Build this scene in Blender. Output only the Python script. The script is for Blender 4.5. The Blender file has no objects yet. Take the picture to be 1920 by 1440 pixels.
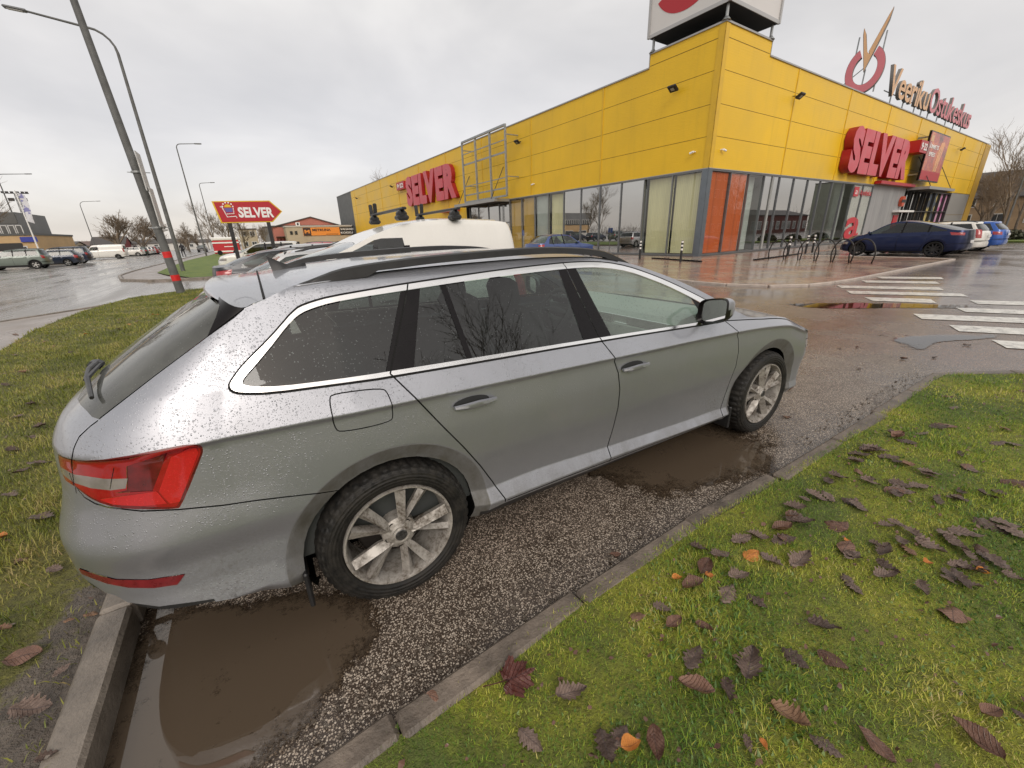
import bpy, bmesh, math, random
import numpy as np
from mathutils import Vector, Matrix, Euler
from mathutils.geometry import delaunay_2d_cdt
R_=math.radians
scene=bpy.context.scene
COL=scene.collection
# ------------------------------------------------------------------ camera
cam_d=bpy.data.cameras.new('camera'); cam=bpy.data.objects.new('camera',cam_d); COL.objects.link(cam)
cam_d.sensor_fit='HORIZONTAL'; cam_d.sensor_width=36; cam_d.lens=36*759.434/1920
cam_d.clip_start=.05; cam_d.clip_end=3000
_y,_p,_r=R_(59.10465),R_(-20.22420),R_(1.83002)
_f=Vector((math.cos(_y)*math.cos(_p),math.sin(_y)*math.cos(_p),math.sin(_p)))
_rt=Vector((math.sin(_y),-math.cos(_y),0)); _dn=_f.cross(_rt)
_r2=math.cos(_r)*_rt+math.sin(_r)*_dn; _d2=-math.sin(_r)*_rt+math.cos(_r)*_dn
cam.matrix_world=Matrix((( _r2.x,-_d2.x,-_f.x,-.306),(_r2.y,-_d2.y,-_f.y,-1.460),(_r2.z,-_d2.z,-_f.z,1.550),(0,0,0,1)))
scene.camera=cam
# ------------------------------------------------------------------ sky, sun, exposure
W=bpy.data.worlds.new('World'); scene.world=W; W.use_nodes=True
nt=W.node_tree; nt.nodes.clear(); N=nt.nodes.new; L=nt.links.new
SUN_EL,SUN_ROT=R_(38),R_(200)
out=N('ShaderNodeOutputWorld'); bg=N('ShaderNodeBackground'); bg2=N('ShaderNodeBackground'); add=N('ShaderNodeAddShader')
sky=N('ShaderNodeTexSky'); sky.sky_type='NISHITA'; sky.sun_disc=False; sky.sun_elevation=SUN_EL; sky.sun_rotation=SUN_ROT
L(sky.outputs[0],bg.inputs[0]); bg.inputs[1].default_value=.05; sky.air_density=.6; sky.dust_density=4; sky.ozone_density=.3
tc=N('ShaderNodeTexCoord'); sx=N('ShaderNodeSeparateXYZ'); L(tc.outputs['Generated'],sx.inputs[0])
# project the view direction on a cloud deck so that clouds shrink towards the horizon
mx=N('ShaderNodeMath'); mx.operation='MAXIMUM'; L(sx.outputs[2],mx.inputs[0]); mx.inputs[1].default_value=0
ad=N('ShaderNodeMath'); ad.operation='ADD'; L(mx.outputs[0],ad.inputs[0]); ad.inputs[1].default_value=.28
dv=N('ShaderNodeVectorMath'); dv.operation='DIVIDE'; cb=N('ShaderNodeCombineXYZ'); L(ad.outputs[0],cb.inputs[0]); L(ad.outputs[0],cb.inputs[1]); cb.inputs[2].default_value=1
L(tc.outputs['Generated'],dv.inputs[0]); L(cb.outputs[0],dv.inputs[1])
n1=N('ShaderNodeTexNoise'); n1.inputs['Scale'].default_value=1.15; n1.inputs['Detail'].default_value=5; n1.inputs['Roughness'].default_value=.5; n1.inputs['Distortion'].default_value=.3
L(dv.outputs[0],n1.inputs['Vector'])
cr=N('ShaderNodeValToRGB'); L(n1.outputs['Fac'],cr.inputs[0]); e=cr.color_ramp.elements
e[0].position=.34; e[0].color=(.455,.43,.385,1); e[1].position=.66; e[1].color=(.72,.68,.61,1)
m=e.new(.5); m.color=(.565,.532,.478,1)
# a slightly brighter, warmer band low over the horizon
mr=N('ShaderNodeMapRange'); L(sx.outputs[2],mr.inputs[0]); mr.inputs[1].default_value=0; mr.inputs[2].default_value=.45; mr.inputs[3].default_value=1; mr.inputs[4].default_value=0
mc=N('ShaderNodeMix'); mc.data_type='RGBA'; L(mr.outputs[0],mc.inputs[0]); L(cr.outputs[0],mc.inputs[6]); 
hz=N('ShaderNodeMix'); hz.data_type='RGBA'; hz.inputs[0].default_value=.55; L(cr.outputs[0],hz.inputs[6]); hz.inputs[7].default_value=(.62,.555,.50,1); L(hz.outputs[2],mc.inputs[7])
L(mc.outputs[2],bg2.inputs[0]); bg2.inputs[1].default_value=.97
L(bg.outputs[0],add.inputs[0]); L(bg2.outputs[0],add.inputs[1]); L(add.outputs[0],out.inputs[0])
sd=bpy.data.lights.new('sun','SUN'); sd.energy=.6; sd.angle=R_(25); sd.color=(1,.96,.90)
sun=bpy.data.objects.new('sun',sd); COL.objects.link(sun)
# the sky's sun_rotation turns clockwise from +Y: direction to the sun = (sin r cos e, cos r cos e, sin e)
_sd=Vector((math.sin(SUN_ROT)*math.cos(SUN_EL),math.cos(SUN_ROT)*math.cos(SUN_EL),math.sin(SUN_EL)))
sun.rotation_euler=_sd.to_track_quat('Z','Y').to_euler()
scene.view_settings.view_transform='Standard'; scene.view_settings.look='None'; scene.view_settings.exposure=0.3; scene.view_settings.gamma=1
scene.cycles.max_bounces=8; scene.cycles.transparent_max_bounces=12; scene.cycles.caustics_reflective=False; scene.cycles.caustics_refractive=False
scene.cycles.sample_clamp_indirect=4
# ------------------------------------------------------------------ materials
MATS={}
class NB:
    """small helper round a node tree"""
    def __init__(s,name):
        s.m=bpy.data.materials.new(name); s.m.use_nodes=True; s.t=s.m.node_tree; s.t.nodes.clear()
        s.out=s.n('ShaderNodeOutputMaterial'); s.b=s.n('ShaderNodeBsdfPrincipled'); s.l(s.b.outputs[0],s.out.inputs[0])
        s._tc=None
    def n(s,t,**k):
        x=s.t.nodes.new(t)
        for a,b in k.items(): setattr(x,a,b)
        return x
    def l(s,a,b): s.t.links.new(a,b)
    def tc(s,w='Object'):
        if s._tc is None: s._tc=s.n('ShaderNodeTexCoord')
        return s._tc.outputs[w]
    def set(s,v,sock):
        if isinstance(v,(int,float)): sock.default_value=v
        elif isinstance(v,(tuple,list)): sock.default_value=tuple(v)+((1,) if len(v)==3 and sock.type=='RGBA' else ())
        else: s.l(v,sock)
    def noise(s,scale,detail=3,rough=.55,vec=None,out='Fac',dist=0):
        x=s.n('ShaderNodeTexNoise'); x.inputs['Scale'].default_value=scale; x.inputs['Detail'].default_value=detail; x.inputs['Roughness'].default_value=rough; x.inputs['Distortion'].default_value=dist
        s.l(vec if vec is not None else s.tc(),x.inputs['Vector']); return x.outputs[out]
    def vor(s,scale,vec=None,feature='F1',rnd=1):
        x=s.n('ShaderNodeTexVoronoi'); x.feature=feature; x.inputs['Scale'].default_value=scale; x.inputs['Randomness'].default_value=rnd
        s.l(vec if vec is not None else s.tc(),x.inputs['Vector']); return x
    def map(s,v,a,b,c=0,d=1,smooth=False):
        x=s.n('ShaderNodeMapRange'); x.interpolation_type='SMOOTHSTEP' if smooth else 'LINEAR'; s.set(v,x.inputs[0])
        for i,q in enumerate((a,b,c,d)): s.set(q,x.inputs[i+1])
        return x.outputs[0]
    def ma(s,op,a,b=0,c=0):
        x=s.n('ShaderNodeMath',operation=op); s.set(a,x.inputs[0]); s.set(b,x.inputs[1]); s.set(c,x.inputs[2]); return x.outputs[0]
    def mix(s,f,a,b):
        x=s.n('ShaderNodeMix',data_type='RGBA'); s.set(f,x.inputs[0]); s.set(a,x.inputs[6]); s.set(b,x.inputs[7]); return x.outputs[2]
    def bump(s,h,strength=.3,dist=.01,normal=None):
        x=s.n('ShaderNodeBump'); x.inputs['Strength'].default_value=strength; x.inputs['Distance'].default_value=dist; s.l(h,x.inputs['Height'])
        if normal is not None: s.l(normal,x.inputs['Normal'])
        return x.outputs[0]
    def vec(s,sx=1,sy=1,sz=1,src=None,rot=0):
        x=s.n('ShaderNodeMapping'); x.inputs['Scale'].default_value=(sx,sy,sz); x.inputs['Rotation'].default_value=(0,0,rot); s.l(src if src is not None else s.tc(),x.inputs[0]); return x.outputs[0]
    def sep(s,src=None):
        x=s.n('ShaderNodeSeparateXYZ'); s.l(src if src is not None else s.tc(),x.inputs[0]); return x.outputs
    def p(s,**k):
        for a,v in k.items():
            nm={'c':'Base Color','r':'Roughness','m':'Metallic','coat':'Coat Weight','cr':'Coat Roughness','e':'Emission Color','es':'Emission Strength','n':'Normal','cn':'Coat Normal','sp':'Specular IOR Level','a':'Alpha','t':'Transmission Weight','sss':'Subsurface Weight','sheen':'Sheen Weight'}[a]
            s.set(v,s.b.inputs[nm])
        return s.m
def simple(name,c,r=.5,m=0,coat=0,var=0,vs=3,bump=0,bs=60,sp=None):
    """plain surface with a little tone variation so that nothing is perfectly uniform"""
    if name in MATS: return MATS[name]
    b=NB(name)
    if var:
        f=b.noise(vs,5,.6); cc=b.mix(b.map(f,.3,.7),tuple(x*(1-var) for x in c),tuple(min(1,x*(1+var)) for x in c)); b.p(c=cc)
        b.p(r=b.map(f,.3,.7,max(.02,r-.08),min(1,r+.08)))
    else: b.p(c=c,r=r)
    b.p(m=m,coat=coat,cr=.05)
    if sp is not None: b.p(sp=sp)
    if bump: b.p(n=b.bump(b.noise(bs,4,.6),bump,.01))
    MATS[name]=b.m; return b.m
# ------------------------------------------------------------------ objects
def tag(o,label=None,cat=None,group=None,kind=None):
    if label: o['label']=label
    if cat: o['category']=cat
    if group: o['group']=group
    if kind: o['kind']=kind
    return o
def thing(name,label,cat,loc=(0,0,0),rz=0,group=None,rot=None):
    o=bpy.data.objects.new(name,None); COL.objects.link(o); o.location=loc; o.rotation_euler=rot if rot else (0,0,rz); o.empty_display_size=.1
    return tag(o,label,cat,group)
class MB:
    def __init__(s): s.v=[]; s.f=[]; s.m=[]; s.nv=0; s.vn=None
    def add(s,V,F,m=0):
        V=np.asarray(V,float).reshape(-1,3); s.v.append(V)
        for f in F: s.f.append(tuple(int(i)+s.nv for i in f)); s.m.append(m)
        s.nv+=len(V); return s
    def box(s,c,d,m=0,rz=0,M=None,bev=0):
        hx,hy,hz=d[0]/2,d[1]/2,d[2]/2
        if bev:
            b=min(bev,hx*.9,hy*.9,hz*.9); V=[];F=[]
            # chamfered box: 24 vertices
            for sx in(-1,1):
                for sy in(-1,1):
                    for sz in(-1,1):
                        V+=[(sx*hx,sy*(hy-b),sz*(hz-b)),(sx*(hx-b),sy*hy,sz*(hz-b)),(sx*(hx-b),sy*(hy-b),sz*hz)]
            bm=bmesh.new(); [bm.verts.new(v) for v in V]; bmesh.ops.convex_hull(bm,input=bm.verts); bm.verts.index_update()
            bm.verts.ensure_lookup_table(); V=[tuple(v.co) for v in bm.verts]; F=[[v.index for v in f.verts] for f in bm.faces]; bm.free()
        else:
            V=[(x,y,z) for x in(-hx,hx) for y in(-hy,hy) for z in(-hz,hz)]
            F=[(0,1,3,2),(4,6,7,5),(0,4,5,1),(2,3,7,6),(0,2,6,4),(1,5,7,3)]
        V=np.array(V)
        if rz: c_,s_=math.cos(rz),math.sin(rz); V=np.c_[V[:,0]*c_-V[:,1]*s_,V[:,0]*s_+V[:,1]*c_,V[:,2]]
        V=V+np.array(c)
        if M is not None: V=np.array([tuple(M@Vector(v)) for v in V])
        return s.add(V,F,m)
    def tube(s,pts,r,n=8,m=0,cap=True):
        pts=[Vector(p) for p in pts]; rs=r if isinstance(r,(list,tuple)) else [r]*len(pts)
        V=[];F=[]; prev=None
        for i,p in enumerate(pts):
            t=(pts[min(i+1,len(pts)-1)]-pts[max(i-1,0)]).normalized()
            if prev is None: a=t.orthogonal().normalized()
            else: a=(prev-t*prev.dot(t)).normalized()
            prev=a; b=t.cross(a)
            for k in range(n):
                th=2*math.pi*k/n; V.append(tuple(p+rs[i]*(math.cos(th)*a+math.sin(th)*b)))
        for i in range(len(pts)-1):
            for k in range(n): a0=i*n+k;b0=i*n+(k+1)%n; F.append((a0,b0,b0+n,a0+n))
        if cap: F.append(tuple(range(n))[::-1]); F.append(tuple(range((len(pts)-1)*n,len(pts)*n)))
        return s.add(V,F,m)
    def prism(s,poly,fn,d0,d1,m=0):
        """poly: 2D outline, fn(a,b,d)->3D"""
        n=len(poly); V=[fn(a,b,d0) for a,b in poly]+[fn(a,b,d1) for a,b in poly]
        F=[tuple(range(n))[::-1],tuple(range(n,2*n))]+[(i,(i+1)%n,n+(i+1)%n,n+i) for i in range(n)]
        return s.add(V,F,m)
    def lathe(s,prof,n=48,m=0,c=(0,0,0),closed=False,radf=None,axis='y'):
        """prof: (radius, axial). axis y"""
        V=[];F=[];k=len(prof)
        for i in range(n):
            th=2*math.pi*i/n
            for j,(r,a) in enumerate(prof):
                if radf: r=r+radf(i,j)
                if axis=='y': V.append((c[0]+r*math.cos(th),c[1]+a,c[2]+r*math.sin(th)))
                else: V.append((c[0]+r*math.cos(th),c[1]+r*math.sin(th),c[2]+a))
        for i in range(n):
            i2=(i+1)%n
            for j in range(k-1 if not closed else k):
                j2=(j+1)%k; F.append((i*k+j,i2*k+j,i2*k+j2,i*k+j2))
        return s.add(V,F,m)
    def grid(s,G,m=0,flip=False):
        G=np.asarray(G); a,b=G.shape[:2]; F=[]
        for i in range(a-1):
            for j in range(b-1):
                q=(i*b+j,(i+1)*b+j,(i+1)*b+j+1,i*b+j+1); F.append(q[::-1] if flip else q)
        return s.add(G.reshape(-1,3),F,m)
    def build(s,name,mats,parent=None,smooth=False,angle=None,normals=None,loc=None):
        me=bpy.data.meshes.new(name); V=np.concatenate(s.v) if s.v else np.zeros((0,3))
        me.from_pydata(V.tolist(),[],s.f); mats=mats if isinstance(mats,(list,tuple)) else [mats]
        for x in mats: me.materials.append(x)
        if len(mats)>1: me.polygons.foreach_set('material_index',s.m)
        if smooth or normals is not None or angle: me.polygons.foreach_set('use_smooth',[True]*len(s.f))
        if angle: me.set_sharp_from_angle(angle=R_(angle))
        if normals is not None: me.normals_split_custom_set_from_vertices(normals.tolist())
        me.update()
        o=bpy.data.objects.new(name,me); COL.objects.link(o)
        if parent is not None: o.parent=parent
        if loc is not None: o.location=loc
        return o
def dup(root,loc,rz=None,label=None,scale=None,name=None):
    """copy a thing with copies of its parts and sub-parts"""
    r=root.copy(); COL.objects.link(r); r.location=loc
    if rz is not None: r.rotation_euler=(root.rotation_euler.x,root.rotation_euler.y,rz)
    if label: r['label']=label
    if scale: r.scale=scale if isinstance(scale,tuple) else (scale,)*3
    def rec(a,b):
        for ch in list(a.children):
            c=ch.copy(); COL.objects.link(c); c.parent=b; rec(ch,c)
    rec(root,r); return r
def textobj(name,body,mat,parent,origin,xdir,height,width=None,depth=.02,bold=.0,updir=(0,0,1),mat_side=None):
    """lettering as real geometry: origin = lower left, xdir = reading direction"""
    cu=bpy.data.curves.new(name,'FONT'); cu.body=body; cu.extrude=.5; cu.offset=bold; cu.resolution_u=3
    tmp=bpy.data.objects.new('t',cu); COL.objects.link(tmp); dg=bpy.context.evaluated_depsgraph_get(); dg.update()
    me=bpy.data.meshes.new_from_object(tmp.evaluated_get(dg)); bpy.data.objects.remove(tmp); bpy.data.curves.remove(cu)
    V=np.array([v.co[:] for v in me.vertices]); mn,mxx=V.min(0),V.max(0)
    hs=height/(mxx[1]-mn[1]); ws=(width/(mxx[0]-mn[0])) if width else hs
    X=Vector(xdir).normalized(); U=Vector(updir).normalized(); Nn=X.cross(U).normalized()
    for v in me.vertices:
        a=(v.co.x-mn[0])*ws; b=(v.co.y-mn[1])*hs; d=v.co.z*depth+depth/2
        v.co=Vector(origin)+X*a+U*b+Nn*d
    me.materials.clear(); me.materials.append(mat)
    if mat_side:
        me.materials.append(mat_side); me.update()
        for p_ in me.polygons: p_.material_index=0 if p_.normal.dot(Nn)>.7 else 1
    me.update(); o=bpy.data.objects.new(name,me); COL.objects.link(o); o.parent=parent
    return o

# ------------------------------------------------------------------ car materials
def paint(name,c,dirt=.5,drops=True,metal=.55,r=.38,dcol=(.085,.080,.066),grime_h=.75,arches=(),coatw=.65):
    if name in MATS: return MATS[name]
    b=NB(name); z=b.sep()[2]
    n=b.noise(2.2,6,.65); n2=b.noise(9,5,.7,vec=b.vec(1,1,.25)); n3=b.noise(70,3,.7)
    # road grime: thick at the sill, fading upwards, patchy and with runs
    g=b.map(z,.12,grime_h,1,0,True); g=b.ma('MULTIPLY',g,b.map(n2,.30,.62,.25,1.25)); g=b.ma('MULTIPLY',g,b.map(n,.25,.6,.5,1.2))
    g=b.ma('MULTIPLY',g,b.map(n3,.3,.7,.75,1.15)); g=b.ma('MINIMUM',b.ma('MULTIPLY',g,dirt),.92)
    film=b.map(b.noise(5,6,.7,vec=b.vec(1,1,.4)),.42,.75,0,.16)
    g=b.ma('MAXIMUM',g,b.ma('MULTIPLY',film,dirt))
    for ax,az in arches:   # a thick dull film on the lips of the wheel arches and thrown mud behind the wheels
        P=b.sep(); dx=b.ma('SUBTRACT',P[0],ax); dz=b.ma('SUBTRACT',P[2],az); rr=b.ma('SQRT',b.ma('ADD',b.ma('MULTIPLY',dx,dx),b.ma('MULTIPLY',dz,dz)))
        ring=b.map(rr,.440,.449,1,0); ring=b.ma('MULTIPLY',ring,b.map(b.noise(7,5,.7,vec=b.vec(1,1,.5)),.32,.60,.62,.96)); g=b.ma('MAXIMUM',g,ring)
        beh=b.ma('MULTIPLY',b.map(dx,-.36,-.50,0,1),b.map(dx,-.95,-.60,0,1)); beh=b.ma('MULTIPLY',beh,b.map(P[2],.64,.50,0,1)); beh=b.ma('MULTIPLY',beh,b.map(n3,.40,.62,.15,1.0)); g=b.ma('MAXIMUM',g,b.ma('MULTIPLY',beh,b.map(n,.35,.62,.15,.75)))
    flake=b.map(b.noise(900,1,.5),.3,.7,.92,1.08)
    base=b.n('ShaderNodeVectorMath',operation='SCALE'); base.inputs[0].default_value=c; b.l(flake,base.inputs['Scale'])
    col=b.mix(g,base.outputs[0],dcol)
    b.p(c=col,m=b.map(g,0,1,metal,0),r=b.map(g,0,1,r,.62),coat=b.map(g,0,.7,coatw,.1),cr=b.map(g,0,.7,.05,.45))
    if drops:
        nz=b.n('ShaderNodeNewGeometry'); up=b.map(b.sep(nz.outputs['Normal'])[2],-.1,.25,0.0,1)
        h=None
        for sc,rad,th in ((95,.28,.45),(190,.32,.30)):
            v=b.vor(sc); d=b.map(v.outputs['Distance'],rad*.55,rad,1,0,True)
            keep=b.ma('GREATER_THAN',b.sep(v.outputs['Color'])[0],th)
            d=b.ma('MULTIPLY',d,keep); d=b.ma('MULTIPLY',d,.0022*75/sc*1.2)
            h=d if h is None else b.ma('MAXIMUM',h,d)
        patch=b.map(b.noise(6,4,.6),.38,.55,.25,1)
        h=b.ma('MULTIPLY',b.ma('MULTIPLY',h,up),patch)
        bp=b.n('ShaderNodeBump'); bp.inputs['Strength'].default_value=.85; bp.inputs['Distance'].default_value=1; b.l(h,bp.inputs['Height'])
        b.p(cn=bp.outputs[0],n=bp.outputs[0])
    MATS[name]=b.m; return b.m
def glass(name,tint,drops=True,ior=1.5,dust_sheen=.0,tz=(.30,.31,.29)):
    """window glass: tinted see-through layer under a clear mirror-like one"""
    if name in MATS: return MATS[name]
    b=NB(name); b.t.nodes.remove(b.b)
    tr=b.n('ShaderNodeBsdfTransparent'); tr.inputs[0].default_value=(*tint,1)
    gl=b.n('ShaderNodeBsdfGlossy'); gl.inputs['Roughness'].default_value=.015; gl.inputs[0].default_value=(1,1,1,1)
    fr=b.n('ShaderNodeFresnel'); fr.inputs[0].default_value=ior
    mx=b.n('ShaderNodeMixShader'); ge=b.n('ShaderNodeNewGeometry'); f=b.ma('MULTIPLY',b.map(fr.outputs[0],0,1,.02,1),b.ma('SUBTRACT',1,ge.outputs['Backfacing']))
    b.l(f,mx.inputs[0]); b.l(tr.outputs[0],mx.inputs[1]); b.l(gl.outputs[0],mx.inputs[2]); last=mx.outputs[0]
    if drops:
        v=b.vor(95); d=b.map(v.outputs['Distance'],.16,.30,1,0,True); keep=b.ma('GREATER_THAN',b.sep(v.outputs['Color'])[0],.55)
        d=b.ma('MULTIPLY',d,keep); d=b.ma('MULTIPLY',d,b.map(b.noise(7,4,.6),.35,.6,.2,1))
        df=b.n('ShaderNodeBsdfGlossy'); df.inputs['Roughness'].default_value=.35; df.inputs[0].default_value=(.12,.13,.13,1)
        m2=b.n('ShaderNodeMixShader'); b.l(b.ma('MULTIPLY',d,.8),m2.inputs[0]); b.l(last,m2.inputs[1]); b.l(df.outputs[0],m2.inputs[2]); last=m2.outputs[0]
    if dust_sheen:
        dd=b.n('ShaderNodeBsdfDiffuse'); dd.inputs[0].default_value=(*tz,1)
        m3=b.n('ShaderNodeMixShader'); b.l(b.map(b.noise(4,5,.65),.3,.7,dust_sheen*.4,dust_sheen),m3.inputs[0]); b.l(last,m3.inputs[1]); b.l(dd.outputs[0],m3.inputs[2]); last=m3.outputs[0]
    b.l(last,b.out.inputs[0]); MATS[name]=b.m; return b.m
M_black=simple('black_trim_plastic',(.016,.016,.017),.42,var=.3,vs=20)
M_gloss=simple('gloss_black_trim',(.006,.005,.006),.28,var=.2,vs=5,sp=.22)
M_gap=simple('panel_gap_shadowless_black',(.006,.006,.006),.9)
M_chrome=simple('satin_chrome',(.82,.82,.82),.16,1,var=.03,vs=6)
M_rub=simple('tyre_rubber',(.010,.010,.010),.6,var=.45,vs=9,bump=.35,bs=120,sp=.25)
def tyre_mat():
    b=NB('tyre_rubber_wet'); P=b.sep(); r=b.ma('SQRT',b.ma('ADD',b.ma('MULTIPLY',P[0],P[0]),b.ma('MULTIPLY',P[2],P[2]))); s_=b.ma('SINE',b.ma('MULTIPLY',r,420.)); n=b.noise(22,5,.7); ang=b.noise(60,3,.6)
    c=b.mix(b.map(n,.35,.7),(.009,.009,.009),(.030,.027,.023)); b.p(c=c,r=b.map(n,.3,.7,.42,.75),sp=.3,n=b.bump(b.ma('ADD',b.ma('MULTIPLY',s_,.5),b.ma('ADD',n,ang)),.45,.006)); return b.m
M_tyreh=tyre_mat()
M_well=simple('wheel_well_liner',(.004,.004,.004),.95,sp=.1)
M_seat=simple('seat_cloth',(.075,.078,.078),.9,var=.15,vs=30)
M_inlight=simple('interior_plastic_light',(.34,.36,.34),.6)
M_indark=simple('interior_plastic_dark',(.05,.055,.055),.6)
M_headl=simple('headliner_cloth',(.42,.43,.40),.9)
M_inpale=simple('pale_dashboard_top',(.26,.285,.265),.7)
M_red=simple('tail_lamp_red',(.32,.005,.008),.10,coat=1,var=.12,vs=30)
M_redd=simple('tail_lamp_dark_red',(.13,.004,.007),.12,coat=1,var=.45,vs=25)
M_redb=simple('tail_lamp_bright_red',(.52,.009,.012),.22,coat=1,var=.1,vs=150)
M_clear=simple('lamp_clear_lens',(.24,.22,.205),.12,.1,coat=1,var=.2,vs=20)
M_reflr=simple('dirty_red_reflector',(.17,.012,.016),.3,coat=.4,var=.3,vs=30)
M_plate=simple('plate_white',(.7,.7,.7),.4)
M_gtint=glass('dark_tinted_window_glass',(.22,.26,.25),dust_sheen=.015); M_gclr=glass('clear_window_glass',(.76,.90,.84),dust_sheen=.22,tz=(.42,.48,.43)); M_gws=glass('windscreen_glass',(.72,.80,.78),drops=False)  # clear glass: pale diffuse mix paints in sky reflected on the dusty pane
M_grear=glass('dusty_rear_window_glass',(.10,.11,.11),drops=True,dust_sheen=.35)
M_gbg=glass('car_glass_far',(.20,.25,.25),drops=False)
# ------------------------------------------------------------------ car body skin engine
def _pch(X,Y):
    h=np.diff(X); d=np.diff(Y)/h; n=len(X); m=np.zeros(n)
    for i in range(1,n-1):
        if d[i-1]*d[i]>0:
            w1=2*h[i]+h[i-1]; w2=h[i]+2*h[i-1]; m[i]=(w1+w2)/(w1/d[i-1]+w2/d[i])
    m[0]=d[0]; m[-1]=d[-1]
    return m
def cur(pts):
    X=np.array([p[0] for p in pts],float); Y=np.array([p[1] for p in pts],float)
    if len(X)==1: return lambda x: np.full(np.shape(x),Y[0])
    m=_pch(X,Y)
    def f(x):
        x=np.clip(np.asarray(x,float),X[0],X[-1]); i=np.clip(np.searchsorted(X,x)-1,0,len(X)-2)
        h=X[i+1]-X[i]; t=(x-X[i])/h
        return (2*t**3-3*t*t+1)*Y[i]+(t**3-2*t*t+t)*h*m[i]+(-2*t**3+3*t*t)*Y[i+1]+(t**3-t*t)*h*m[i+1]
    return f
class Surf:
    """side skin of a car body: P(u,v); u runs along the side and wraps round tail and nose, v is height"""
    def __init__(s,S):
        s.S=S; s.W=S['W']
        s.lv=[(cur(a),cur(b)) for a,b in S['levels']]
        s.top=cur(S['top']); s.bot=cur(S['bot'])
        s.tr=cur(S['taper_r']); s.tf=cur(S['taper_f'])
        s.xr=cur(S['xr']); s.xf=cur(S['xf']); s.ucr=cur(S['ucr']); s.ucf=cur(S['ucf'])
        s.ur=S['ur']; s.uf=S['uf']; s.LR=S.get('LR',1.4); s.LF=S.get('LF',1.3); s.nr=S.get('nr',2.8); s.nf=S.get('nf',2.6)
        s.arch=S.get('arches',[]); s.fl=S.get('flare',(.37,.445,.018))
    def inset(s,x,z):
        x=np.asarray(x,float); z=np.asarray(z,float)
        Z=np.array([f(x) for f,_ in s.lv]); I=np.array([g(x) for _,g in s.lv])
        h=np.diff(Z,axis=0); h=np.maximum(h,1e-4); d=np.diff(I,axis=0)/h
        M=np.zeros_like(Z); M[0]=d[0]; M[-1]=d[-1]; sh=s.S.get('sharp',())
        with np.errstate(all='ignore'):
            w1=2*h[1:]+h[:-1]; w2=h[1:]+2*h[:-1]
            mm=(w1+w2)/(w1/d[:-1]+w2/d[1:])
            M[1:-1]=np.where(d[:-1]*d[1:]>0,mm,0)
        zc=np.clip(z,Z[0],Z[-1]); out=np.zeros_like(zc)
        for k in range(len(Z)-1):
            t=np.clip((zc-Z[k])/h[k],0,1); a=(zc>=Z[k])&(zc<=Z[k+1]); m0=d[k] if k in sh else M[k]; m1=d[k] if k+1 in sh else M[k+1]
            v=(2*t**3-3*t*t+1)*I[k]+(t**3-2*t*t+t)*h[k]*m0+(-2*t**3+3*t*t)*I[k+1]+(t**3-t*t)*h[k]*m1
            out=np.where(a,v,out)
        out=out+s.tr(x)+s.tf(x)
        r0,r1,dp=s.fl
        for (ax,az) in s.arch:
            r=np.hypot(x-ax,z-az); w=np.clip((r1-r)/(r1-r0),0,1)
            out=out+np.where(z>az-.12,dp*w,dp*w*np.clip((z-(az-.2))/.08,0,1))
        return out
    def P(s,u,v):
        u=np.asarray(u,float); v=np.asarray(v,float)
        ur,uf=s.ur,s.uf; cr=s.ucr(v); cf=s.ucf(v)
        x=u.copy()
        b=.3; w=np.clip((ur+b-u)/b,0,1); x=np.where(u<ur+b,(ur+b)+(cr-(ur+b))*w,x)
        w=np.clip((u-(uf-b))/b,0,1); x=np.where(u>uf-b,(uf-b)+(cf-(uf-b))*w,x)
        y=-(s.W-s.inset(x,v))
        # tail
        ph=np.clip((ur-u)/s.LR,0,1)*math.pi/2; n=s.nr
        rho=(np.cos(ph)**n+np.sin(ph)**n)**(-1/n)
        a=cr-s.xr(v); X=cr-a*rho*np.sin(ph); Y=y*rho*np.cos(ph)
        x=np.where(u<ur,X,x); y=np.where(u<ur,Y,y)
        ph=np.clip((u-uf)/s.LF,0,1)*math.pi/2; n=s.nf
        rho=(np.cos(ph)**n+np.sin(ph)**n)**(-1/n)
        a=s.xf(v)-cf; X=cf+a*rho*np.sin(ph); Y=y*rho*np.cos(ph)
        x=np.where(u>uf,X,x); y=np.where(u>uf,Y,y)
        return np.stack([x,y,v],-1)
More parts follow.
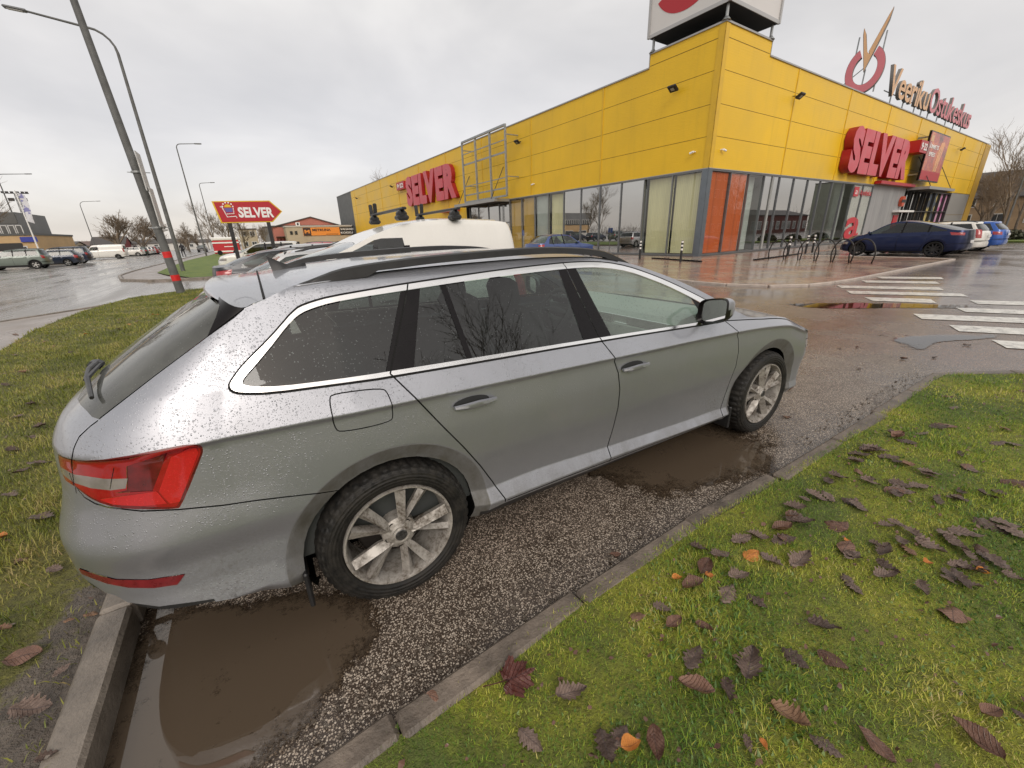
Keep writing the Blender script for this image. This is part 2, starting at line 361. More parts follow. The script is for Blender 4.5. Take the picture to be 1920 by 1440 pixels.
HERO=dict(W=.935,
 levels=[([(0,.18)],[(0,.10)]),
  ([(-1.1,.34),(-.6,.30),(-.4,.24),(0,.24),(3.9,.24)],[(0,.06)]),
  ([(-1.1,.40),(-.6,.36),(-.4,.31),(0,.31),(1.2,.305),(2.4,.275),(3.9,.28)],[(-1.1,.010),(-.4,.018),(0,.028)]),
  ([(-1.1,.465),(-.6,.45),(-.4,.40),(0,.375),(.7,.385),(1.3,.355),(2.2,.325),(3.9,.33)],[(-1.1,.034),(-.5,.034),(0,.045),(.7,.070),(2.2,.070),(2.5,.05),(3.9,.04)]),
  ([(-1.1,.52),(-.6,.51),(-.3,.5),(.7,.47),(2.9,.45),(3.9,.38)],[(-1.1,.036),(-.5,.034),(-.3,.034),(.7,.055),(2.2,.055),(3.9,.03)]),
  ([(-1.1,.62),(-.82,.648),(-.35,.64),(0,.66),(2.8,.62),(3.3,.56),(3.9,.46)],[(-1.1,-.004),(-.5,.0),(-.3,.014),(0,.022),(2.4,.024),(3.9,.016)]),
  ([(-1.1,.80),(-.6,.79),(1.2,.80),(2.3,.78),(2.9,.745),(3.3,.66),(3.9,.53)],[(0,.014),(2.4,.014),(3.9,.014)]),
  ([(-1.1,.985),(-.65,.955),(-.55,.945),(-.19,.935),(1.2,.905),(2.3,.882),(2.95,.842),(3.25,.762),(3.5,.69),(3.9,.59)],[(-1.1,.018),(-.5,.018),(0,.016),(2.4,.016),(3.9,.014)]),
  ([(-1.1,1.0),(-.65,.972),(-.55,.964),(-.19,.957),(1.2,.928),(2.3,.905),(2.95,.862),(3.25,.782),(3.5,.71),(3.9,.61)],[(-1.1,.010),(-.5,.002),(2.4,.0),(3.9,.0)]),
  ([(-1.1,1.10),(-.45,1.105),(.06,1.053),(1.13,1.023),(2.0,.992),(2.4,.972),(2.95,.92),(3.25,.84),(3.5,.765),(3.9,.67)],[(-1.1,.075),(-.45,.062),(2.3,.05),(3.2,.08),(3.9,.12)]),
  ([(0,1.385)],[(0,.225)]),
  ([(0,1.45)],[(0,.315)])],
 top=[(-.35,1.392),(-.2,1.40),(.2,1.425),(.84,1.435),(1.2,1.425),(1.45,1.388),(1.75,1.30),(2.0,1.205),(2.2,1.115),(2.4,1.015),(2.52,.972),(2.9,.925),(3.1,.885),(3.3,.822),(3.45,.765),(3.6,.715),(3.75,.68)],
 bot=[(-1.9,.47),(-1.1,.45),(-1.04,.40),(-.94,.37),(-.8,.357),(-.6,.327),(-.4,.263),(-.3,.245),(0,.23),(2.84,.22),(3.1,.22),(3.5,.2)],
 taper_r=[(-1.1,.06),(-.65,.03),(-.4,.013),(-.1,0)],
 taper_f=[(3.05,0),(3.3,.014),(3.7,.05)],
 xr=[(.2,-.98),(.3,-1.04),(.4,-1.105),(.5,-1.13),(.62,-1.12),(.72,-1.085),(.8,-1.06),(.95,-1.035),(1.02,-1.0),(1.06,-.955),(1.2,-.76),(1.35,-.50),(1.39,-.43)],
 xf=[(.2,3.56),(.35,3.67),(.5,3.71),(.6,3.70),(.7,3.64),(.8,3.54),(.93,3.40)],
 ucr=[(.2,-.52),(1.0,-.50),(1.39,-.32)],ucf=[(.2,3.36),(.7,3.32),(.93,3.2)],
 ur=-.5,uf=3.34,arches=[(0,.325),(2.852,.325)],nr=3.3,flare=(.372,.445,.032),sharp=(2,3,8,9,10))

def in_poly(P,poly):
    x,y=P[:,0],P[:,1]; r=np.zeros(len(P),bool); n=len(poly)
    for i in range(n):
        x1,y1=poly[i]; x2,y2=poly[(i+1)%n]
        c=((y1>y)!=(y2>y)); 
        with np.errstate(all='ignore'): xi=(x2-x1)*(y-y1)/(y2-y1)+x1
        r^=c&(x<xi)
    return r
def strip(pts,w):
    """outline of a band of width w along a polyline"""
    P=np.array(pts,float); T=np.gradient(P,axis=0); T/=np.linalg.norm(T,axis=1)[:,None]+1e-9; Nn=np.c_[-T[:,1],T[:,0]]*w/2
    return [tuple(p) for p in P+Nn]+[tuple(p) for p in (P-Nn)[::-1]]
def circ(cx,cz,r,n=40,a0=0,a1=360): return [(cx+r*math.cos(R_(a0+(a1-a0)*i/n)),cz+r*math.sin(R_(a0+(a1-a0)*i/n))) for i in range(n+(0 if a1-a0==360 else 1))]
def smooth_poly(pts,it=2,closed=True):
    for _ in range(it):
        q=[];n=len(pts)
        rng=range(n) if closed else range(n-1)
        if not closed: q.append(pts[0])
        for i in rng:
            a=pts[i];b=pts[(i+1)%n]; q+=[(a[0]*.75+b[0]*.25,a[1]*.75+b[1]*.25),(a[0]*.25+b[0]*.75,a[1]*.25+b[1]*.75)]
        if not closed: q.append(pts[-1])
        pts=q
    return pts
def skin(S,regions,step,cuts=(),lines=()):
    """triangulate the side skin with every outline as an exact edge; returns {region:(V,F,N)}; first match wins, rest is 'body'"""
    s=Surf(S); u0,u1=s.ur-s.LR,s.uf+s.LF
    us=np.arange(u0,u1+1e-6,step*.75); dom=[(u,float(s.bot(u))) for u in us]+[(u,float(s.top(u))) for u in us[::-1]]
    arch=[circ(a,b,s.fl[0]) for a,b in s.arch]
    verts=[];edges=[]
    def addp(poly,closed=True):
        b=len(verts); verts.extend(poly); n=len(poly)
        for i in range(n if closed else n-1): edges.append((b+i,b+(i+1)%n))
    addp(dom)
    for a in arch: addp(a)
    for n_,p_,_ in regions: addp(p_)
    for c_ in cuts: addp(c_)
    for l_ in lines: addp(l_,False)
    segs=np.array([(verts[a],verts[b]) for a,b in edges])
    gu=np.arange(u0,u1,step); gv=np.arange(.15,1.9,step*.8); G=np.array([(a+(step/2 if j%2 else 0),b) for j,b in enumerate(gv) for a in gu])
    tp=s.top(G[:,0]); bt=s.bot(G[:,0]); G=G[(G[:,1]<tp-.3*step)&(G[:,1]>bt+.3*step)]
    for a,b in s.arch: G=G[np.hypot(G[:,0]-a,G[:,1]-b)>s.fl[0]+.2*step]
    keep=np.ones(len(G),bool)
    A=segs[:,0];B=segs[:,1]
    for i in range(0,len(G),400):
        p_=G[i:i+400,None]; ab=(B-A)[None]; t=np.clip(((p_-A)*ab).sum(-1)/((ab**2).sum(-1)+1e-12),0,1)
        d=np.hypot(*np.moveaxis(A+ab*t[...,None]-p_,-1,0)).min(1); keep[i:i+400]=d>step*.28
    G=G[keep]
    vs=[Vector(v) for v in verts]+[Vector(v) for v in G]
    vo,eo,fo,*_=delaunay_2d_cdt(vs,edges,[],0,1e-5,False)
    UV=np.array([v[:] for v in vo]); F=np.array([f for f in fo if len(f)==3])
    c=UV[F].mean(1); ok=in_poly(c,dom)
    for a in arch: ok&=~in_poly(c,a)
    for q in cuts: ok&=~in_poly(c,q)
    # orientation: all counter-clockwise in (u,v)
    a,b,d=UV[F[:,0]],UV[F[:,1]],UV[F[:,2]]; cr_=(b[:,0]-a[:,0])*(d[:,1]-a[:,1])-(b[:,1]-a[:,1])*(d[:,0]-a[:,0])
    ok&=np.abs(cr_)>1e-10; F[cr_<0]=F[cr_<0][:,::-1]
    e=.004; P=s.P(UV[:,0],UV[:,1]); Pu=s.P(UV[:,0]+e,UV[:,1])-s.P(UV[:,0]-e,UV[:,1]); Pv=s.P(UV[:,0],UV[:,1]+e)-s.P(UV[:,0],UV[:,1]-e)
    Nn=np.cross(Pu,Pv); Nn/=np.linalg.norm(Nn,axis=1)[:,None]+1e-12
    lab=np.full(len(F),-1)
    for k,(n_,p_,_) in enumerate(regions):
        m=(lab<0)&in_poly(c,p_); lab[m]=k
    out={}
    for k in range(-1,len(regions)):
        sel=ok&(lab==k)
        if not sel.any(): continue
        nm='body' if k<0 else regions[k][0]; off=0 if k<0 else regions[k][2]
        f=F[sel]; ids,inv=np.unique(f,return_inverse=True); f=inv.reshape(-1,3)
        V=P[ids]+Nn[ids]*off; 
        if nm in out:
            V0,F0,N0=out[nm]; out[nm]=(np.r_[V0,V],np.r_[F0,f+len(V0)],np.r_[N0,Nn[ids]])
        else: out[nm]=(V,f,Nn[ids])
    return s,out
def mirror(t):
    V,F,Nn=t; k=np.array([1,-1,1]); return (V*k,F[:,::-1],Nn*k)
def joinp(*ts):
    V=[];F=[];Nn=[];o=0
    for a,b,c in ts: V.append(a);F.append(b+o);Nn.append(c);o+=len(a)
    return np.concatenate(V),np.concatenate(F),np.concatenate(Nn)
def loose(t):
    V,F,Nn=t; par=list(range(len(V)))
    def fd(a):
        while par[a]!=a: par[a]=par[par[a]]; a=par[a]
        return a
    for f in F:
        a=fd(f[0])
        for i in f[1:]: par[fd(i)]=a
    r=np.array([fd(int(f[0])) for f in F])
    for k in np.unique(r):
        f=F[r==k]; ids,inv=np.unique(f,return_inverse=True); yield V[ids],inv.reshape(-1,3),Nn[ids]
def mesh_part(name,t,mat,parent):
    V,F,Nn=t; me=bpy.data.meshes.new(name); me.from_pydata(V.tolist(),[],F.tolist()); me.materials.append(mat)
    me.polygons.foreach_set('use_smooth',[True]*len(F)); me.normals_split_custom_set_from_vertices(Nn.tolist()); me.update()
    o=bpy.data.objects.new(name,me); COL.objects.link(o); o.parent=parent; return o
def span(Er,Cn,m=13,p=2.3,pp=None):
    """patch between the right edge points, their mirror images and a centre line; returns V,F,N"""
    Er=np.array(Er,float);Cn=np.array(Cn,float);k=len(Er); s_=np.linspace(-1,1,m); G=np.zeros((k,m,3))
    for j,t in enumerate(s_):
        w=abs(t)**p; G[:,j,0]=Cn[:,0]+(Er[:,0]-Cn[:,0])*w; G[:,j,2]=Cn[:,2]+(Er[:,2]-Cn[:,2])*w; G[:,j,1]=Er[:,1]*(-t)
    du=np.gradient(G,axis=0);dv=np.gradient(G,axis=1);Nn=np.cross(du,dv); Nn/=np.linalg.norm(Nn,axis=2)[...,None]+1e-12
    if Nn[...,2].mean()<0: Nn=-Nn; fl=True
    else: fl=False
    F=[]
    for i in range(k-1):
        for j in range(m-1):
            q=(i*m+j,(i+1)*m+j,(i+1)*m+j+1,i*m+j+1); q=q[::-1] if fl else q
            F+=[(q[0],q[1],q[2]),(q[0],q[2],q[3])]
    return G.reshape(-1,3),np.array(F),Nn.reshape(-1,3)
def resample(pts,n):
    P=np.array(pts,float); d=np.r_[0,np.cumsum(np.linalg.norm(np.diff(P,axis=0),axis=1))]; t=np.linspace(0,d[-1],n)
    return np.stack([np.interp(t,d,P[:,i]) for i in range(P.shape[1])],-1)
def wheel(parent,x,y,z,side,R=.334,Rr=.238,w=.225,spokes=10,style='hero',rimmat=None,rot=0,steer=0):
    """wheel > tyre, rim; side -1 = right (outer face towards -y)"""
    hero=style=='hero'; n=144 if hero else 40
    e=bpy.data.objects.new('wheel',None); COL.objects.link(e); e.parent=parent; e.location=(x,y,z); e.empty_display_size=.05
    e.rotation_euler=(0,0,(math.pi if side>0 else 0)+steer)
    t=MB(); h=w/2
    prof=[(Rr-.01,h-.02),(Rr-.004,-h+.035),(Rr+.004,-h+.012),(Rr+.012,-h+.004),(Rr+.02,-h-.0),(Rr+.034,-h-.004),(R-.045,-h-.006),(R-.030,-h-.002),(R-.013,-h+.012),(R-.004,-h+.026),(R,-h+.06),(R+.002,0),(R,h-.06),(R-.004,h-.026),(R-.03,h),(Rr+.02,h),(Rr-.01,h-.02)]
    prof=[(a,-b if False else b) for a,b in prof]
    def tr(i,j):
        if not hero: return 0
        if j in(8,9,10) and i%3==0: return -.009
        if j in(10,12) and i%3==1: return -.002
        return 0
    t.lathe(prof,n,radf=tr); t.build('tyre',M_tyreh if hero else M_rub,e,smooth=True,angle=35)
    r=MB(); hb=-h+.004
    r.lathe([(Rr+.002,hb+.012),(Rr,hb-.002),(Rr-.008,hb-.001),(Rr-.014,hb+.010),(Rr-.022,hb+.05),(Rr-.030,h-.03)],64 if hero else 32,m=0)
    r.lathe([(.0,.05),(.16,.045),(.168,.03),(.16,.02),(.0,.02)],40,m=1)       # brake disc
    if hero:
        r.lathe([(.0,hb+.006),(.026,hb+.006),(.03,hb+.008),(.033,hb+.012),(.040,hb+.010),(.058,hb+.018),(.075,hb+.032),(.078,.03)],40,m=0)
        r.lathe([(.0,hb+.003),(.024,hb+.003),(.027,hb+.007)],24,m=2)
        for k in range(5):
            a=R_(rot+36+72*k); c_,s_=math.cos(a),math.sin(a)
            r.lathe([(0,hb+.028),(.008,hb+.028),(.009,hb+.022),(.013,hb+.022),(.0135,hb+.026)],10,m=1,c=(c_*.056,0,s_*.056))
        for k in range(spokes):
            a=R_(rot+360/spokes*k+(2.0 if k%2 else -2.0)); ca,sa=math.cos(a),math.sin(a)
            def q(rr,tt,yy): return (rr*ca-tt*sa,yy,rr*sa+tt*ca)
            tw=.011 if k%2 else -.009
            V=[]
            for rr,w1,w2,yt,yr in ((.045,.012,.012,hb+.022,hb+.010),(.10,.015,.019,hb+.030,hb+.004),(.17,.017,.026,hb+.022,hb+.001),(.221,.019,.033,hb+.016,hb+.000)):
                V+=[q(rr,-w1+tw,yt+.010),q(rr,tw+(.010 if k%2 else -.010),yr),q(rr,w2+tw,yt),q(rr,w2*.7+tw,yt+.030),q(rr,-w1*.7+tw,yt+.030)]
            F=[]
            for i in range(3):
                for j in range(5): F.append((i*5+j,(i+1)*5+j,(i+1)*5+(j+1)%5,i*5+(j+1)%5))
            F+=[(0,1,2,3,4),(19,18,17,16,15)]
            r.add(V,F,0)
    else:
        ns=spokes; r.lathe([(0,hb+.015),(.05,hb+.015),(.065,hb+.03)],20,m=0)
        for k in range(ns):
            a=2*math.pi*k/ns+R_(rot); ca,sa=math.cos(a),math.sin(a)
            def q(rr,tt,yy): return (rr*ca-tt*sa,yy,rr*sa+tt*ca)
            w1=.03 if ns<=6 else .018; V=[q(.04,-w1,hb+.03),q(.04,w1,hb+.03),q(.04,w1,hb+.015),q(.04,-w1,hb+.015),q(Rr-.015,-w1*1.3,hb+.03),q(Rr-.015,w1*1.3,hb+.03),q(Rr-.015,w1*1.3,hb+.008),q(Rr-.015,-w1*1.3,hb+.008)]
            r.add(V,[(0,1,2,3),(4,7,6,5),(0,4,5,1),(1,5,6,2),(2,6,7,3),(3,7,4,0)],0)
    dk=simple('brake_and_hub_dark',(.035,.03,.027),.5,.4,var=.4,vs=30)
    r.build('rim',[rimmat,dk,simple('hub_cap_grey',(.10,.10,.10),.35,.7,var=.5,vs=120)],e,smooth=True,angle=25)
    return e
def dirty_alloy(name,c=(.50,.475,.44),d=(.085,.066,.048),amt=.72):
    if name in MATS: return MATS[name]
    b=NB(name); n=b.noise(14,6,.7); n2=b.noise(90,3,.6); f=b.ma('MULTIPLY',b.map(n,.36,.68,0,1.0),b.map(n2,.3,.6,.55,1.1)); f=b.ma('MINIMUM',b.ma('MULTIPLY',f,amt*1.6),1)
    b.p(c=b.mix(f,c,d),m=b.map(f,0,1,.5,.0),r=b.map(f,0,1,.45,.7)); MATS[name]=b.m; return b.m

# ------------------------------------------------------------------ the grey estate car in front
def make_hero():
    car=thing('estate_car','rain-beaded grey estate car with black roof rails filling the foreground, parked between two kerbs','car',(0,.935,0))
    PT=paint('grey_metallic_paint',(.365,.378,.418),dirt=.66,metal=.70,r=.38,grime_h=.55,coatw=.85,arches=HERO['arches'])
    ch_o=[(0.060,1.049),(-.161,1.064),(-.357,1.075),(-.446,1.090),(-.472,1.101),(-.483,1.115),(-.478,1.131),(-.449,1.173),(-.370,1.235),(-.280,1.295),(-.235,1.314),(-.198,1.326),(-.153,1.338),(-.090,1.349),(.05,1.360),(.2,1.371),(.545,1.388),(.80,1.397),(1.06,1.402),(1.2,1.399),(1.331,1.389),(1.469,1.362),(1.609,1.318),(1.751,1.267),(1.903,1.203),(2.066,1.130),(2.17,1.078),(2.225,1.045),(2.21,1.00),(2.16,.988),(1.996,.992),(1.140,1.024)]
    ch_i=[(.060,1.066),(-.158,1.077),(-.325,1.088),(-.404,1.100),(-.440,1.110),(-.447,1.121),(-.433,1.141),(-.321,1.245),(-.26,1.284),(-.198,1.307),(-.153,1.320),(-.094,1.331),(.04,1.341),(.175,1.348),(.267,1.353),(.536,1.366),(.8,1.374),(1.049,1.379),(1.2,1.376),(1.313,1.366),(1.470,1.338),(1.601,1.294),(1.742,1.243),(1.895,1.176),(1.991,1.130),(2.10,1.078),(2.16,1.045),(2.14,1.006),(2.005,1.006),(1.145,1.037)]
    ch_o=smooth_poly(ch_o,1); ch_i=smooth_poly(ch_i,1)
    def dlo(x0b,x0t,x1b,x1t):  # window area between two slanted lines, clipped to the opening later by priority
        return [(x0b,1.0),(x0t,1.45),(x1t,1.45),(x1b,1.0)]
    from_line=lambda p,q:(p[0]+(p[0]-q[0])/(p[1]-q[1])*(1.0-p[1]), p[0]+(p[0]-q[0])/(p[1]-q[1])*(1.45-p[1]))
    def clip(poly,A,B):  # Sutherland-Hodgman, keep left of A->B
        o=[]
        for i in range(len(poly)):
            p,q=poly[i],poly[(i+1)%len(poly)]
            f=lambda r:(B[0]-A[0])*(r[1]-A[1])-(B[1]-A[1])*(r[0]-A[0])
            a,b=f(p),f(q)
            if a>=0:o.append(p)
            if a*b<0: t=a/(a-b); o.append((p[0]+(q[0]-p[0])*t,p[1]+(q[1]-p[1])*t))
        return o
    def between(l,r):
        q=ch_i
        if l: q=clip(q,(l[1],1.45),(l[0],1.0))
        if r: q=clip(q,(r[0],1.0),(r[1],1.45))
        return q
    lC0=from_line((.040,1.064),(.174,1.340)); lC1=from_line((.155,1.068),(.263,1.354)); lD0=from_line((.387,1.058),(.353,1.361)); lD1=from_line((.413,1.059),(.379,1.360))
    lB0=from_line((1.033,1.045),(.990,1.376)); lB1=from_line((1.225,1.031),(1.109,1.375)); lM0=(2.03,2.03-.25)
    lB0=(1.04,.985)
    # body feature lines
    door_rr=[(.055,1.058),(.066,1.045),(.125,.962),(.222,.815),(.319,.674),(.405,.538),(.476,.410),(.508,.345),(.523,.315),(.53,.285)]
    door_fr=[(1.138,1.036),(1.150,1.015),(1.199,.935),(1.245,.835),(1.268,.735),(1.275,.62),(1.272,.49),(1.256,.38),(1.246,.305),(1.248,.27)]
    door_ff=[(2.14,1.07),(2.19,1.01),(2.222,.985),(2.311,.912),(2.352,.85),(2.378,.76),(2.390,.65),(2.385,.52),(2.366,.40),(2.350,.31),(2.345,.26)]
    top_gapR=[(.055,1.058),(.206,1.351),(.214,1.372)]
    bb=[(.53,.285),(.8,.285),(1.248,.270),(1.8,.258),(2.345,.245)]
    rear_door=door_rr+bb[1:3]+door_fr[::-1]+[(1.045,1.379),(1.04,1.403),(.545,1.390),(.214,1.374)]
    front_door=door_fr+bb[3:]+door_ff[::-1]+[(2.07,1.131),(1.903,1.205),(1.751,1.269),(1.609,1.320),(1.469,1.364),(1.331,1.391),(1.2,1.401),(1.04,1.404)]
    seam=[(-1.157,.905),(-1.15,.87),(-1.109,.829),(-1.064,.811),(-1.015,.799),(-.891,.774),(-.753,.753),(-.578,.727),(-.463,.712),(-.375,.692),(-.284,.668),(-.193,.625),(-.18,.60)]
    bumper=[(-1.9,.80),(-1.35,.80),(-1.2,.795),(-1.13,.805)]+seam[3:]+[(-.284,.55),(-.40,.20),(-1.9,.20)]
    lamp=smooth_poly([(-1.23,.962),(-1.157,.962),(-1.117,.961),(-1.029,.963),(-.838,.971),(-.692,.972),(-.641,.968),(-.612,.962),(-.604,.945),(-.606,.930),(-.615,.917),(-.680,.840),(-.745,.762),(-.758,.757),(-.891,.780),(-.981,.796),(-1.062,.820),(-1.107,.842),(-1.145,.862),(-1.23,.870)],1)
    def shrink(poly,k):
        c=np.mean(poly,axis=0); return [tuple(np.array(p)+(c-np.array(p))/np.linalg.norm(c-np.array(p))*k) for p in poly]
    lamp_in=shrink(lamp,.011)
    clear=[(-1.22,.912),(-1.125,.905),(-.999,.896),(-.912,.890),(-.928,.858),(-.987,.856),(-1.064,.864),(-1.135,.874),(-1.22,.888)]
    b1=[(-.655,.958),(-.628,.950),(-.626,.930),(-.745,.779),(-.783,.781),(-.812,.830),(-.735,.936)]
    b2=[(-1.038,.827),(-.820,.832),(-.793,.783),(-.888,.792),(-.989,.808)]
    dark=[(-.905,.930),(-.80,.945),(-.745,.955),(-.775,.915),(-.835,.835),(-.97,.846),(-.925,.852)]
    refl=[(-1.20,.548),(-1.095,.541),(-1.035,.523),(-.926,.506),(-.796,.493),(-.838,.460),(-.920,.468),(-1.004,.485),(-1.079,.504),(-1.2,.520)]
    fuel=smooth_poly([(-.178,1.018),(-.160,1.033),(.010,1.018),(.030,.998),(.036,.905),(.020,.880),(-.155,.886),(-.180,.905)],2)
    gate_l=[(-1.073,1.062),(-1.089,1.048),(-1.109,1.022),(-1.117,.990),(-1.119,.961),(-1.135,.915),(-1.145,.868),(-1.147,.845),(-1.16,.80)]
    glass_r=[(-1.9,1.062),(-1.60,1.062),(-1.38,1.072),(-1.27,1.078),(-1.179,1.076),(-1.12,1.068),(-1.073,1.065),(-.963,1.168),(-.819,1.265),(-.90,1.315),(-1.02,1.352),(-1.2,1.362),(-1.5,1.37),(-1.9,1.375)]
    tri=[(-.605,1.337),(-.819,1.265),(-.905,1.318),(-1.0,1.350),(-1.2,1.362),(-1.5,1.37),(-1.9,1.375),(-1.9,1.41),(-.65,1.40)]
    gate=gate_l[::-1]+[(-.963,1.172),(-.819,1.27),(-.82,1.5),(-1.9,1.5),(-1.9,.80)]
    redge=cur([(-.424,1.364),(-.31,1.385),(-.2,1.400),(0,1.412)])
    cutp=[(-.2,1.46)]+[(u_,float(redge(u_))) for u_ in np.linspace(-.2,-.424,12)]+[(-.610,1.341),(-.75,1.347),(-.9,1.357),(-1.1,1.368),(-1.4,1.370),(-1.9,1.364),(-1.9,1.46)]
    top=[(u,float(cur(HERO['top'])(u))) for u in np.arange(-1.9,4.7,.05)]
    bandR=[(.523,.317),(.56,.340),(.612,.364),(.66,.377),(.722,.380),(.95,.368),(1.249,.351),(1.250,.298),(.9,.307)]
    head=[(3.42,.690),(3.55,.690),(3.9,.662),(4.1,.655),(4.05,.60),(3.7,.585),(3.52,.605),(3.44,.64)]
    fbump=[(3.22,.60),(3.40,.60),(3.6,.585),(4.7,.58),(4.7,.1),(3.0,.1),(3.25,.45),(3.22,.6)]
    grille=[(4.05,.655),(4.7,.66),(4.7,.48),(4.10,.48)]
    grl2=[(3.75,.44),(4.7,.44),(4.7,.27),(3.7,.27)]
    reg=[('gap',strip(door_rr,.006),-.006),('gap',strip(door_fr,.0065),-.006),('gap',strip(door_ff,.006),-.006),('gap',strip(top_gapR,.006),-.004),
     ('gap',strip([(1.138,1.036),(1.045,1.379),(1.04,1.404)],.006),-.004),('gap',strip(fuel+fuel[:1],.0045),-.004),
     ('gap',strip(seam,.005),-.006),('gap',strip(gate_l[:-1]+[(-1.148,.836)],.006),-.006),('gap',strip([(-.951,.930),(-.987,.86)],.003),0),
     ('gap',strip([(-.610,1.339),(-.819,1.267),(-.963,1.170),(-1.073,1.066)],.006),-.004),
     ('gap',strip([(.54,.293),(.9,.293),(1.248,.280),(1.8,.268),(2.33,.250)],.007),-.006),
     ('gap',strip(head+head[:1],.005),-.004),('gap',strip([(2.235,.983)]+[(u_,float(HS.top(u_))-.012) for u_ in np.linspace(2.6,4.6,30)],.006),-.006),
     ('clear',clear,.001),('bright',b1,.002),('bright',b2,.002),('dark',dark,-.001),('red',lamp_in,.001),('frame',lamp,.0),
     ('fuel_flap',fuel,.0005),('reflector',refl,.003),
     ('quarter_window',between(None,lC0),-.004),('door_window_rear',between(lC1,lD0),-.004),('door_window_rear2',between(lD1,lB0),-.004),('door_window_front',between(lB1,lM0),-.004),
     ('pillar',ch_i,-.002),('chrome',ch_o,.004),('chrome_gasket',[p for p in strip(ch_o+ch_o[:1],.016)],.001),
     ('rear_window',glass_r,.0),('corner_blade',tri,.001),('headlight',head,.0),('grille',grille,.0),('grille',grl2,-.01),
     ('lower_valance',[(-1.9,.50),(-1.2,.49),(-1.06,.415),(-.95,.388),(-.8,.372),(-.74,.363),(-.74,.1),(-1.9,.1)],-.004),
     ('sill_trim',[(.40,.10),(.40,.262),(.53,.278),(.8,.276),(1.248,.262),(1.8,.250),(2.345,.238),(2.5,.20),(2.5,.1)],-.006),
     ('rear_bumper',bumper,0),('tailgate',gate,0),('front_bumper',fbump,0),('rear_door',rear_door,0),('front_door',front_door,0)]
    lines=[[(u,float(HS.lv[8][0](u))) for u in np.arange(-1.9,4.6,.05)],[(u,float(HS.lv[7][0](u))) for u in np.arange(-1.9,4.6,.05)],
           [(u,float(HS.lv[3][0](u))) for u in np.arange(-.3,4.6,.06)],[(u,float(HS.lv[2][0](u))) for u in np.arange(-.3,4.6,.06)]]
    for k_,dz in ((8,.006),(8,-.006),(3,.006),(3,-.006),(2,.006),(2,-.006)): lines.append([(u,float(HS.lv[k_][0](u))+dz) for u in np.arange(-1.9 if k_==8 else -.3,4.6,.05)])
    for ax,az in HERO['arches']:
        for dr in (0,.006,-.006): lines.append(circ(ax,az,HERO['flare'][1]+dr,46,-30,210))
    s,out=skin(HERO,reg,.022,[cutp],lines)
    P=lambda u,v:s.P(np.array([float(u)]),np.array([float(v)]))[0]
    two=lambda k:joinp(out[k],mirror(out[k]))
    # roof, bonnet, windscreen, spoiler
    xs=np.r_[np.linspace(-.424,-.2,8),np.linspace(-.13,1.42,22)]; ct=cur([(-.6,1.375),(-.30,1.412),(-.1,1.432),(.3,1.459),(.85,1.474),(1.1,1.468),(1.30,1.450)])
    Er=[P(x,float(redge(x)) if x<-.2 else s.top(x)) for x in xs]; xc=np.interp(xs,[-.424,-.2,1.0,1.42],[-.30,-.19,.95,1.29]); roof=span(Er,[(a,0,float(ct(a))) for a in xc],17,2.4)
    us=np.linspace(2.44,4.68,40); Eb=[P(u,s.top(u)) for u in us]
    cz=cur([(2.62,.99),(2.9,.965),(3.2,.905),(3.45,.81),(3.60,.68)]); xc=2.62+(3.60-2.62)*(1-(1-np.linspace(0,1,40))**1.6); xc[-1]=Eb[-1][0]
    bon=span(Eb,[(a,0,float(cz(a))) for a in xc],17,2.2)
    body=joinp(two('body'),roof)
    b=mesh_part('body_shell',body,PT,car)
    mesh_part('bonnet',bon,PT,car)
    us=np.linspace(1.43,2.43,16); Ew=[P(u,float(s.top(u))-.004) for u in us]; t=np.linspace(0,1,16)
    ws=span(Ew,[(1.30+1.30*a,0,1.448-.455*a-.02*math.sin(a*math.pi)*-1) for a in t],13,2.0); mesh_part('windscreen',ws,M_gws,car)
    mesh_part('panel_gaps',out['gap'],M_gap,car); mesh_part('panel_gaps',mirror(out['gap']),M_gap,car)
    for sd in (0,1):
        f=(lambda k:mirror(out[k])) if sd else (lambda k:out[k])
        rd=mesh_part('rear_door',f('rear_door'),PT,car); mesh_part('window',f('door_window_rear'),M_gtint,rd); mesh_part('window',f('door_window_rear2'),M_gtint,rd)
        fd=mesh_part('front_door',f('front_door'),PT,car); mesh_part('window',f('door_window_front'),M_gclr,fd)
        mesh_part('side_window',f('quarter_window'),M_gtint,car); [mesh_part('pillar_trim',q_,M_gloss,car) for q_ in loose(f('pillar')) if len(q_[1])>8]
        c=mesh_part('window_surround',f('chrome'),M_chrome,car); mesh_part('rubber_seal',f('chrome_gasket'),M_gap,c)
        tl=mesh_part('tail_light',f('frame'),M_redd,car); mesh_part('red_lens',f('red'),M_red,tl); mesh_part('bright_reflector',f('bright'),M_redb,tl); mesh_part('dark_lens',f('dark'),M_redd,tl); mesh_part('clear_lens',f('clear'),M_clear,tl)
        mesh_part('headlight',f('headlight'),M_clear,car)
        if not sd: mesh_part('fuel_flap',f('fuel_flap'),PT,car)
        mesh_part('sill_trim',f('sill_trim'),M_black,car)
        mesh_part('bumper_reflector',f('reflector'),M_reflr,car)
        sg=-1 if not sd else 1
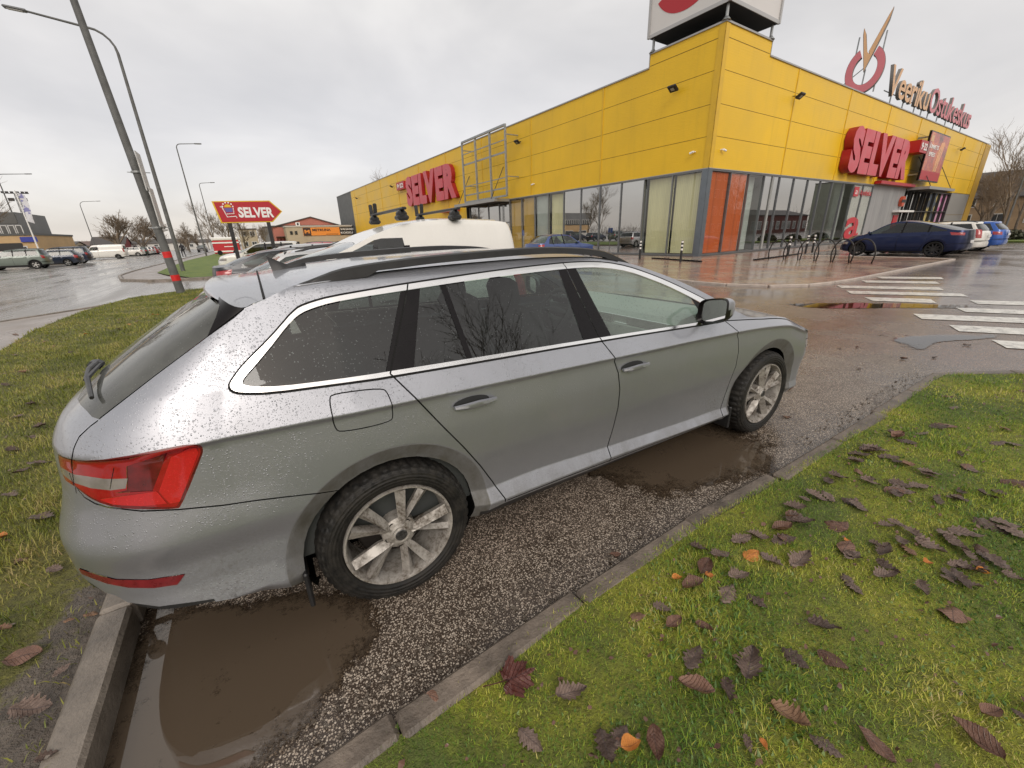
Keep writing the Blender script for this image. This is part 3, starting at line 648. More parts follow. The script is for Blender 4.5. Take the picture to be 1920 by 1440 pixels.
        # door handles: flat disc with the cup's shade painted in and a rounded bar
        for dr,pts in ((rd,[(.285,.876),(.40,.880),(.485,.875)]),(fd,[(1.265,.850),(1.375,.855),(1.465,.850)])):
            q=[P(a,b_) for a,b_ in pts]; q=[np.array([a[0],a[1]*(-sg) if sg>0 else a[1],a[2]]) for a in q]
            o_=np.array([0,sg*.032,0]); hd=MB(); L0=[]
            ra=resample(q,13)
            for i,pp in enumerate(ra):
                t_=i/12; up=.010+.008*math.sin(math.pi*min(1,t_*1.05)); out_=.010+.030*math.sin(math.pi*(.06+.88*t_))**.6
                L0.append([pp+np.array([0,sg*(out_-.006),-up]),pp+np.array([0,sg*(out_+.005),-up*.3]),pp+np.array([0,sg*(out_+.003),up*.55]),pp+np.array([0,sg*(out_-.008),up*.75]),pp+np.array([0,sg*(out_-.016),0])])
            G=np.array([l+[l[0]] for l in L0]); hd.grid(G,0,flip=(sg<0)); hd.add(L0[0],[(0,1,2,3,4)]); hd.add(L0[-1],[(4,3,2,1,0)])
            ho=hd.build('door_handle',PT,dr,smooth=True,angle=50)
            cup=MB(); cc=(q[1]+q[0])/2+np.array([.028,0,.003]); n_=[]
            ring=[(cc[0]+.085*math.cos(a)*(1 if 1 else 1),cc[2]+.026*math.sin(a)) for a in np.linspace(0,2*math.pi,24,endpoint=False)]
            V=[(a,cc[1]+sg*.0025,c_) for a,c_ in ring]+[(cc[0],cc[1]+sg*.001,cc[2])]
            cup.add(V,[(i,(i+1)%24,24) for i in range(24)],0); cup.build('handle_cup',M_indark if 0 else simple('handle_recess_shade',(.05,.052,.055),.35,.3),dr,smooth=True)
        # mirror
        m=MB(); mc=P(2.02,1.07); my=sg*(abs(mc[1])+.108); prof=[]
        G=[]
        for i,t_ in enumerate(np.linspace(0,1,9)):   # housing from the glass plane forward, rounded
            k=math.sqrt(max(0,1-(t_*.98)**2.2)); x0=1.97+.11*t_
            rw,rh=.090*(.55+.45*k) if t_>0 else .090,.075*k**.8
            ring=[]
            for a in np.linspace(0,2*math.pi,24,endpoint=False):
                ca,sa=math.cos(a),math.sin(a); n_=.5
                yy=rw*math.copysign(abs(ca)**n_,ca); zz=rh*math.copysign(abs(sa)**n_,sa)
                ring.append((x0+.03*(sg*yy/.118 if False else -abs(0))-.035*(-yy/rw if sg<0 else yy/rw)*0 , my+yy, 1.088+zz+.016*(yy*sg/rw)))
            G.append(ring+[ring[0]])
        G=np.array(G); m.grid(G[:,:],0); cz_=[np.mean([m.v[0][i][2] for i in f_]) for f_ in m.f]; m.m=[1 if z_<1.085 else 0 for z_ in cz_]; m.build('mirror_cap',[PT,M_gloss],None)
        mo=bpy.data.objects['mirror_cap' if 'mirror_cap' in bpy.data.objects else 'mirror_cap']
        mo=[o for o in bpy.data.objects if o.name.startswith('mirror_cap') and o.parent is None][0]
        mr=bpy.data.objects.new('door_mirror',None); COL.objects.link(mr); mr.parent=car; mo.parent=mr
        for p_ in mo.data.polygons: p_.use_smooth=True
        fr=MB(); ring=G[0][:-1]; inner=[(p_[0]+.004,my+(p_[1]-my)*.86,1.088+(p_[2]-1.088)*.84) for p_ in ring]; lip=[(p_[0]-.022,my+(p_[1]-my)*1.0,1.088+(p_[2]-1.088)*1.0) for p_ in ring]
        n_=24; fr.add(list(ring)+lip+inner,[(i,(i+1)%n_,n_+(i+1)%n_,n_+i) for i in range(n_)]+[(n_+i,n_+(i+1)%n_,2*n_+(i+1)%n_,2*n_+i) for i in range(n_)],0)
        low=[(1.985+.13*t_,my+.10*math.cos(a)*(1-t_*.5),1.05-.045+.02*t_) for t_ in (0,1) for a in np.linspace(0,math.pi,2)]
        fr.tube([(2.03,sg*(abs(mc[1])-.03),1.03),(2.03,my-sg*.05,1.022)],[.028,.022],10)
        fr.build('mirror_frame',M_gloss,mr,smooth=True,angle=40)
        gm=MB(); gm.add(inner,[tuple(range(n_))],0); gm.build('mirror_glass',simple('mirror_glass',(.8,.8,.8),.02,1),mr)
        # roof rail: arched bar with a wide foot at both ends
        rl=MB(); xs=np.linspace(-.235,1.62,44); ye=cur([(-.235,.668),(.2,.662),(1.0,.652),(1.62,.640)])
        base=cur([(-.3,1.392),(-.2,1.398),(.2,1.423),(.84,1.434),(1.2,1.425),(1.45,1.385),(1.65,1.338)]); top_=cur([(-.235,1.388),(-.15,1.412),(-.02,1.449),(.15,1.466),(.4,1.480),(.87,1.490),(1.15,1.478),(1.35,1.452),(1.5,1.402),(1.62,1.350)])
        G=[]
        for x in xs:
            y0=float(ye(x)); bz=float(base(x))+.006; tz=float(top_(x)); foot=x<.075 or x>1.37
            lo=bz-.012 if foot else max(bz+.006,tz-.034)
            G.append([(x,sg*(y0+.020),lo),(x,sg*(y0+.016),tz-.006),(x,sg*(y0+.004),tz),(x,sg*(y0-.012),tz-.003),(x,sg*(y0-.016),lo),(x,sg*(y0+.020),lo)])
        rl.grid(np.array(G),0,flip=(sg>0)); rl.build('roof_rail',M_black,car,smooth=True,angle=40)
        dt=MB(); dt.tube([P(x,float(s.top(x))-.001)*np.array([1,-sg,1])+np.array([0,0,.002]) if sg>0 else P(x,float(s.top(x))-.001)+np.array([0,0,.002]) for x in np.linspace(.08,1.42,24)],.003,6); dt.build('roof_seam',M_gap,car)
        dt=MB(); dt.tube([P(x,float(s.top(x))-.003)*np.array([1,-sg,1]) if sg>0 else P(x,float(s.top(x))-.003) for x in np.linspace(-.2,.08,12)],.004,6); dt.build('roof_edge_joint',PT,car,smooth=True)
        # wheel wells: lip, inner arch and inner wall
        for ax,az in HERO['arches']:
            wl=MB(); ra=HERO['flare'][0]; a_=np.linspace(R_(-28),R_(208),40); G=[]
            for a in a_:
                e=P(ax+ra*math.cos(a),max(.2,az+ra*math.sin(a))); y0=abs(e[1])
                G.append([(e[0],sg*y0,e[2]),(e[0],sg*(y0-.02),e[2]),(ax+(ra+.03)*math.cos(a),sg*(y0-.03),az+(ra+.03)*math.sin(a)),(ax+(ra+.03)*math.cos(a),sg*.58,az+(ra+.03)*math.sin(a))])
            wl.grid(np.array(G),0,flip=(sg>0)); wl.add([(p_[3]) for p_ in G],[tuple(range(len(G)))],0); wl.build('wheel_arch_liner',M_well,car,smooth=True,angle=40)
            # mud flap
            mf=MB(); fx=ax-.385 if ax<1 else ax-.40
            mf.box((fx+.0,sg*.80,.235),(.018,.20,.17),bev=.006,M=None); mf.build('mud_flap',M_black,car)
    # tail parts that run across the car
    mesh_part('rear_bumper',two('rear_bumper'),PT,car); mesh_part('lower_valance',two('lower_valance'),M_black,car)
    big=max(loose(two('tailgate')),key=lambda q_:len(q_[1])); gl_=sorted(loose(out['tailgate']),key=lambda q_:-len(q_[1]))[0]; tg=mesh_part('tailgate',joinp(gl_,mirror(gl_)),PT,car); mesh_part('rear_window',two('rear_window'),M_grear,tg); cb_=sorted(loose(out['corner_blade']),key=lambda q_:-len(q_[1]))[0]; mesh_part('corner_blade',cb_,M_gloss,tg); mesh_part('corner_blade',mirror(cb_),M_gloss,tg)
    mesh_part('front_bumper',two('front_bumper'),PT,car); mesh_part('grille',two('grille'),M_black,car)
    Es=[P(-.426,1.3645),P(-.52,1.352),P(-.610,1.342)]; Es+=[np.array([-.388,-.690,1.3435]),np.array([-.414,-.645,1.350]),np.array([-.440,-.618,1.364]),np.array([-.458,-.600,1.378])]
    Es=resample(Es,12); Cs=[(-.304-.200*t_,0,1.411-.010*t_-.008*t_*t_) for t_ in np.linspace(0,1,12)]
    sp=span(Es,Cs,21,2.6); Vb=sp[0].reshape(12,21,3)[-1]
    lip=np.array([Vb,Vb+np.array([-.006,0,-.008]),Vb+np.array([.004,0,-.022]),Vb+np.array([.12,0,-.02])]); 
    so=mesh_part('spoiler',sp,PT,tg); lm=MB(); lm.grid(lip,0); lm.build('spoiler_lip',PT,so,smooth=True)
    gp=MB(); gp.tube([(-.301,yy,1.4105-.0465*abs(yy/.714)**2.4) for yy in np.linspace(-.714,.714,31)],.0045,6); gp.build('spoiler_gap',M_gap,car)
    # wiper on the rear window, brand-free
    wp=MB()
    def onw(u,v,o=.02):
        e=1e-3; a=P(u,v); n_=np.cross(P(u+e,v)-a,P(u,v+e)-a); n_/=np.linalg.norm(n_); return a+n_*o
    wp.box(tuple(onw(-1.74,1.085,.025)),(.045,.06,.035),bev=.012); wp.tube([onw(-1.74,1.09,.030),onw(-1.58,1.10,.030),onw(-1.38,1.112,.024)],[.010,.008,.006],8)
    wp.tube([onw(-1.58,1.120,.018),onw(-1.38,1.116,.024),onw(-1.17,1.103,.018)],[.006,.008,.006],6)
    wp.build('rear_wiper',M_black,tg)
    # plate and recess, tow hook cover
    pl=MB(); pl.box((-1.068,0,.88),(.012,.52,.115),bev=.004); pl.build('number_plate',M_plate,tg)
    th=MB(); th.tube([(-1.08,.0,.36),(-1.16,0,.36),(-1.19,0,.40),(-1.19,0,.475)],.018,10); th.build('tow_bar',M_black,car)
    tb=MB(); tb.lathe([(0,.05),(.035,.045),(.04,.03),(.04,0),(.03,-.02),(0,-.03)],16,c=(-1.19,0,.52),axis='z'); tb.build('tow_ball_cap',M_black,car)
    # shark-fin aerial
    fn=MB(); G=[]
    for t_ in np.linspace(0,1,9):
        x=-.235+.155*t_; hgt=.016+.056*max(0,1-t_/.5)**1.15; zz=float(ct(x)); w_=.021*math.sin(math.pi*min(1,.16+.84*t_))**.5*(1 if t_<1 else .4)
        xo=-.012*(hgt/.06)
        G.append([(x,-w_,zz-.004),(x+xo*.3,-w_*.55,zz+min(.018,hgt*.7)),(x+xo*.7,-.004,zz+hgt*.75),(x+xo,0,zz+hgt),(x+xo*.7,.004,zz+hgt*.75),(x+xo*.3,w_*.55,zz+min(.018,hgt*.7)),(x,w_,zz-.004)])
    G=np.array(G); fn.grid(G,0); fn.add(G[0],[tuple(range(7))]); fn.add(G[-1],[tuple(range(7))[::-1]]); fn.build('roof_aerial',M_black,car,smooth=True,angle=40)
    # wheels
    RM=dirty_alloy('dirty_alloy_rim')
    for x in (0,2.852):
        for sg in (-1,1): wheel(car,x,sg*(.935-.017-.1175),.334,sg,rimmat=RM,rot=14 if x==0 else 40)
    # underbody and inside
    ub=MB(); ub.box((1.4,0,.30),(2.05,1.66,.16)); ub.box((1.42,0,.36),(4.5,1.10,.22)); ub.box((-.62,0,.50),(.66,1.5,.16)); ub.box((3.42,0,.45),(.4,1.4,.4)); ub.build('underbody',M_well,car)
    dk=MB(); dk.box((.95,-.80,.64),(2.9,.03,.60)); dk.box((.95,.80,.64),(2.9,.03,.60)); dk.box((1.2,0,.44),(3.6,1.5,.04)); dk.box((-.35,0,.92),(.95,1.36,.03)); dk.box((-.03,0,.7),(.06,1.4,.5)); dk.build('cabin_lining',M_indark,car)
    hl=MB(); xs=np.linspace(-.28,1.35,12); G=[[(x,yy,float(ct(min(x,1.3)))-.045-.02*abs(yy/.6)**3) for yy in np.linspace(-.60,.60,9)] for x in xs]; hl.grid(np.array(G),0); hl.build('headliner',M_headl,car,smooth=True)
    ds=MB(); prof=[(2.45,1.01),(2.15,1.005),(2.03,.985),(1.985,.955),(1.99,.905),(1.965,.885),(1.97,.80),(2.02,.72),(2.10,.60),(2.4,.6)]
    ds.prism(prof,lambda a,b_,d:(a,d,b_),-.70,.70,0); ds.build('dashboard',M_inpale,car)
    dv=MB(); dv.box((1.978,-.45,.925),(.02,.34,.045)); dv.box((1.974,.02,.915),(.02,.30,.05)); dv.box((1.955,.02,.80),(.02,.24,.13)); dv.build('dashboard_vents',M_indark,car)
    dh=MB(); 
    for z_ in (.953,.897): dh.tube([(1.975,-.66,z_),(1.975,.22,z_)],.004,6)
    dh.build('dashboard_trim_line',M_chrome,car)
    bn=MB(); bn.prism([(2.08,1.0),(1.93,1.045),(1.90,1.03),(1.92,.98),(2.0,.96)],lambda a,b_,d:(a,d,b_),.22,.56,0); bn.build('instrument_hood',M_indark,car)
    st=MB(); a_=np.linspace(0,2*math.pi,28); cx,cy,cz_=1.80,.38,.93
    st.tube([(cx+.17*math.sin(t_)*.42,cy+.185*math.cos(t_),cz_+.185*math.sin(t_)*.9) for t_ in a_],.016,8,cap=False); st.tube([(cx+.02,cy,cz_),(cx+.2,cy,cz_-.06)],.045,10); st.tube([(cx,cy-.18,cz_),(cx+.02,cy,cz_),(cx,cy+.18,cz_)],[.012,.04,.012],8); st.build('steering_wheel',M_indark,car)
    for yy,x0,wd in ((-.38,1.02,.52),(.38,1.02,.52),(-.42,.02,.5),(.0,.02,.36),(.42,.02,.5)):
        se=MB(); se.box((x0+.22,yy,.60),(.52,wd,.16),bev=.05); M=Matrix.Translation((x0-.05,yy,.90))@Matrix.Rotation(R_(-16),4,'Y'); se.box((0,0,0),(.15,wd*.96,.56),bev=.05,M=M)
        M=Matrix.Translation((x0-.16,yy,1.245))@Matrix.Rotation(R_(-12),4,'Y'); se.box((0,0,0),(.10,.25,.17),bev=.035,M=M); se.tube([(x0-.14,yy-.06,1.1),(x0-.15,yy-.06,1.22)],.007,6); se.tube([(x0-.14,yy+.06,1.1),(x0-.15,yy+.06,1.22)],.007,6)
        se.build('seat',M_seat,car,smooth=True,angle=40)
    return car
HS=Surf(HERO)
make_hero()

# ------------------------------------------------------------------ ground
def ground_mat():
    b=NB('wet_parking_asphalt'); tc=b.tc()
    big=b.noise(.55,5,.6); mid=b.noise(3.2,5,.65); fine=b.noise(38,3,.6)
    v=b.vor(125,vec=b.vec(1,1,1)); v2=b.vor(230)
    rnd=b.sep(v.outputs['Color']); rnd2=b.sep(v2.outputs['Color'])
    # crushed white aggregate showing through worn black binder
    cov=b.map(mid,.3,.7,.55,.92)
    s1=b.ma('MULTIPLY',b.map(v.outputs['Distance'],.36,.50,1,0,True),b.ma('LESS_THAN',rnd[0],cov)); s2=b.ma('MULTIPLY',b.map(v2.outputs['Distance'],.26,.42,1,0,True),b.ma('LESS_THAN',rnd2[0],.6))
    s=b.ma('MAXIMUM',s1,b.ma('MULTIPLY',s2,.8))
    tone=b.mix(rnd[1],(.74,.64,.53),(.34,.27,.21)); 
    # patches of reddish aggregate
    P=b.sep(); red=b.ma('MULTIPLY',b.map(P[0],5.2,7.0,0,1,True),b.map(P[0],9.5,11.0,1,0,True)); red=b.ma('MULTIPLY',red,b.map(big,.35,.6,.45,1))
    tone=b.mix(b.ma('MULTIPLY',red,.8),tone,(.42,.24,.17))
    # farther lanes: newer and finer surface, stones sunk in
    far=b.map(P[0],10.2,11.2,0,1,True); far2=b.map(P[1],2.6,3.6,0,1,True); far=b.ma('MAXIMUM',far,far2)
    s=b.ma('MULTIPLY',s,b.map(far,0,1,1,.25))
    base=b.mix(b.map(mid,.3,.7),(.050,.037,.028),(.085,.064,.049)); base=b.mix(far,base,b.mix(b.map(mid,.3,.7),(.14,.118,.105),(.23,.195,.175)))
    col=b.mix(s,base,tone)
    wet=b.map(big,.38,.62,0,1,True); trk=b.map(b.noise(1.1,5,.65,vec=b.vec(.25,1.2,1)),.40,.64,1.0,.80); grit=b.map(b.noise(14,5,.75),.60,.76,0,.38); hs=b.n('ShaderNodeVectorMath',operation='SCALE'); b.l(col,hs.inputs[0]); b.l(trk,hs.inputs['Scale']); col=b.mix(b.ma('MULTIPLY',grit,b.map(far,0,1,1,.3)),hs.outputs[0],(.040,.031,.024))
    b.p(c=col,r=b.ma('SUBTRACT',b.map(wet,0,1,.34,.17),b.ma('MULTIPLY',far,.06)),sp=.5)
    h=b.ma('ADD',b.ma('MULTIPLY',s,.6),b.ma('MULTIPLY',fine,.5)); st=b.map(far,0,1,.5,.16)
    x=b.n('ShaderNodeBump'); b.l(st,x.inputs['Strength']); x.inputs['Distance'].default_value=.004; b.l(h,x.inputs['Height']); b.p(n=x.outputs[0]); return b.m
def wet_mat(name,c1,c2,r0=.12,r1=.4,scale=1.2,bump=.12,stretch=(1,1,1),rot=0):
    b=NB(name); v=b.vec(*stretch,rot=rot); n=b.noise(scale,6,.62,vec=v); f=b.noise(55,3,.6); c=b.mix(b.map(n,.3,.7),c1,c2); c=b.mix(b.map(f,.3,.7,0,.25),c,(.02,.018,.016))
    b.p(c=c,r=b.map(b.noise(scale*.7,4,.6,vec=v,dist=.4),.35,.62,r0,r1),n=b.bump(f,bump,.01)); return b.m
def paver_mat():
    b=NB('wet_concrete_pavers'); v=b.vec(1,1,1)
    br=b.n('ShaderNodeTexBrick'); b.l(v,br.inputs['Vector']); br.inputs['Scale'].default_value=1; br.inputs['Brick Width'].default_value=.42; br.inputs['Row Height'].default_value=.21; br.inputs['Mortar Size'].default_value=.008
    br.inputs['Color1'].default_value=(.30,.16,.115,1); br.inputs['Color2'].default_value=(.40,.25,.19,1); br.inputs['Mortar'].default_value=(.05,.04,.035,1)
    n=b.noise(.45,4,.6); c=b.mix(b.map(n,.42,.6),br.outputs['Color'],(.38,.31,.235)); c=b.mix(b.map(b.noise(30,3),.3,.7,0,.35),c,(.18,.12,.09))
    w=b.noise(1.1,5,.65,dist=.3); hb=b.ma('SUBTRACT',b.noise(26,3,.6),b.ma('MULTIPLY',br.outputs['Fac'],.8))
    b.p(c=c,r=b.map(w,.35,.6,.10,.26),n=b.bump(hb,.10,.01)); return b.m
M_gr=ground_mat()
def poly_obj(name,poly,z,mat,kind='structure',thick=0,smat=None):
    m=MB(); n=len(poly); a=sum(poly[i][0]*poly[(i+1)%n][1]-poly[(i+1)%n][0]*poly[i][1] for i in range(n))
    if a<0: poly=poly[::-1]
    if thick: m.add([(x,y,z) for x,y in poly]+[(x,y,z-thick) for x,y in poly],[tuple(range(n))]+[(i,n+i,n+(i+1)%n,(i+1)%n) for i in range(n)])
    else: m.add([(x,y,z) for x,y in poly],[tuple(range(n))])
    o=m.build(name,mat); 
    if kind: tag(o,kind=kind)
    return o
poly_obj('ground',[(-1200,-1200),(1200,-1200),(1200,1200),(-1200,1200)],0,M_gr)
M_road=wet_mat('wet_road_asphalt',(.22,.208,.195),(.34,.325,.305),.10,.36,.8,.05,(1.6,.22,1))
poly_obj('road',[(-5.6,-60),(-5.6,12.6),(-4.8,13.2),(-4.1,14.4),(-3.3,16.4),(-1.3,17.3),(9,17.6),(9,22.2),(-2.3,22.6),(-4.3,23.0),(-6.0,25.4),(-6.9,29.5),(-7.2,35),(-7.3,46),(-7.6,300),(-24,300),(-24,-60)],.004,M_road)
M_path=wet_mat('wet_concrete_path',(.26,.225,.20),(.36,.315,.285),.25,.5,1.5,.08)
poly_obj('pavement',[(-5.45,-60),(-5.45,12.5),(-4.7,13.1),(-4.05,14.2),(-3.25,16.2),(-1.3,17.1),(-1.3,-60)],.05,M_path,thick=.05)
poly_obj('pavement',[(-2.0,22.9),(-4.2,23.2),(-5.8,25.6),(-6.7,29.6),(-7.0,35),(-7.1,46),(-7.4,300),(6,300),(6,22.9)],.07,M_path,thick=.07)
M_pave=paver_mat()
fore=[(11.2,5.1),(11.45,4.6),(11.9,4.22),(12.4,3.95),(12.9,3.82),(14.5,3.74),(17.1,3.8),(21.6,3.92),(24.9,4.02),(25.0,10.9),(62,13.0),(62,15.6),(21.5,13.7),(17.8,95),(13.4,95),(14.3,16),(13.3,13.9),(12.4,11.0),(11.8,9.3),(11.35,8.0),(11.12,6.8),(11.08,5.8)]
poly_obj('forecourt_paving',fore,.05,M_pave,thick=.05)
M_kerb=simple('wet_kerb_concrete',(.21,.18,.15),.42,var=.35,vs=5,bump=.5,bs=60)
M_kerbd=simple('worn_brown_kerb_concrete',(.15,.122,.098),.45,var=.5,vs=7,bump=.8,bs=45)
M_kerbl=simple('pale_kerb_concrete',(.42,.36,.32),.4,var=.2,vs=4,bump=.3,bs=60)
def kerb(name,pts,w,z,mat,seg=.95,side=1,z0=0,jit=.004):
    """kerb stones laid end to end along a line, the line is the road-side top edge"""
    rnd=random.Random(5); m=MB(); P=np.array(pts,float); d=np.r_[0,np.cumsum(np.hypot(*np.diff(P,axis=0).T))]; n=max(1,int(d[-1]/seg))
    for i in range(n):
        a=d[-1]*i/n+.004; b=d[-1]*(i+1)/n-.004
        p=np.array([np.interp(a,d,P[:,k]) for k in (0,1)]); q=np.array([np.interp(b,d,P[:,k]) for k in (0,1)]); t=(q-p); Lg=np.hypot(*t); t/=Lg+1e-9; nn=np.array([-t[1],t[0]])*side
        c=(p+q)/2+nn*w/2; j=rnd.uniform(-jit,jit); M=Matrix.Translation((c[0]+nn[0]*j,c[1]+nn[1]*j,(z+z0)/2-.05+j*.5))@Matrix.Rotation(math.atan2(t[1],t[0])+rnd.uniform(-1,1)*jit*1.2,4,'Z')
        m.box((0,0,0),(Lg,w,z-z0+.1),M=M,bev=.014)
    return tag(m.build(name,mat),kind='structure')
kerb('kerb',[(-1.045,-.52),(-.5,-.47),(0,-.42),(.6,-.39),(1.3,-.36),(2.2,-.37),(3.0,-.37),(4.2,-.335),(5.3,-.30),(5.68,-.30),(5.95,-.44),(6.45,-.83),(7.6,-1.75),(9.5,-3.3),(14,-7)],.10,.050,M_kerbd,.80,-1,jit=.016)
kerb('kerb',[(-1.035,-.5),(-1.04,.3),(-1.05,1.0),(-1.06,3),(-1.1,8),(-1.15,16.9)],.115,.125,M_kerb,1.0,1,jit=.006)
kerb('kerb',[(-1.2,17.25),(-3.2,16.35),(-4.0,14.3),(-4.75,13.15),(-5.55,12.55),(-5.6,8),(-5.6,-20)],.09,.075,M_kerb,1,1)
kerb('kerb',[(6,22.75),(-2.0,22.75),(-4.25,23.1),(-5.95,25.5),(-6.85,29.6),(-7.15,35),(-7.25,46),(-7.5,120)],.12,.12,M_kerb,1.2,-1)
kerb('kerb',[tuple(p) for p in fore[:10]][::-1]+[(11.05,5.8),(11.1,6.8),(11.33,8.0),(11.78,9.3),(12.38,11.0),(13.28,13.9),(14.2,16.2)],.10,.062,M_kerbl,1.0,1)
# crossing stripes
M_zeb=NB('worn_white_road_paint'); _n=M_zeb.noise(7,6,.7); _n2=M_zeb.noise(60,3,.6)
M_zeb.p(c=M_zeb.mix(M_zeb.ma('MULTIPLY',M_zeb.map(_n,.42,.66),M_zeb.map(_n2,.3,.6)),(.74,.72,.66),(.10,.09,.085)),r=.28,n=M_zeb.bump(_n2,.15,.01))
Z=[[(15.91,3.65),(16.75,2.4),(16.2,2.2),(15.43,3.34)],[(14.6,3.54),(15.42,2.18),(14.9,1.95),(14.1,3.25)],[(12.95,3.5),(14.05,1.77),(13.55,1.55),(12.48,3.2)],[(12.0,2.92),(13.12,1.18),(12.65,.95),(11.55,2.65)],[(11.15,2.26),(11.75,1.32),(11.2,1.08),(10.71,1.95)],[(12.07,.82),(13.0,-.6),(12.5,-.8),(11.6,.6)],[(10.8,.72),(11.9,-.95),(11.4,-1.15),(10.4,.5)],[(9.57,.98),(10.95,-1.1),(10.5,-1.3),(9.12,.74)],[(8.85,.35),(9.95,-1.35),(9.5,-1.55),(8.4,.13)],[(8.06,-.26),(9.0,-1.7),(8.6,-1.9),(7.65,-.47)],[(7.3,-.9),(8.0,-2.0),(7.6,-2.2),(6.95,-1.1)]]
for q in Z:
    o=poly_obj('crossing_stripe',q,.008,M_zeb.m)
for y0 in (10.5,7.8,5.1):   # bay lines by the parked cars
    pass
for xx in (25.4,28.4,31.1,33.8,36.5,39.2):
    poly_obj('bay_line',[(xx,4.3),(xx+.12,4.3),(xx+.12,9.6),(xx,9.6)],.008,M_zeb.m)
# puddles: sheets that thin out to nothing at an uneven rim
def puddle_mat(name,c,murk=1.0,r=.015):
    b=NB(name); at=b.n('ShaderNodeAttribute'); at.attribute_name='depth'; n=b.noise(3.2,7,.75); n2=b.noise(60,3,.7)
    lv=b.ma('SUBTRACT',at.outputs['Fac'],b.ma('ADD',b.map(n,.3,.7,0,.75),b.map(n2,.3,.7,0,.22)))
    a=b.map(lv,-.04,.10,0,1,True); deep=b.map(lv,0,.34,.25,murk,True)
    b.p(c=c,r=r,sp=1.0,n=b.bump(b.noise(6,2,.5),.012,.02)); tr=b.n('ShaderNodeBsdfTransparent')
    gl=b.n('ShaderNodeBsdfGlossy'); gl.inputs['Roughness'].default_value=.02; fr=b.n('ShaderNodeFresnel'); fr.inputs[0].default_value=1.333
    m1=b.n('ShaderNodeMixShader'); tr2=b.n('ShaderNodeBsdfTransparent'); tr2.inputs[0].default_value=(.55,.46,.36,1); b.l(fr.outputs[0],m1.inputs[0]); b.l(tr2.outputs[0],m1.inputs[1]); b.l(gl.outputs[0],m1.inputs[2])
    m2=b.n('ShaderNodeMixShader'); b.l(deep,m2.inputs[0]); b.l(m1.outputs[0],m2.inputs[1]); b.l(b.b.outputs[0],m2.inputs[2])
    m3=b.n('ShaderNodeMixShader'); b.l(a,m3.inputs[0]); b.l(tr.outputs[0],m3.inputs[1]); b.l(m2.outputs[0],m3.inputs[2]); b.l(m3.outputs[0],b.out.inputs[0]); return b.m
M_pud=puddle_mat('muddy_puddle_water',(.105,.078,.054),.93); M_pud2=puddle_mat('clear_puddle_water',(.07,.06,.05),.35)
def puddle(poly,mat,z=.006,hard=()):
    poly=smooth_poly(poly,2); P=np.array(poly); c=P.mean(0); rings=[1,.93,.85,.75,.6,.4,.2]; V=[];D=[]
    n=len(P)
    for k,r in enumerate(rings):
        for p in P: q=c+(p-c)*r; V.append((q[0],q[1],z)); D.append(min(1.,(1-r)*1.9))
    V.append((c[0],c[1],z)); D.append(1); F=[]
    for k in range(len(rings)-1):
        for i in range(n): F.append((k*n+i,k*n+(i+1)%n,(k+1)*n+(i+1)%n,(k+1)*n+i))
    b0=(len(rings)-1)*n
    for i in range(n): F.append((b0+i,b0+(i+1)%n,len(V)-1))
    a=sum(P[i][0]*P[(i+1)%n][1]-P[(i+1)%n][0]*P[i][1] for i in range(n))
    if a<0: F=[f[::-1] for f in F]
    m=MB(); m.add(V,F); o=m.build('puddle',mat); at=o.data.attributes.new('depth','FLOAT','POINT'); at.data.foreach_set('value',D); tag(o,kind='structure'); return o
puddle([(-1.3,.85),(-1.0,.72),(-.66,.50),(-.26,.42),(.06,.18),(-.02,-.12),(-.30,-.32),(-.52,-.46),(-.75,-.62),(-1.3,-.72)],M_pud)
puddle([(1.02,.46),(1.22,.10),(1.40,-.18),(1.66,-.38),(2.1,-.50),(2.65,-.46),(3.05,-.25),(3.1,.35),(2.85,.95),(2.0,1.2),(1.25,1.0)],M_pud)
puddle([(8.5,3.2),(9.2,3.1),(10.1,2.3),(11.2,1.2),(11.9,.1),(11.2,.1),(10.2,1.2),(9.2,1.9),(8.6,2.5)],M_pud2)
puddle([(6.7,.45),(7.2,.75),(8.0,.35),(8.9,-.4),(8.3,-.35),(7.4,.15),(6.5,.05)],M_pud2)
puddle([(7.9,-.9),(8.8,-1.0),(10.0,-2.1),(9.2,-2.0),(8.2,-1.4)],M_pud2)
puddle([(10.9,9.6),(11.6,9.4),(11.9,11.2),(11.6,13.0),(10.6,12.4),(10.4,10.8)],M_pud2)
# ------------------------------------------------------------------ lawns
def lawn_mat(name,cs,mud,bare=None):
    b=NB(name); n=b.noise(1.6,5,.6); n2=b.noise(22,4,.7); n3=b.noise(90,3,.7)
    c=b.mix(b.map(n,.40,.60),cs[0],cs[1]); c=b.mix(b.map(n2,.3,.7,0,.8),c,cs[2]); c=b.mix(b.map(n3,.45,.75,0,.6),c,mud)
    if bare:
        P=b.sep(); k=b.ma('MULTIPLY',b.map(P[0],-1.80,-1.15,0,1),b.map(P[1],1.7,.1,0,1)); k=b.ma('ADD',k,b.ma('MULTIPLY',b.ma('SUBTRACT',b.noise(3.4,6,.7),.5),1.5)); k=b.map(k,.50,.66,0,1,True)
        mc=b.mix(b.map(b.noise(9,5,.7),.3,.7),(.19,.155,.125),(.075,.058,.044)); c=b.mix(k,c,mc); b.p(c=c,r=b.map(k,0,1,.75,.36),n=b.bump(b.ma('ADD',n2,b.ma('MULTIPLY',b.noise(12,6,.75),1.6)),1.0,.03)); return b.m
    b.p(c=c,r=.75,n=b.bump(b.ma('ADD',n2,n3),.9,.02)); return b.m
M_lawnR=lawn_mat('moss_and_turf',((.13,.185,.030),(.35,.36,.03),(.08,.09,.02)),(.06,.045,.025))
M_lawnL=lawn_mat('autumn_turf',((.15,.16,.030),(.22,.21,.04),(.08,.08,.022)),(.09,.065,.042),True)
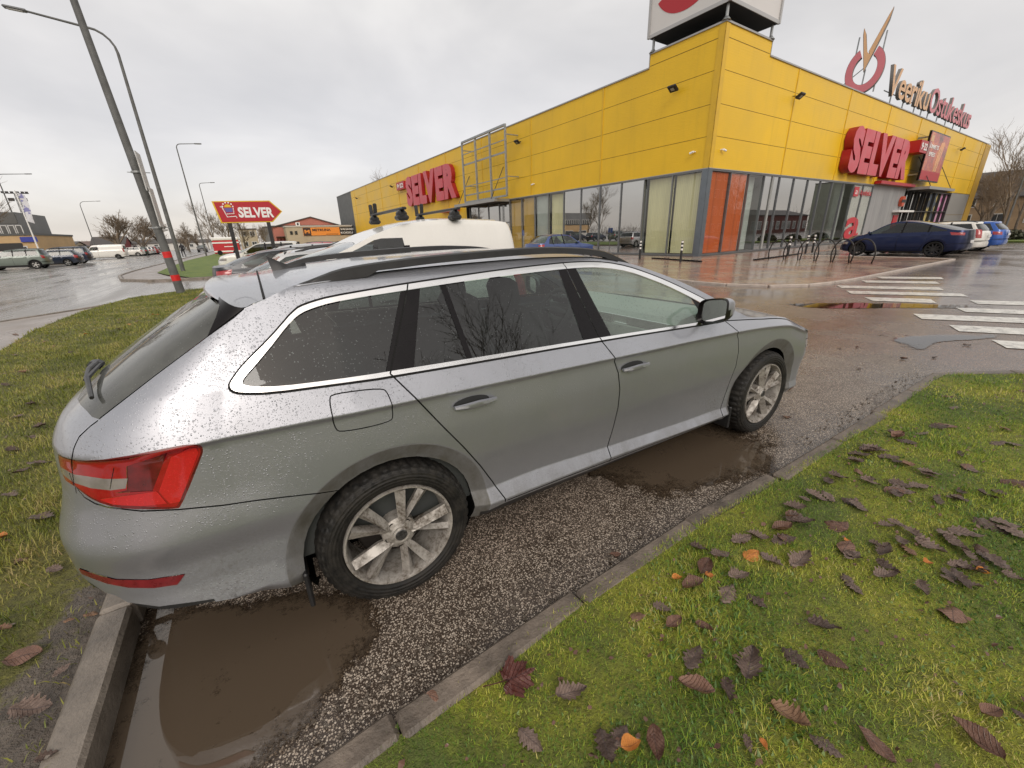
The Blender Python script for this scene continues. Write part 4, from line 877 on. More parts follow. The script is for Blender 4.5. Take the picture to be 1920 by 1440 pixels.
M_lawnF=lawn_mat('distant_turf',((.12,.20,.030),(.22,.28,.045),(.08,.12,.025)),(.07,.075,.03))
def lawn(name,poly,z,mat,amp=.012,step=.12,seed=1,slope=None):
    xs=[p[0] for p in poly]; ys=[p[1] for p in poly]; rnd=np.random.RandomState(seed)
    gx=np.arange(min(xs)+step/2,max(xs),step); gy=np.arange(min(ys)+step/2,max(ys),step); G=np.array([(a,b) for a in gx for b in gy]); G=G[in_poly(G,poly)]
    vs=[Vector(p) for p in poly]+[Vector(g) for g in G]; ed=[(i,(i+1)%len(poly)) for i in range(len(poly))]
    vo,eo,fo,*_=delaunay_2d_cdt(vs,ed,[],0,1e-5,False); UV=np.array([v[:] for v in vo]); F=np.array([f for f in fo if len(f)==3]); F=F[in_poly(UV[F].mean(1),poly)]
    a,b,d=UV[F[:,0]],UV[F[:,1]],UV[F[:,2]]; cr_=(b[:,0]-a[:,0])*(d[:,1]-a[:,1])-(b[:,1]-a[:,1])*(d[:,0]-a[:,0]); F[cr_<0]=F[cr_<0][:,::-1]
    h=lawn_h(UV,z,amp); m=MB(); m.add(np.c_[UV,h],F.tolist()); o=m.build(name,mat,smooth=True); return tag(o,kind='structure')
def lawn_h(P,z,amp):
    x,y=P[:,0],P[:,1]; return z+amp*(np.sin(x*2.9+1.3*np.sin(y*1.7))+np.sin(y*4.1+x*1.3)*.7+.5*np.sin(x*9.1+y*7.3))/2
LR=[(-1.3,-.62),(-.5,-.575),(0,-.525),(.6,-.495),(1.3,-.465),(2.2,-.475),(3.0,-.475),(4.2,-.44),(5.3,-.405),(5.62,-.41),(5.88,-.56),(6.38,-.95),(7.5,-1.85),(9.4,-3.4),(13.9,-7.1),(13.9,-12),(-8,-12),(-8,-.8),(-1.3,-.8)]
LR=[(x,y+.016 if y>-1 and x<6 and x>-1.2 else y) for x,y in LR]
lawn('lawn',LR,.047,M_lawnR,.014,.16)
LL=[(-1.15,-.62),(-1.155,.3),(-1.165,1.0),(-1.175,3),(-1.215,8),(-1.27,16.6),(-2.8,16.3),(-3.7,15.1),(-4.1,12.7),(-4.2,10.0),(-3.8,7.4),(-3.3,5.6),(-3.1,3),(-3.1,-.75),(-8,-.8),(-1.3,-.8)]
LL=[(-1.15,-.62),(-1.155,.3),(-1.165,1.0),(-1.175,3),(-1.215,8),(-1.27,16.6),(-2.8,16.3),(-3.7,15.1),(-4.1,12.7),(-4.2,10.0),(-3.85,7.4),(-3.5,5.6),(-3.4,3),(-3.4,-.62)]
lawn('lawn',LL,.105,M_lawnL,.016,.16)
LF=[(-4.3,26.6),(-5.2,30),(-5.5,37),(-5.9,51),(-5.4,72),(-5.4,110),(5.5,110),(5.5,22.9),(-1.9,22.95),(-3.0,23.5),(-3.6,24.6)]
lawn('lawn',LF,.12,M_lawnF,.03,.8)
lawn('verge',[(-24.6,45),(-19.6,46),(-19.6,51),(-24.6,50)],.05,simple('leafy_verge',(.22,.15,.07),.8,var=.5,vs=1),.02,.6)
# grass blades: uncountable, one object per lawn
def grass(name,poly,z,amp,spec,mat,seed,mask=None):
    rs=np.random.RandomState(seed); V=[];T=[];tot=0; VV=[];FF=[];TT=[]
    xs=[p[0] for p in poly]; ys=[p[1] for p in poly]
    for (box,dens,hl,wd) in spec:
        x0,x1,y0,y1=box; n=int(dens*(x1-x0)*(y1-y0)); P=np.c_[rs.uniform(x0,x1,n),rs.uniform(y0,y1,n)]; P=P[in_poly(P,poly)]
        if mask is not None: P=P[mask(P,rs)]
        n=len(P); clump=np.sin(P[:,0]*7+np.sin(P[:,1]*5)*2)*.5+np.sin(P[:,1]*11+P[:,0]*3)*.5
        L_=hl*rs.uniform(.5,1.25,n)*(1+.3*clump)*(1+.5*np.clip(np.sin(P[:,0]*2.3+np.sin(P[:,1]*3.1)*1.5),0,1)); a=rs.uniform(0,2*math.pi,n); lean=rs.uniform(.3,1.35,n); w=wd*rs.uniform(.6,1.3,n)
        z0=lawn_h(P,z,amp)-.004; d=np.c_[np.cos(a),np.sin(a)]; s_=np.c_[-d[:,1],d[:,0]]
        B=np.c_[P,z0]; sv=np.c_[s_*w[:,None]/2,np.zeros(n)]; 
        mid=B+np.c_[d*(L_*.5*np.sin(lean*.6))[:,None],L_*.5*np.cos(lean*.6)]; tip=mid+np.c_[d*(L_*.5*np.sin(lean*1.25))[:,None],L_*.5*np.cos(lean*1.25)]
        Vn=np.stack([B-sv,B+sv,mid+sv*.8,mid-sv*.8,tip],1).reshape(-1,3); k=np.arange(n)[:,None]*5+tot
        FF.append(np.c_[k,k+1,k+2,k+3].ravel().tolist()); TT.append((k[:,0]+0).tolist()); VV.append(Vn); 
        tone=np.clip(rs.normal(.5,.22,n)+.12*clump,0,1); T.append(np.repeat(tone,5)); tot+=n*5
    V=np.concatenate(VV); n=len(V)//5; me=bpy.data.meshes.new(name); me.vertices.add(len(V)); me.vertices.foreach_set('co',V.ravel())
    k=(np.arange(n)*5)[:,None]; loops=np.concatenate([np.c_[k,k+1,k+2,k+3],np.c_[k+3,k+2,k+4]],1).ravel(); me.loops.add(len(loops)); me.loops.foreach_set('vertex_index',loops)
    st=np.stack([np.arange(n)*7,np.arange(n)*7+4],1).ravel(); me.polygons.add(2*n); me.polygons.foreach_set('loop_start',st); 
    me.update(calc_edges=True); at=me.attributes.new('tone','FLOAT','POINT'); at.data.foreach_set('value',np.concatenate(T)); me.materials.append(mat); me.validate()
    o=bpy.data.objects.new(name,me); COL.objects.link(o); return tag(o,kind='stuff')
def blade_mat(name,stops):
    b=NB(name); at=b.n('ShaderNodeAttribute'); at.attribute_name='tone'; big=b.noise(1.7,5,.65); f=b.ma('ADD',b.ma('MULTIPLY',at.outputs['Fac'],.62),b.map(big,.38,.62,0,.38))
    r=b.n('ShaderNodeValToRGB'); b.l(f,r.inputs[0]); e=r.color_ramp.elements; e[0].position=stops[0][0]; e[0].color=(*stops[0][1],1); e[1].position=stops[-1][0]; e[1].color=(*stops[-1][1],1)
    for p_,c_ in stops[1:-1]: x=e.new(p_); x.color=(*c_,1)
    b.p(c=r.outputs[0],r=.45,sp=.35); tl=b.n('ShaderNodeBsdfTranslucent'); b.l(r.outputs[0],tl.inputs[0]); mx=b.n('ShaderNodeMixShader'); mx.inputs[0].default_value=.25; b.l(b.b.outputs[0],mx.inputs[1]); b.l(tl.outputs[0],mx.inputs[2]); b.l(mx.outputs[0],b.out.inputs[0]); return b.m
M_blR=blade_mat('grass_blades_green',[(.1,(.06,.13,.022)),(.38,(.15,.27,.035)),(.56,(.33,.42,.045)),(.74,(.58,.55,.10)),(.96,(.62,.50,.26))])
M_blL=blade_mat('grass_blades_autumn',[(.1,(.07,.10,.02)),(.42,(.20,.23,.035)),(.62,(.34,.34,.07)),(.80,(.46,.38,.14)),(.96,(.50,.38,.20))])
LRg=[(x,y+.028 if y>-1 and x<6 else y) for x,y in LR]
grass('grass',LRg,.045,.014,[((-.9,2.6,-1.9,-.42),14500,.025,.0027),((2.6,4.6,-2.0,-.40),9000,.026,.0034),((4.6,8.5,-4.0,-.33),3600,.036,.0050),((-3,8.5,-4.5,-1.9),900,.045,.006)],M_blR,3)
# clover and other small broad leaves in the lawn
grass('ground_cover',LR,.045,.014,[((-.9,2.6,-1.9,-.5),2600,.020,.0105),((2.6,5,-2,-.5),900,.022,.011)],blade_mat('clover_leaves',[(.1,(.05,.11,.02)),(.5,(.12,.21,.05)),(.9,(.30,.40,.16))]),8,
      mask=lambda P,rs:(np.sin(P[:,0]*3.1+2*np.sin(P[:,1]*2.7))+np.sin(P[:,1]*5+P[:,0])+rs.normal(0,.5,len(P)))>.15)
def mudmask(P,rs):
    m=np.exp(-((P[:,0]+1.2)/.2)**2)*(P[:,1]<1.5)+.75*np.exp(-(((P[:,0]+1.4)/.28)**2+((P[:,1]-.1)/.35)**2))+.5*np.exp(-(((P[:,0]+1.4)/.3)**2+((P[:,1]-1.0)/.35)**2))
    return rs.uniform(0,1,len(P))>np.clip(m*.95,0,.93)
grass('grass',LL,.105,.016,[((-3.4,-1.15,-.62,3),7000,.042,.0036),((-4.3,-1.15,3,8),2600,.045,.0055),((-4.3,-1.2,8,16.6),1000,.05,.009)],M_blL,4,mudmask)
# bare wet mud by the kerb
M_mud=lawn_mat('wet_mud',((.17,.135,.105),(.24,.20,.16),(.09,.07,.052)),(.05,.04,.03))
_m=M_mud.node_tree; [setattr(n.inputs['Roughness'],'default_value',.38) for n in _m.nodes if n.type=='BSDF_PRINCIPLED']
mud=smooth_poly([(-1.158,1.6),(-1.155,-.61),(-2.1,-.61),(-1.95,-.1),(-1.62,.35),(-1.75,.75),(-1.42,1.05)],2)

# ------------------------------------------------------------------ fallen leaves, each its own object
LEAF_R=[(0.174, -0.586, 0.13, -13, 'm'), (-0.071, -0.506, 0.111, -50, 'd'), (0.323, -0.737, 0.134, -14, 'w'), (0.13, -0.777, 0.092, -68, 'w'), (0.312, -0.918, 0.104, -115, 'w'), (0.374, -0.92, 0.078, 15, 'w'), (0.377, -0.959, 0.069, -16, 'o'), (0.446, -0.995, 0.087, -128, 'd'), (0.689, -0.965, 0.109, -54, 'd'), (0.771, -1.023, 0.086, -138, 'w'), (0.921, -1.016, 0.119, 22, 'w'), (0.86, -1.181, 0.112, -78, 'b'), (0.875, -1.276, 0.08, -78, 'w'), (1.317, -1.086, 0.102, -62, 'w'), (1.084, -1.086, 0.105, -94, 'w'), (1.195, -1.162, 0.081, -78, 'd'), (0.678, -1.147, 0.051, -127, 'w'), (0.998, -1.354, 0.088, -92, 'd'), (0.716, -1.175, 0.035, -115, 'o'), (1.228, -0.87, 0.093, -98, 'w'), (1.062, -0.685, 0.14, -12, 'd'), (1.197, -0.645, 0.16, 16, 'd'), (1.281, -0.756, 0.134, -21, 'w'), (1.162, -0.784, 0.16, 13, 'w'), (1.615, -0.861, 0.16, -5, 'w'), (1.672, -1.03, 0.079, -127, 'w'), (1.841, -1.112, 0.098, -33, 'w'), (1.874, -1.225, 0.099, -146, 'w'), (2.073, -1.328, 0.088, -74, 'w'), (2.037, -1.269, 0.068, -114, 'w'), (2.202, -1.266, 0.071, -33, 'w'), (2.682, -1.348, 0.151, -104, 'w'), (2.489, -1.22, 0.148, -53, 'w'), (2.398, -1.183, 0.115, -110, 'w'), (2.681, -1.275, 0.136, -87, 'w'), (2.308, -1.002, 0.081, -66, 'w'), (2.047, -1.01, 0.063, -101, 'w'), (2.143, -1.104, 0.112, -138, 'b'), (2.236, -1.156, 0.104, -93, 'w'), (2.309, -1.268, 0.087, -121, 'w'), (2.367, -1.314, 0.077, -123, 'w'), (2.286, -1.415, 0.071, -94, 'w'), (0.649, -0.483, 0.049, -45, 'o'), (0.835, -0.757, 0.077, -5, 'd'), (0.856, -0.682, 0.083, -45, 'w'), (0.743, -0.654, 0.065, -32, 'd'), (1.279, -0.418, 0.077, -33, 'd'), (0.961, -0.315, 0.053, -33, 'd'), (1.86, -0.981, 0.077, -60, 'w'), (1.611, -0.662, 0.113, -59, 'w'), (1.702, -0.746, 0.119, -33, 'w'), (1.526, -0.629, 0.121, -20, 'w'), (2.947, -0.607, 0.16, -60, 'w'), (3.119, -0.637, 0.136, -78, 'w'), (3.062, -0.729, 0.107, -60, 'w'), (3.435, -0.716, 0.125, -64, 'w'), (3.944, -0.756, 0.129, -49, 'w'), (2.63, -0.776, 0.119, -71, 'w'), (2.54, -0.645, 0.106, -56, 'w'), (3.025, -0.938, 0.121, -59, 'w'), (3.036, -0.832, 0.099, -34, 'b'), (2.829, -1.103, 0.088, -56, 'w'), (3.317, -1.062, 0.092, -99, 'w'), (3.936, -1.062, 0.106, -34, 'w'), (2.222, -0.664, 0.109, -79, 'w'), (2.017, -0.646, 0.096, -64, 'w'), (2.338, -0.803, 0.112, -81, 'w'), (2.683, -0.911, 0.133, -71, 'w'), (1.92, -0.719, 0.119, -51, 'w'), (3.318, -1.241, 0.121, -34, 'd'), (3.008, -1.192, 0.088, -75, 'w'), (2.058, -0.836, 0.133, -20, 'd'), (1.335, -0.635, 0.16, -21, 'w'), (1.281, -0.557, 0.091, -65, 'w'), (0.917, -0.838, 0.069, -73, 'd'), (0.779, -0.89, 0.123, 13, 'w'), (1.484, -1.561, 0.049, -113, 'w'), (1.408, -1.512, 0.087, -24, 'd'), (1.462, -0.719, 0.084, -11, 'o'), (1.175, -0.687, 0.043, -33, 'o'), (2.095, -1.184, 0.048, -33, 'o'), (1.041, -0.618, 0.043, -33, 'o'), (1.965, -0.919, 0.036, -33, 'o'), (2.216, -1.339, 0.054, -50, 'o')]
LEAF_L=[(-1.345, 0.438, 0.135, -11, 'd'), (-1.203, 0.288, 0.06, 22, 'w'), (-1.622, 1.562, 0.121, -33, 'w'), (-1.74, 1.449, 0.075, -33, 'o'), (-2.161, 2.87, 0.16, -34, 'w'), (-2.136, 3.116, 0.141, -34, 'w'), (-1.896, 2.458, 0.112, -7, 'w'), (-1.964, 2.378, 0.108, 12, 'w'), (-1.891, 2.001, 0.106, -33, 'w'), (-1.255, 0.567, 0.037, 1, 'b'), (-1.186, 0.553, 0.047, -19, 'b'), (-1.237, 0.153, 0.106, -21, 'w'), (-1.137, -0.067, 0.057, -8, 'w'), (-2.44, 3.836, 0.16, -35, 'w'), (-2.448, 4.146, 0.16, -35, 'w'), (-2.175, 3.407, 0.126, -35, 'w'), (-3.015, 5.309, 0.16, -36, 'w'), (-3.013, 5.779, 0.16, -36, 'b'), (-4.189, 9.225, 0.16, -38, 'w'), (-3.567, 8.247, 0.16, -38, 'b'), (-1.842, 1.753, 0.046, -12, 'w'), (-1.581, 1.166, 0.069, -33, 'd'), (-1.405, 0.97, 0.079, -33, 'w'), (-1.461, 0.644, 0.054, -32, 'b')]

def leaf_mat(name,c1,c2,vein,r=.35):
    b=NB(name); P=b.sep(); ay=b.ma('ABSOLUTE',P[1]); st=b.ma('FRACT',b.ma('MULTIPLY',b.ma('SUBTRACT',P[0],b.ma('MULTIPLY',ay,.9)),9.)); v=b.map(b.ma('ABSOLUTE',b.ma('SUBTRACT',st,.5)),.38,.5,0,.55); mid=b.map(ay,.0,.022,1,0)
    n=b.noise(7,5,.65); oi=b.n('ShaderNodeObjectInfo'); c=b.mix(b.map(b.ma('ADD',n,b.ma('MULTIPLY',oi.outputs['Random'],.5)),.5,1.0),c1,c2); c=b.mix(b.ma('MAXIMUM',v,mid),c,vein)
    b.p(c=c,r=b.map(n,.3,.7,r-.08,r+.2),sp=.5,n=b.bump(b.ma('ADD',v,b.ma('MULTIPLY',n,.6)),.5,.03)); return b.m
LM={'w':leaf_mat('wet_dark_leaf',(.20,.140,.112),(.070,.043,.032),(.07,.05,.048),.38),'d':leaf_mat('wet_brown_leaf',(.09,.04,.026),(.23,.125,.085),(.055,.028,.02),.30),'m':leaf_mat('wet_maroon_leaf',(.085,.022,.016),(.14,.045,.032),(.05,.012,.01),.22),'b':leaf_mat('dry_tan_leaf',(.26,.15,.085),(.20,.11,.075),(.12,.065,.04),.5),'o':leaf_mat('orange_birch_leaf',(.58,.23,.045),(.50,.17,.04),(.30,.10,.03),.45)}
def leaf_mesh(kind,seed):
    """unit-length leaf with a real outline, curled; x = midrib"""
    rs=random.Random(seed); n=34; up=[]
    for i in range(n+1):
        t=i/n
        if kind=='o': w=.40*math.sin(math.pi*min(1,t**.8))**.9*(1-.15*t)+.012*(i%2)
        elif kind in 'wb': w=.29*math.sin(math.pi*t**.85)**.75*(1+.24*math.sin(t*math.pi*(11 if seed%2 else 13))*(t<.85))+.010*(i%2)
        else: w=.34*math.sin(math.pi*t**.9)**.8+.022*(i%2)*(0<i<n)
        up.append((t,max(.001,w*(1+rs.uniform(-.05,.05)))))
    cu,tw,wv=rs.uniform(-.4,1.1),rs.uniform(-.9,.9),rs.uniform(0,6)
    V=[];F=[];k=5
    for i,(t,w) in enumerate(up):
        for j in range(k):
            s_=-1+2*j/(k-1); y=s_*w
            z=.10*cu*(2*(t-.5))**2*2+ (abs(s_)**1.5)*w*cu*.9+tw*y*(t-.5)+.035*math.sin(9*t+wv+3*s_)
            V.append((t-.5,y*(1-.12*abs(s_)*cu),z))
    for i in range(n):
        for j in range(k-1): F.append((i*k+j,(i+1)*k+j,(i+1)*k+j+1,i*k+j+1))
    b0=len(V)   # stalk
    m=MB(); m.add(V,F); m.tube([(-.5,0,V[2][2]),(-.62,.01,.03),(-.72,.03,.02)],[.008,.007,.005],5); return m
def maple_mesh(seed):
    rs=random.Random(seed); lob=[(-2.3,.62),(-2.0,.55),(-1.75,.60),(-1.35,.92),(-1.1,.80),(-.95,.62),(-.75,.80),(-.5,1.0),(-.3,.85),(-.2,.70),(0,1.12),(.2,.70),(.3,.85),(.5,1.0),(.75,.80),(.95,.62),(1.1,.80),(1.35,.92),(1.75,.60),(2.0,.55),(2.3,.62),(math.pi,.18)]
    V=[(0,0,.02)];F=[]; o=[]
    for i in range(len(lob)):
        a0,r0=lob[i]; a1,r1=lob[(i+1)%len(lob)]; a1=a1 if a1>a0 else a1+2*math.pi
        for t in (0,.34,.67): o.append((a0+(a1-a0)*t,(r0+(r1-r0)*t)*(1+(.07 if t else 0)*rs.choice((-1,1)))*.5))
    for rr in (.5,1.):
        for a,r in o: x,y=r*rr*math.cos(a),r*rr*math.sin(a); V.append((x,y,.02+.05*rr*math.cos(5*a)+.10*rr*r*rs.uniform(.2,1)))
    n=len(o)
    for i in range(n): F.append((0,1+i,1+(i+1)%n)); F.append((1+i,1+n+i,1+n+(i+1)%n,1+(i+1)%n))
    m=MB(); m.add(V,F); m.tube([(-.05,0,.03),(-.4,.02,.04),(-.62,.06,.02)],.012,5); return m
LEAFME={}
for k_ in 'wdmbo':
    for s_ in range(8 if k_!='m' else 2):
        mb=maple_mesh(s_+3) if k_=='m' else leaf_mesh(k_,s_*7+ord(k_)); o=mb.build('leaf_src',LM[k_],smooth=True); LEAFME[k_,s_]=o.data; bpy.data.objects.remove(o)
LAB={'w':('wet dark grey-brown lobed leaf lying on the {s}','dark lobed leaves fallen on the {s}'),'d':('curled dark brown toothed leaf lying on the {s}','dark brown toothed leaves fallen on the {s}'),'b':('dry tan leaf with lighter veins lying on the {s}','tan leaves fallen on the {s}'),'o':('small bright orange birch leaf lying on the {s}','small orange leaves fallen on the {s}'),'m':('large maroon maple leaf lying on the green lawn near the kerb',None)}
def put_leaf(x,y,z,ln,ang,k,where,rs,tilt=.22):
    nv=8 if k!='m' else 2; o=bpy.data.objects.new('fallen_leaf',LEAFME[k,rs.randrange(nv)]); COL.objects.link(o); sc=ln*rs.uniform(.82,1.15) if ln>.04 else ln
    o.location=(x,y,z+.004+sc*.02); o.scale=(sc,sc*rs.uniform(.8,1.05),sc); o.rotation_euler=(rs.uniform(-tilt,tilt),rs.uniform(-tilt,tilt),R_(ang))
    a,b=LAB[k]; tag(o,a.format(s=where),'leaf',b.format(s=where) if b else None)
_rs=random.Random(11)
for x,y,ln,an,k in LEAF_R:
    if y>-.5: put_leaf(x,y,.0,ln,an,k,'wet asphalt',_rs,.05)
    else: put_leaf(x,y,float(lawn_h(np.array([[x,y]]),.045,.014)[0])+.012,min(ln,.125) if k!='m' else .15,an,k,'right-hand lawn',_rs)
for x,y,ln,an,k in LEAF_L: put_leaf(x,y,float(lawn_h(np.array([[x,y]]),.105,.016)[0])+.012,min(ln,.12),an,k,'left-hand grass strip',_rs)
for x,y,ln,an,k in LEAF_R:   # most leaves lie in overlapping clusters
    if y<-.62 and x>1.4 and k in 'wd' and _rs.random()<.8:
        for q_ in range(_rs.choice((1,1,2))): x2,y2=x+_rs.gauss(0,.07),y+_rs.gauss(0,.045); put_leaf(x2,y2,float(lawn_h(np.array([[x2,y2]]),.045,.014)[0])+.014+.008*q_,_rs.uniform(.07,.12),an+_rs.gauss(0,50),_rs.choice('wwwd'),'right-hand lawn',_rs)
for i in range(40):   # more litter on the right-hand lawn farther out
    x=_rs.uniform(2.6,6.3); y=-.55-_rs.random()*(1.1+.2*(x-2)); 
    if x>5.6 and y>-.9: continue
    put_leaf(x,y,float(lawn_h(np.array([[x,y]]),.045,.014)[0])+.01,_rs.uniform(.06,.115),_rs.uniform(0,360),_rs.choice('wwwwddb'),'right-hand lawn',_rs)
for i in range(26):
    put_leaf(_rs.uniform(-3.6,-1.3),_rs.uniform(2,11),.12,_rs.uniform(.06,.11),_rs.uniform(0,360),_rs.choice('wwdbo'),'left-hand grass strip',_rs)
for i in range(14):
    x=_rs.uniform(2.6,7.6); put_leaf(x,_rs.uniform(-.25,1.2 if x>4 else .2),.0,_rs.uniform(.05,.09),_rs.uniform(0,360),_rs.choice('wdd'),'wet asphalt',_rs,.04)

# crumbled leaf bits and grit along the lawn and the kerb: uncountable
def bits(name,poly,z,amp,n,mat,seed,flat=False):
    rs=np.random.RandomState(seed); xs=[p[0] for p in poly]; ys=[p[1] for p in poly]; P=np.c_[rs.uniform(min(xs),max(xs),n*4),rs.uniform(min(ys),max(ys),n*4)]; P=P[in_poly(P,poly)][:n]; n=len(P)
    h=lawn_h(P,z,amp)+.012 if not flat else np.full(n,z); V=[];F=[]
    for i in range(n):
        k=5; a0=rs.uniform(0,6.28); r=rs.uniform(.004,.015); tl=rs.uniform(-.5,.5,2)
        for j in range(k):
            a=a0+j*2*math.pi/k; q=r*rs.uniform(.5,1.2); dx,dy=q*math.cos(a),q*.7*math.sin(a); V.append((P[i,0]+dx,P[i,1]+dy,h[i]+dx*tl[0]+dy*tl[1]+.002))
        F.append(tuple(range(i*k,i*k+k)))
    m=MB(); m.add(V,F); return tag(m.build(name,mat),kind='stuff')
bits('leaf_litter',[(-.4,-.55),(5.4,-.45),(7.5,-2.2),(2.2,-1.9),(.2,-1.3)],.047,.014,900,LM['d'],5)
bits('leaf_litter',[(-1.2,-.6),(-1.2,6),(-3.4,6),(-3.2,-.6)],.105,.016,350,LM['w'],6)
bits('grit',[(-1.0,-.45),(1.3,-.33),(1.3,-.22),(-1.0,-.30)],.004,0,260,M_mud,7,True); bits('grit',[(2.9,-.34),(5.6,-.27),(5.6,-.12),(2.9,-.20)],.004,0,300,M_mud,8,True)

# ------------------------------------------------------------------ the yellow supermarket
PC=Vector((21.44,13.71,0)); D1=Vector((-.04419,.99902,0)); D2=Vector((.99902,.04419,0)); UP=Vector((0,0,1))
FA=lambda s,z,o=0: PC+D1*s+UP*z-D2*o      # left facade: s along it, o outward
FB=lambda s,z,o=0: PC+D2*s+UP*z-D1*o      # right facade
def fbox(m,F,s0,s1,z0,z1,o0,o1,mi=0):
    V=[F(s,z,o) for s in (s0,s1) for z in (z0,z1) for o in (o0,o1)]; V=[tuple(v) for v in V]
    F_=[(0,1,3,2),(4,6,7,5),(0,4,5,1),(2,3,7,6),(0,2,6,4),(1,5,7,3)]
    c=np.mean(V,0); out=[]
    for f in F_:
        p=[Vector(V[i]) for i in f]; n=(p[1]-p[0]).cross(p[2]-p[0]); out.append(f if n.dot(sum(p,Vector())/4-Vector(c))>0 else f[::-1])
    m.add(V,out,mi)
def clad_mat(name,c,dirt=(.20,.14,.03),ribs=True):
    b=NB(name); P=b.tc(); n=b.noise(.25,5,.6); st=b.noise(1.2,6,.7,vec=b.vec(1,1,.10)); f=b.map(st,.52,.85,0,.28)
    cc=b.mix(b.map(n,.3,.7),tuple(x*.90 for x in c),tuple(min(1,x*1.06) for x in c)); cc=b.mix(f,cc,dirt)
    g=b.n('ShaderNodeNewGeometry'); b.p(c=cc,r=b.map(n,.3,.7,.32,.48),sp=.35)
    if ribs:
        z=b.sep()[2]; w=b.ma('SINE',b.ma('MULTIPLY',z,55.)); b.p(n=b.bump(w,.10,.01))
    return b.m
M_yel=clad_mat('yellow_cladding',(.80,.505,.022),(.40,.26,.03)); M_yel2=simple('yellow_flashing',(.66,.41,.016),.4,var=.08,vs=2)
M_alu=simple('grey_aluminium_frame',(.20,.21,.22),.35,.6,var=.1,vs=4); M_galv=simple('galvanised_steel',(.33,.345,.35),.45,.7,var=.25,vs=6); M_cop=simple('grey_coping',(.36,.36,.36),.4,.3)
M_dgrey=simple('dark_grey_cladding',(.075,.08,.078),.5,var=.12,vs=1)
M_seam=simple('cladding_joint',(.20,.115,.006),.8)
store=thing('supermarket_building','yellow clad supermarket with a taller corner and a glazed ground floor','building',tuple(PC))
def bt(m,name,mats,**k):   # build in world coordinates, parent to the store
    o=m.build(name,mats,store,**k); o.location=(-PC.x,-PC.y,-PC.z); return o
LEN_A,LEN_B=73.6,58.3
m=MB()
# solid walls above the glazing; the tower stands 0.7 m higher over the first 4.4 m
for F,L_ in ((FA,LEN_A),(FB,LEN_B)):
    fbox(m,F,4.42,L_,4.6,10.2,-.3,0); 
fbox(m,FA,0,4.42,4.6,10.86,-.3,0); fbox(m,FB,.02,4.42,4.6,10.86,-.3,0)
fbox(m,FA,27.5,LEN_A,0,4.6,-.3,-.01)
bt(m,'wall',M_yel)
m=MB()   # raised panel joints: vertical cover strips and horizontal shadow joints
for F,L_,mx_ in ((FA,LEN_A,.3),(FB,LEN_B,.3)):
    s=7.95
    while s<L_-1: fbox(m,F,s-.05,s+.05,4.6,10.18,0,.035,0); s+=7.9
    for z in (6.1,7.55,9.0): fbox(m,F,.32,L_-.05,z-.012,z+.012,0,.004,1)
    fbox(m,F,.3,4.4,10.3,10.33,0,.004,1)
fbox(m,FA,-.03,.32,4.6,10.86,0,.03,0); fbox(m,FB,-.03,.32,4.6,10.86,0,.03,0)
bt(m,'cladding_joint',[M_yel2,M_seam])
m=MB()
for F,L_ in ((FA,LEN_A+12),(FB,LEN_B+.3)):
    fbox(m,F,4.43,L_,10.2,10.27,-.35,.06)
for F in (FA,FB): fbox(m,F,-.05,4.46,10.86,10.94,-.35,.06)
fbox(m,FA,4.42,4.47,10.27,10.86,-.3,.02); fbox(m,FB,4.42,4.47,10.27,10.86,-.3,.02)
for F,L_ in ((FA,26.5),(FB,32.4)): fbox(m,F,0,L_,4.56,4.6,-.2,.05)
bt(m,'coping',M_cop)
m=MB(); P4=[FA(0.1,10.19,-.2),FB(LEN_B,10.19,-.2),FB(LEN_B,10.19,-.2)+D1*85,FA(85.5,10.19,-.2)]; m.add([tuple(p) for p in P4],[(0,1,2,3)]); P4=[FA(.1,10.8,-.2),FB(4.4,10.8,-.2),FB(4.4,10.8,-.2)+D1*4.3,FA(4.4,10.8,-.2)]; m.add([tuple(p) for p in P4],[(0,1,2,3)])
P5=[FB(4.4,10.8,-.2),FB(4.4,10.8,-.2)+D1*4.3]; m.add([tuple(P5[0]),tuple(P5[1]),tuple(P5[1]-UP*.7),tuple(P5[0]-UP*.7)],[(0,1,2,3)]); P5=[FA(4.4,10.8,-.2),FA(4.4,10.8,-.2)+D2*4.3]; m.add([tuple(P5[0]),tuple(P5[1]),tuple(P5[1]-UP*.7),tuple(P5[0]-UP*.7)],[(0,1,2,3)])
bt(m,'roof',M_dgrey)
m=MB(); fbox(m,FA,LEN_A,85.6,0,10.2,-.3,-.02); bt(m,'grey_wing',M_dgrey)
m=MB(); fbox(m,FB,57.2,59.8,0,10.2,-.6,.04); fbox(m,FB,59.5,59.8,0,10.2,-12,-.6); bt(m,'end_pier',simple('ochre_end_pier',(.50,.30,.03),.5,var=.1,vs=1))
# inner room: floor, back walls, blinds
M_floorin=simple('shop_floor',(.25,.25,.24),.4); M_wallin=simple('shop_inner_wall',(.30,.31,.30),.8,var=.2,vs=.3)
m=MB(); P4=[FA(0,.12,-.1),FB(58,.12,-.1),FB(58,.12,-.1)+D1*30,FA(30,.12,-.1)]; m.add([tuple(p) for p in P4],[(0,1,2,3)]); P4=[p+UP*4.4 for p in P4]; m.add([tuple(p) for p in P4],[(0,1,2,3)],1); bt(m,'shop_floor',[M_floorin,simple('shop_ceiling',(.32,.32,.31),.8)])
m=MB(); fbox(m,FA,-.0,30,0,4.55,-7.2,-7.0); fbox(m,FB,7.2,58,0,4.55,-7.2,-7.0); bt(m,'inner_wall',M_wallin)
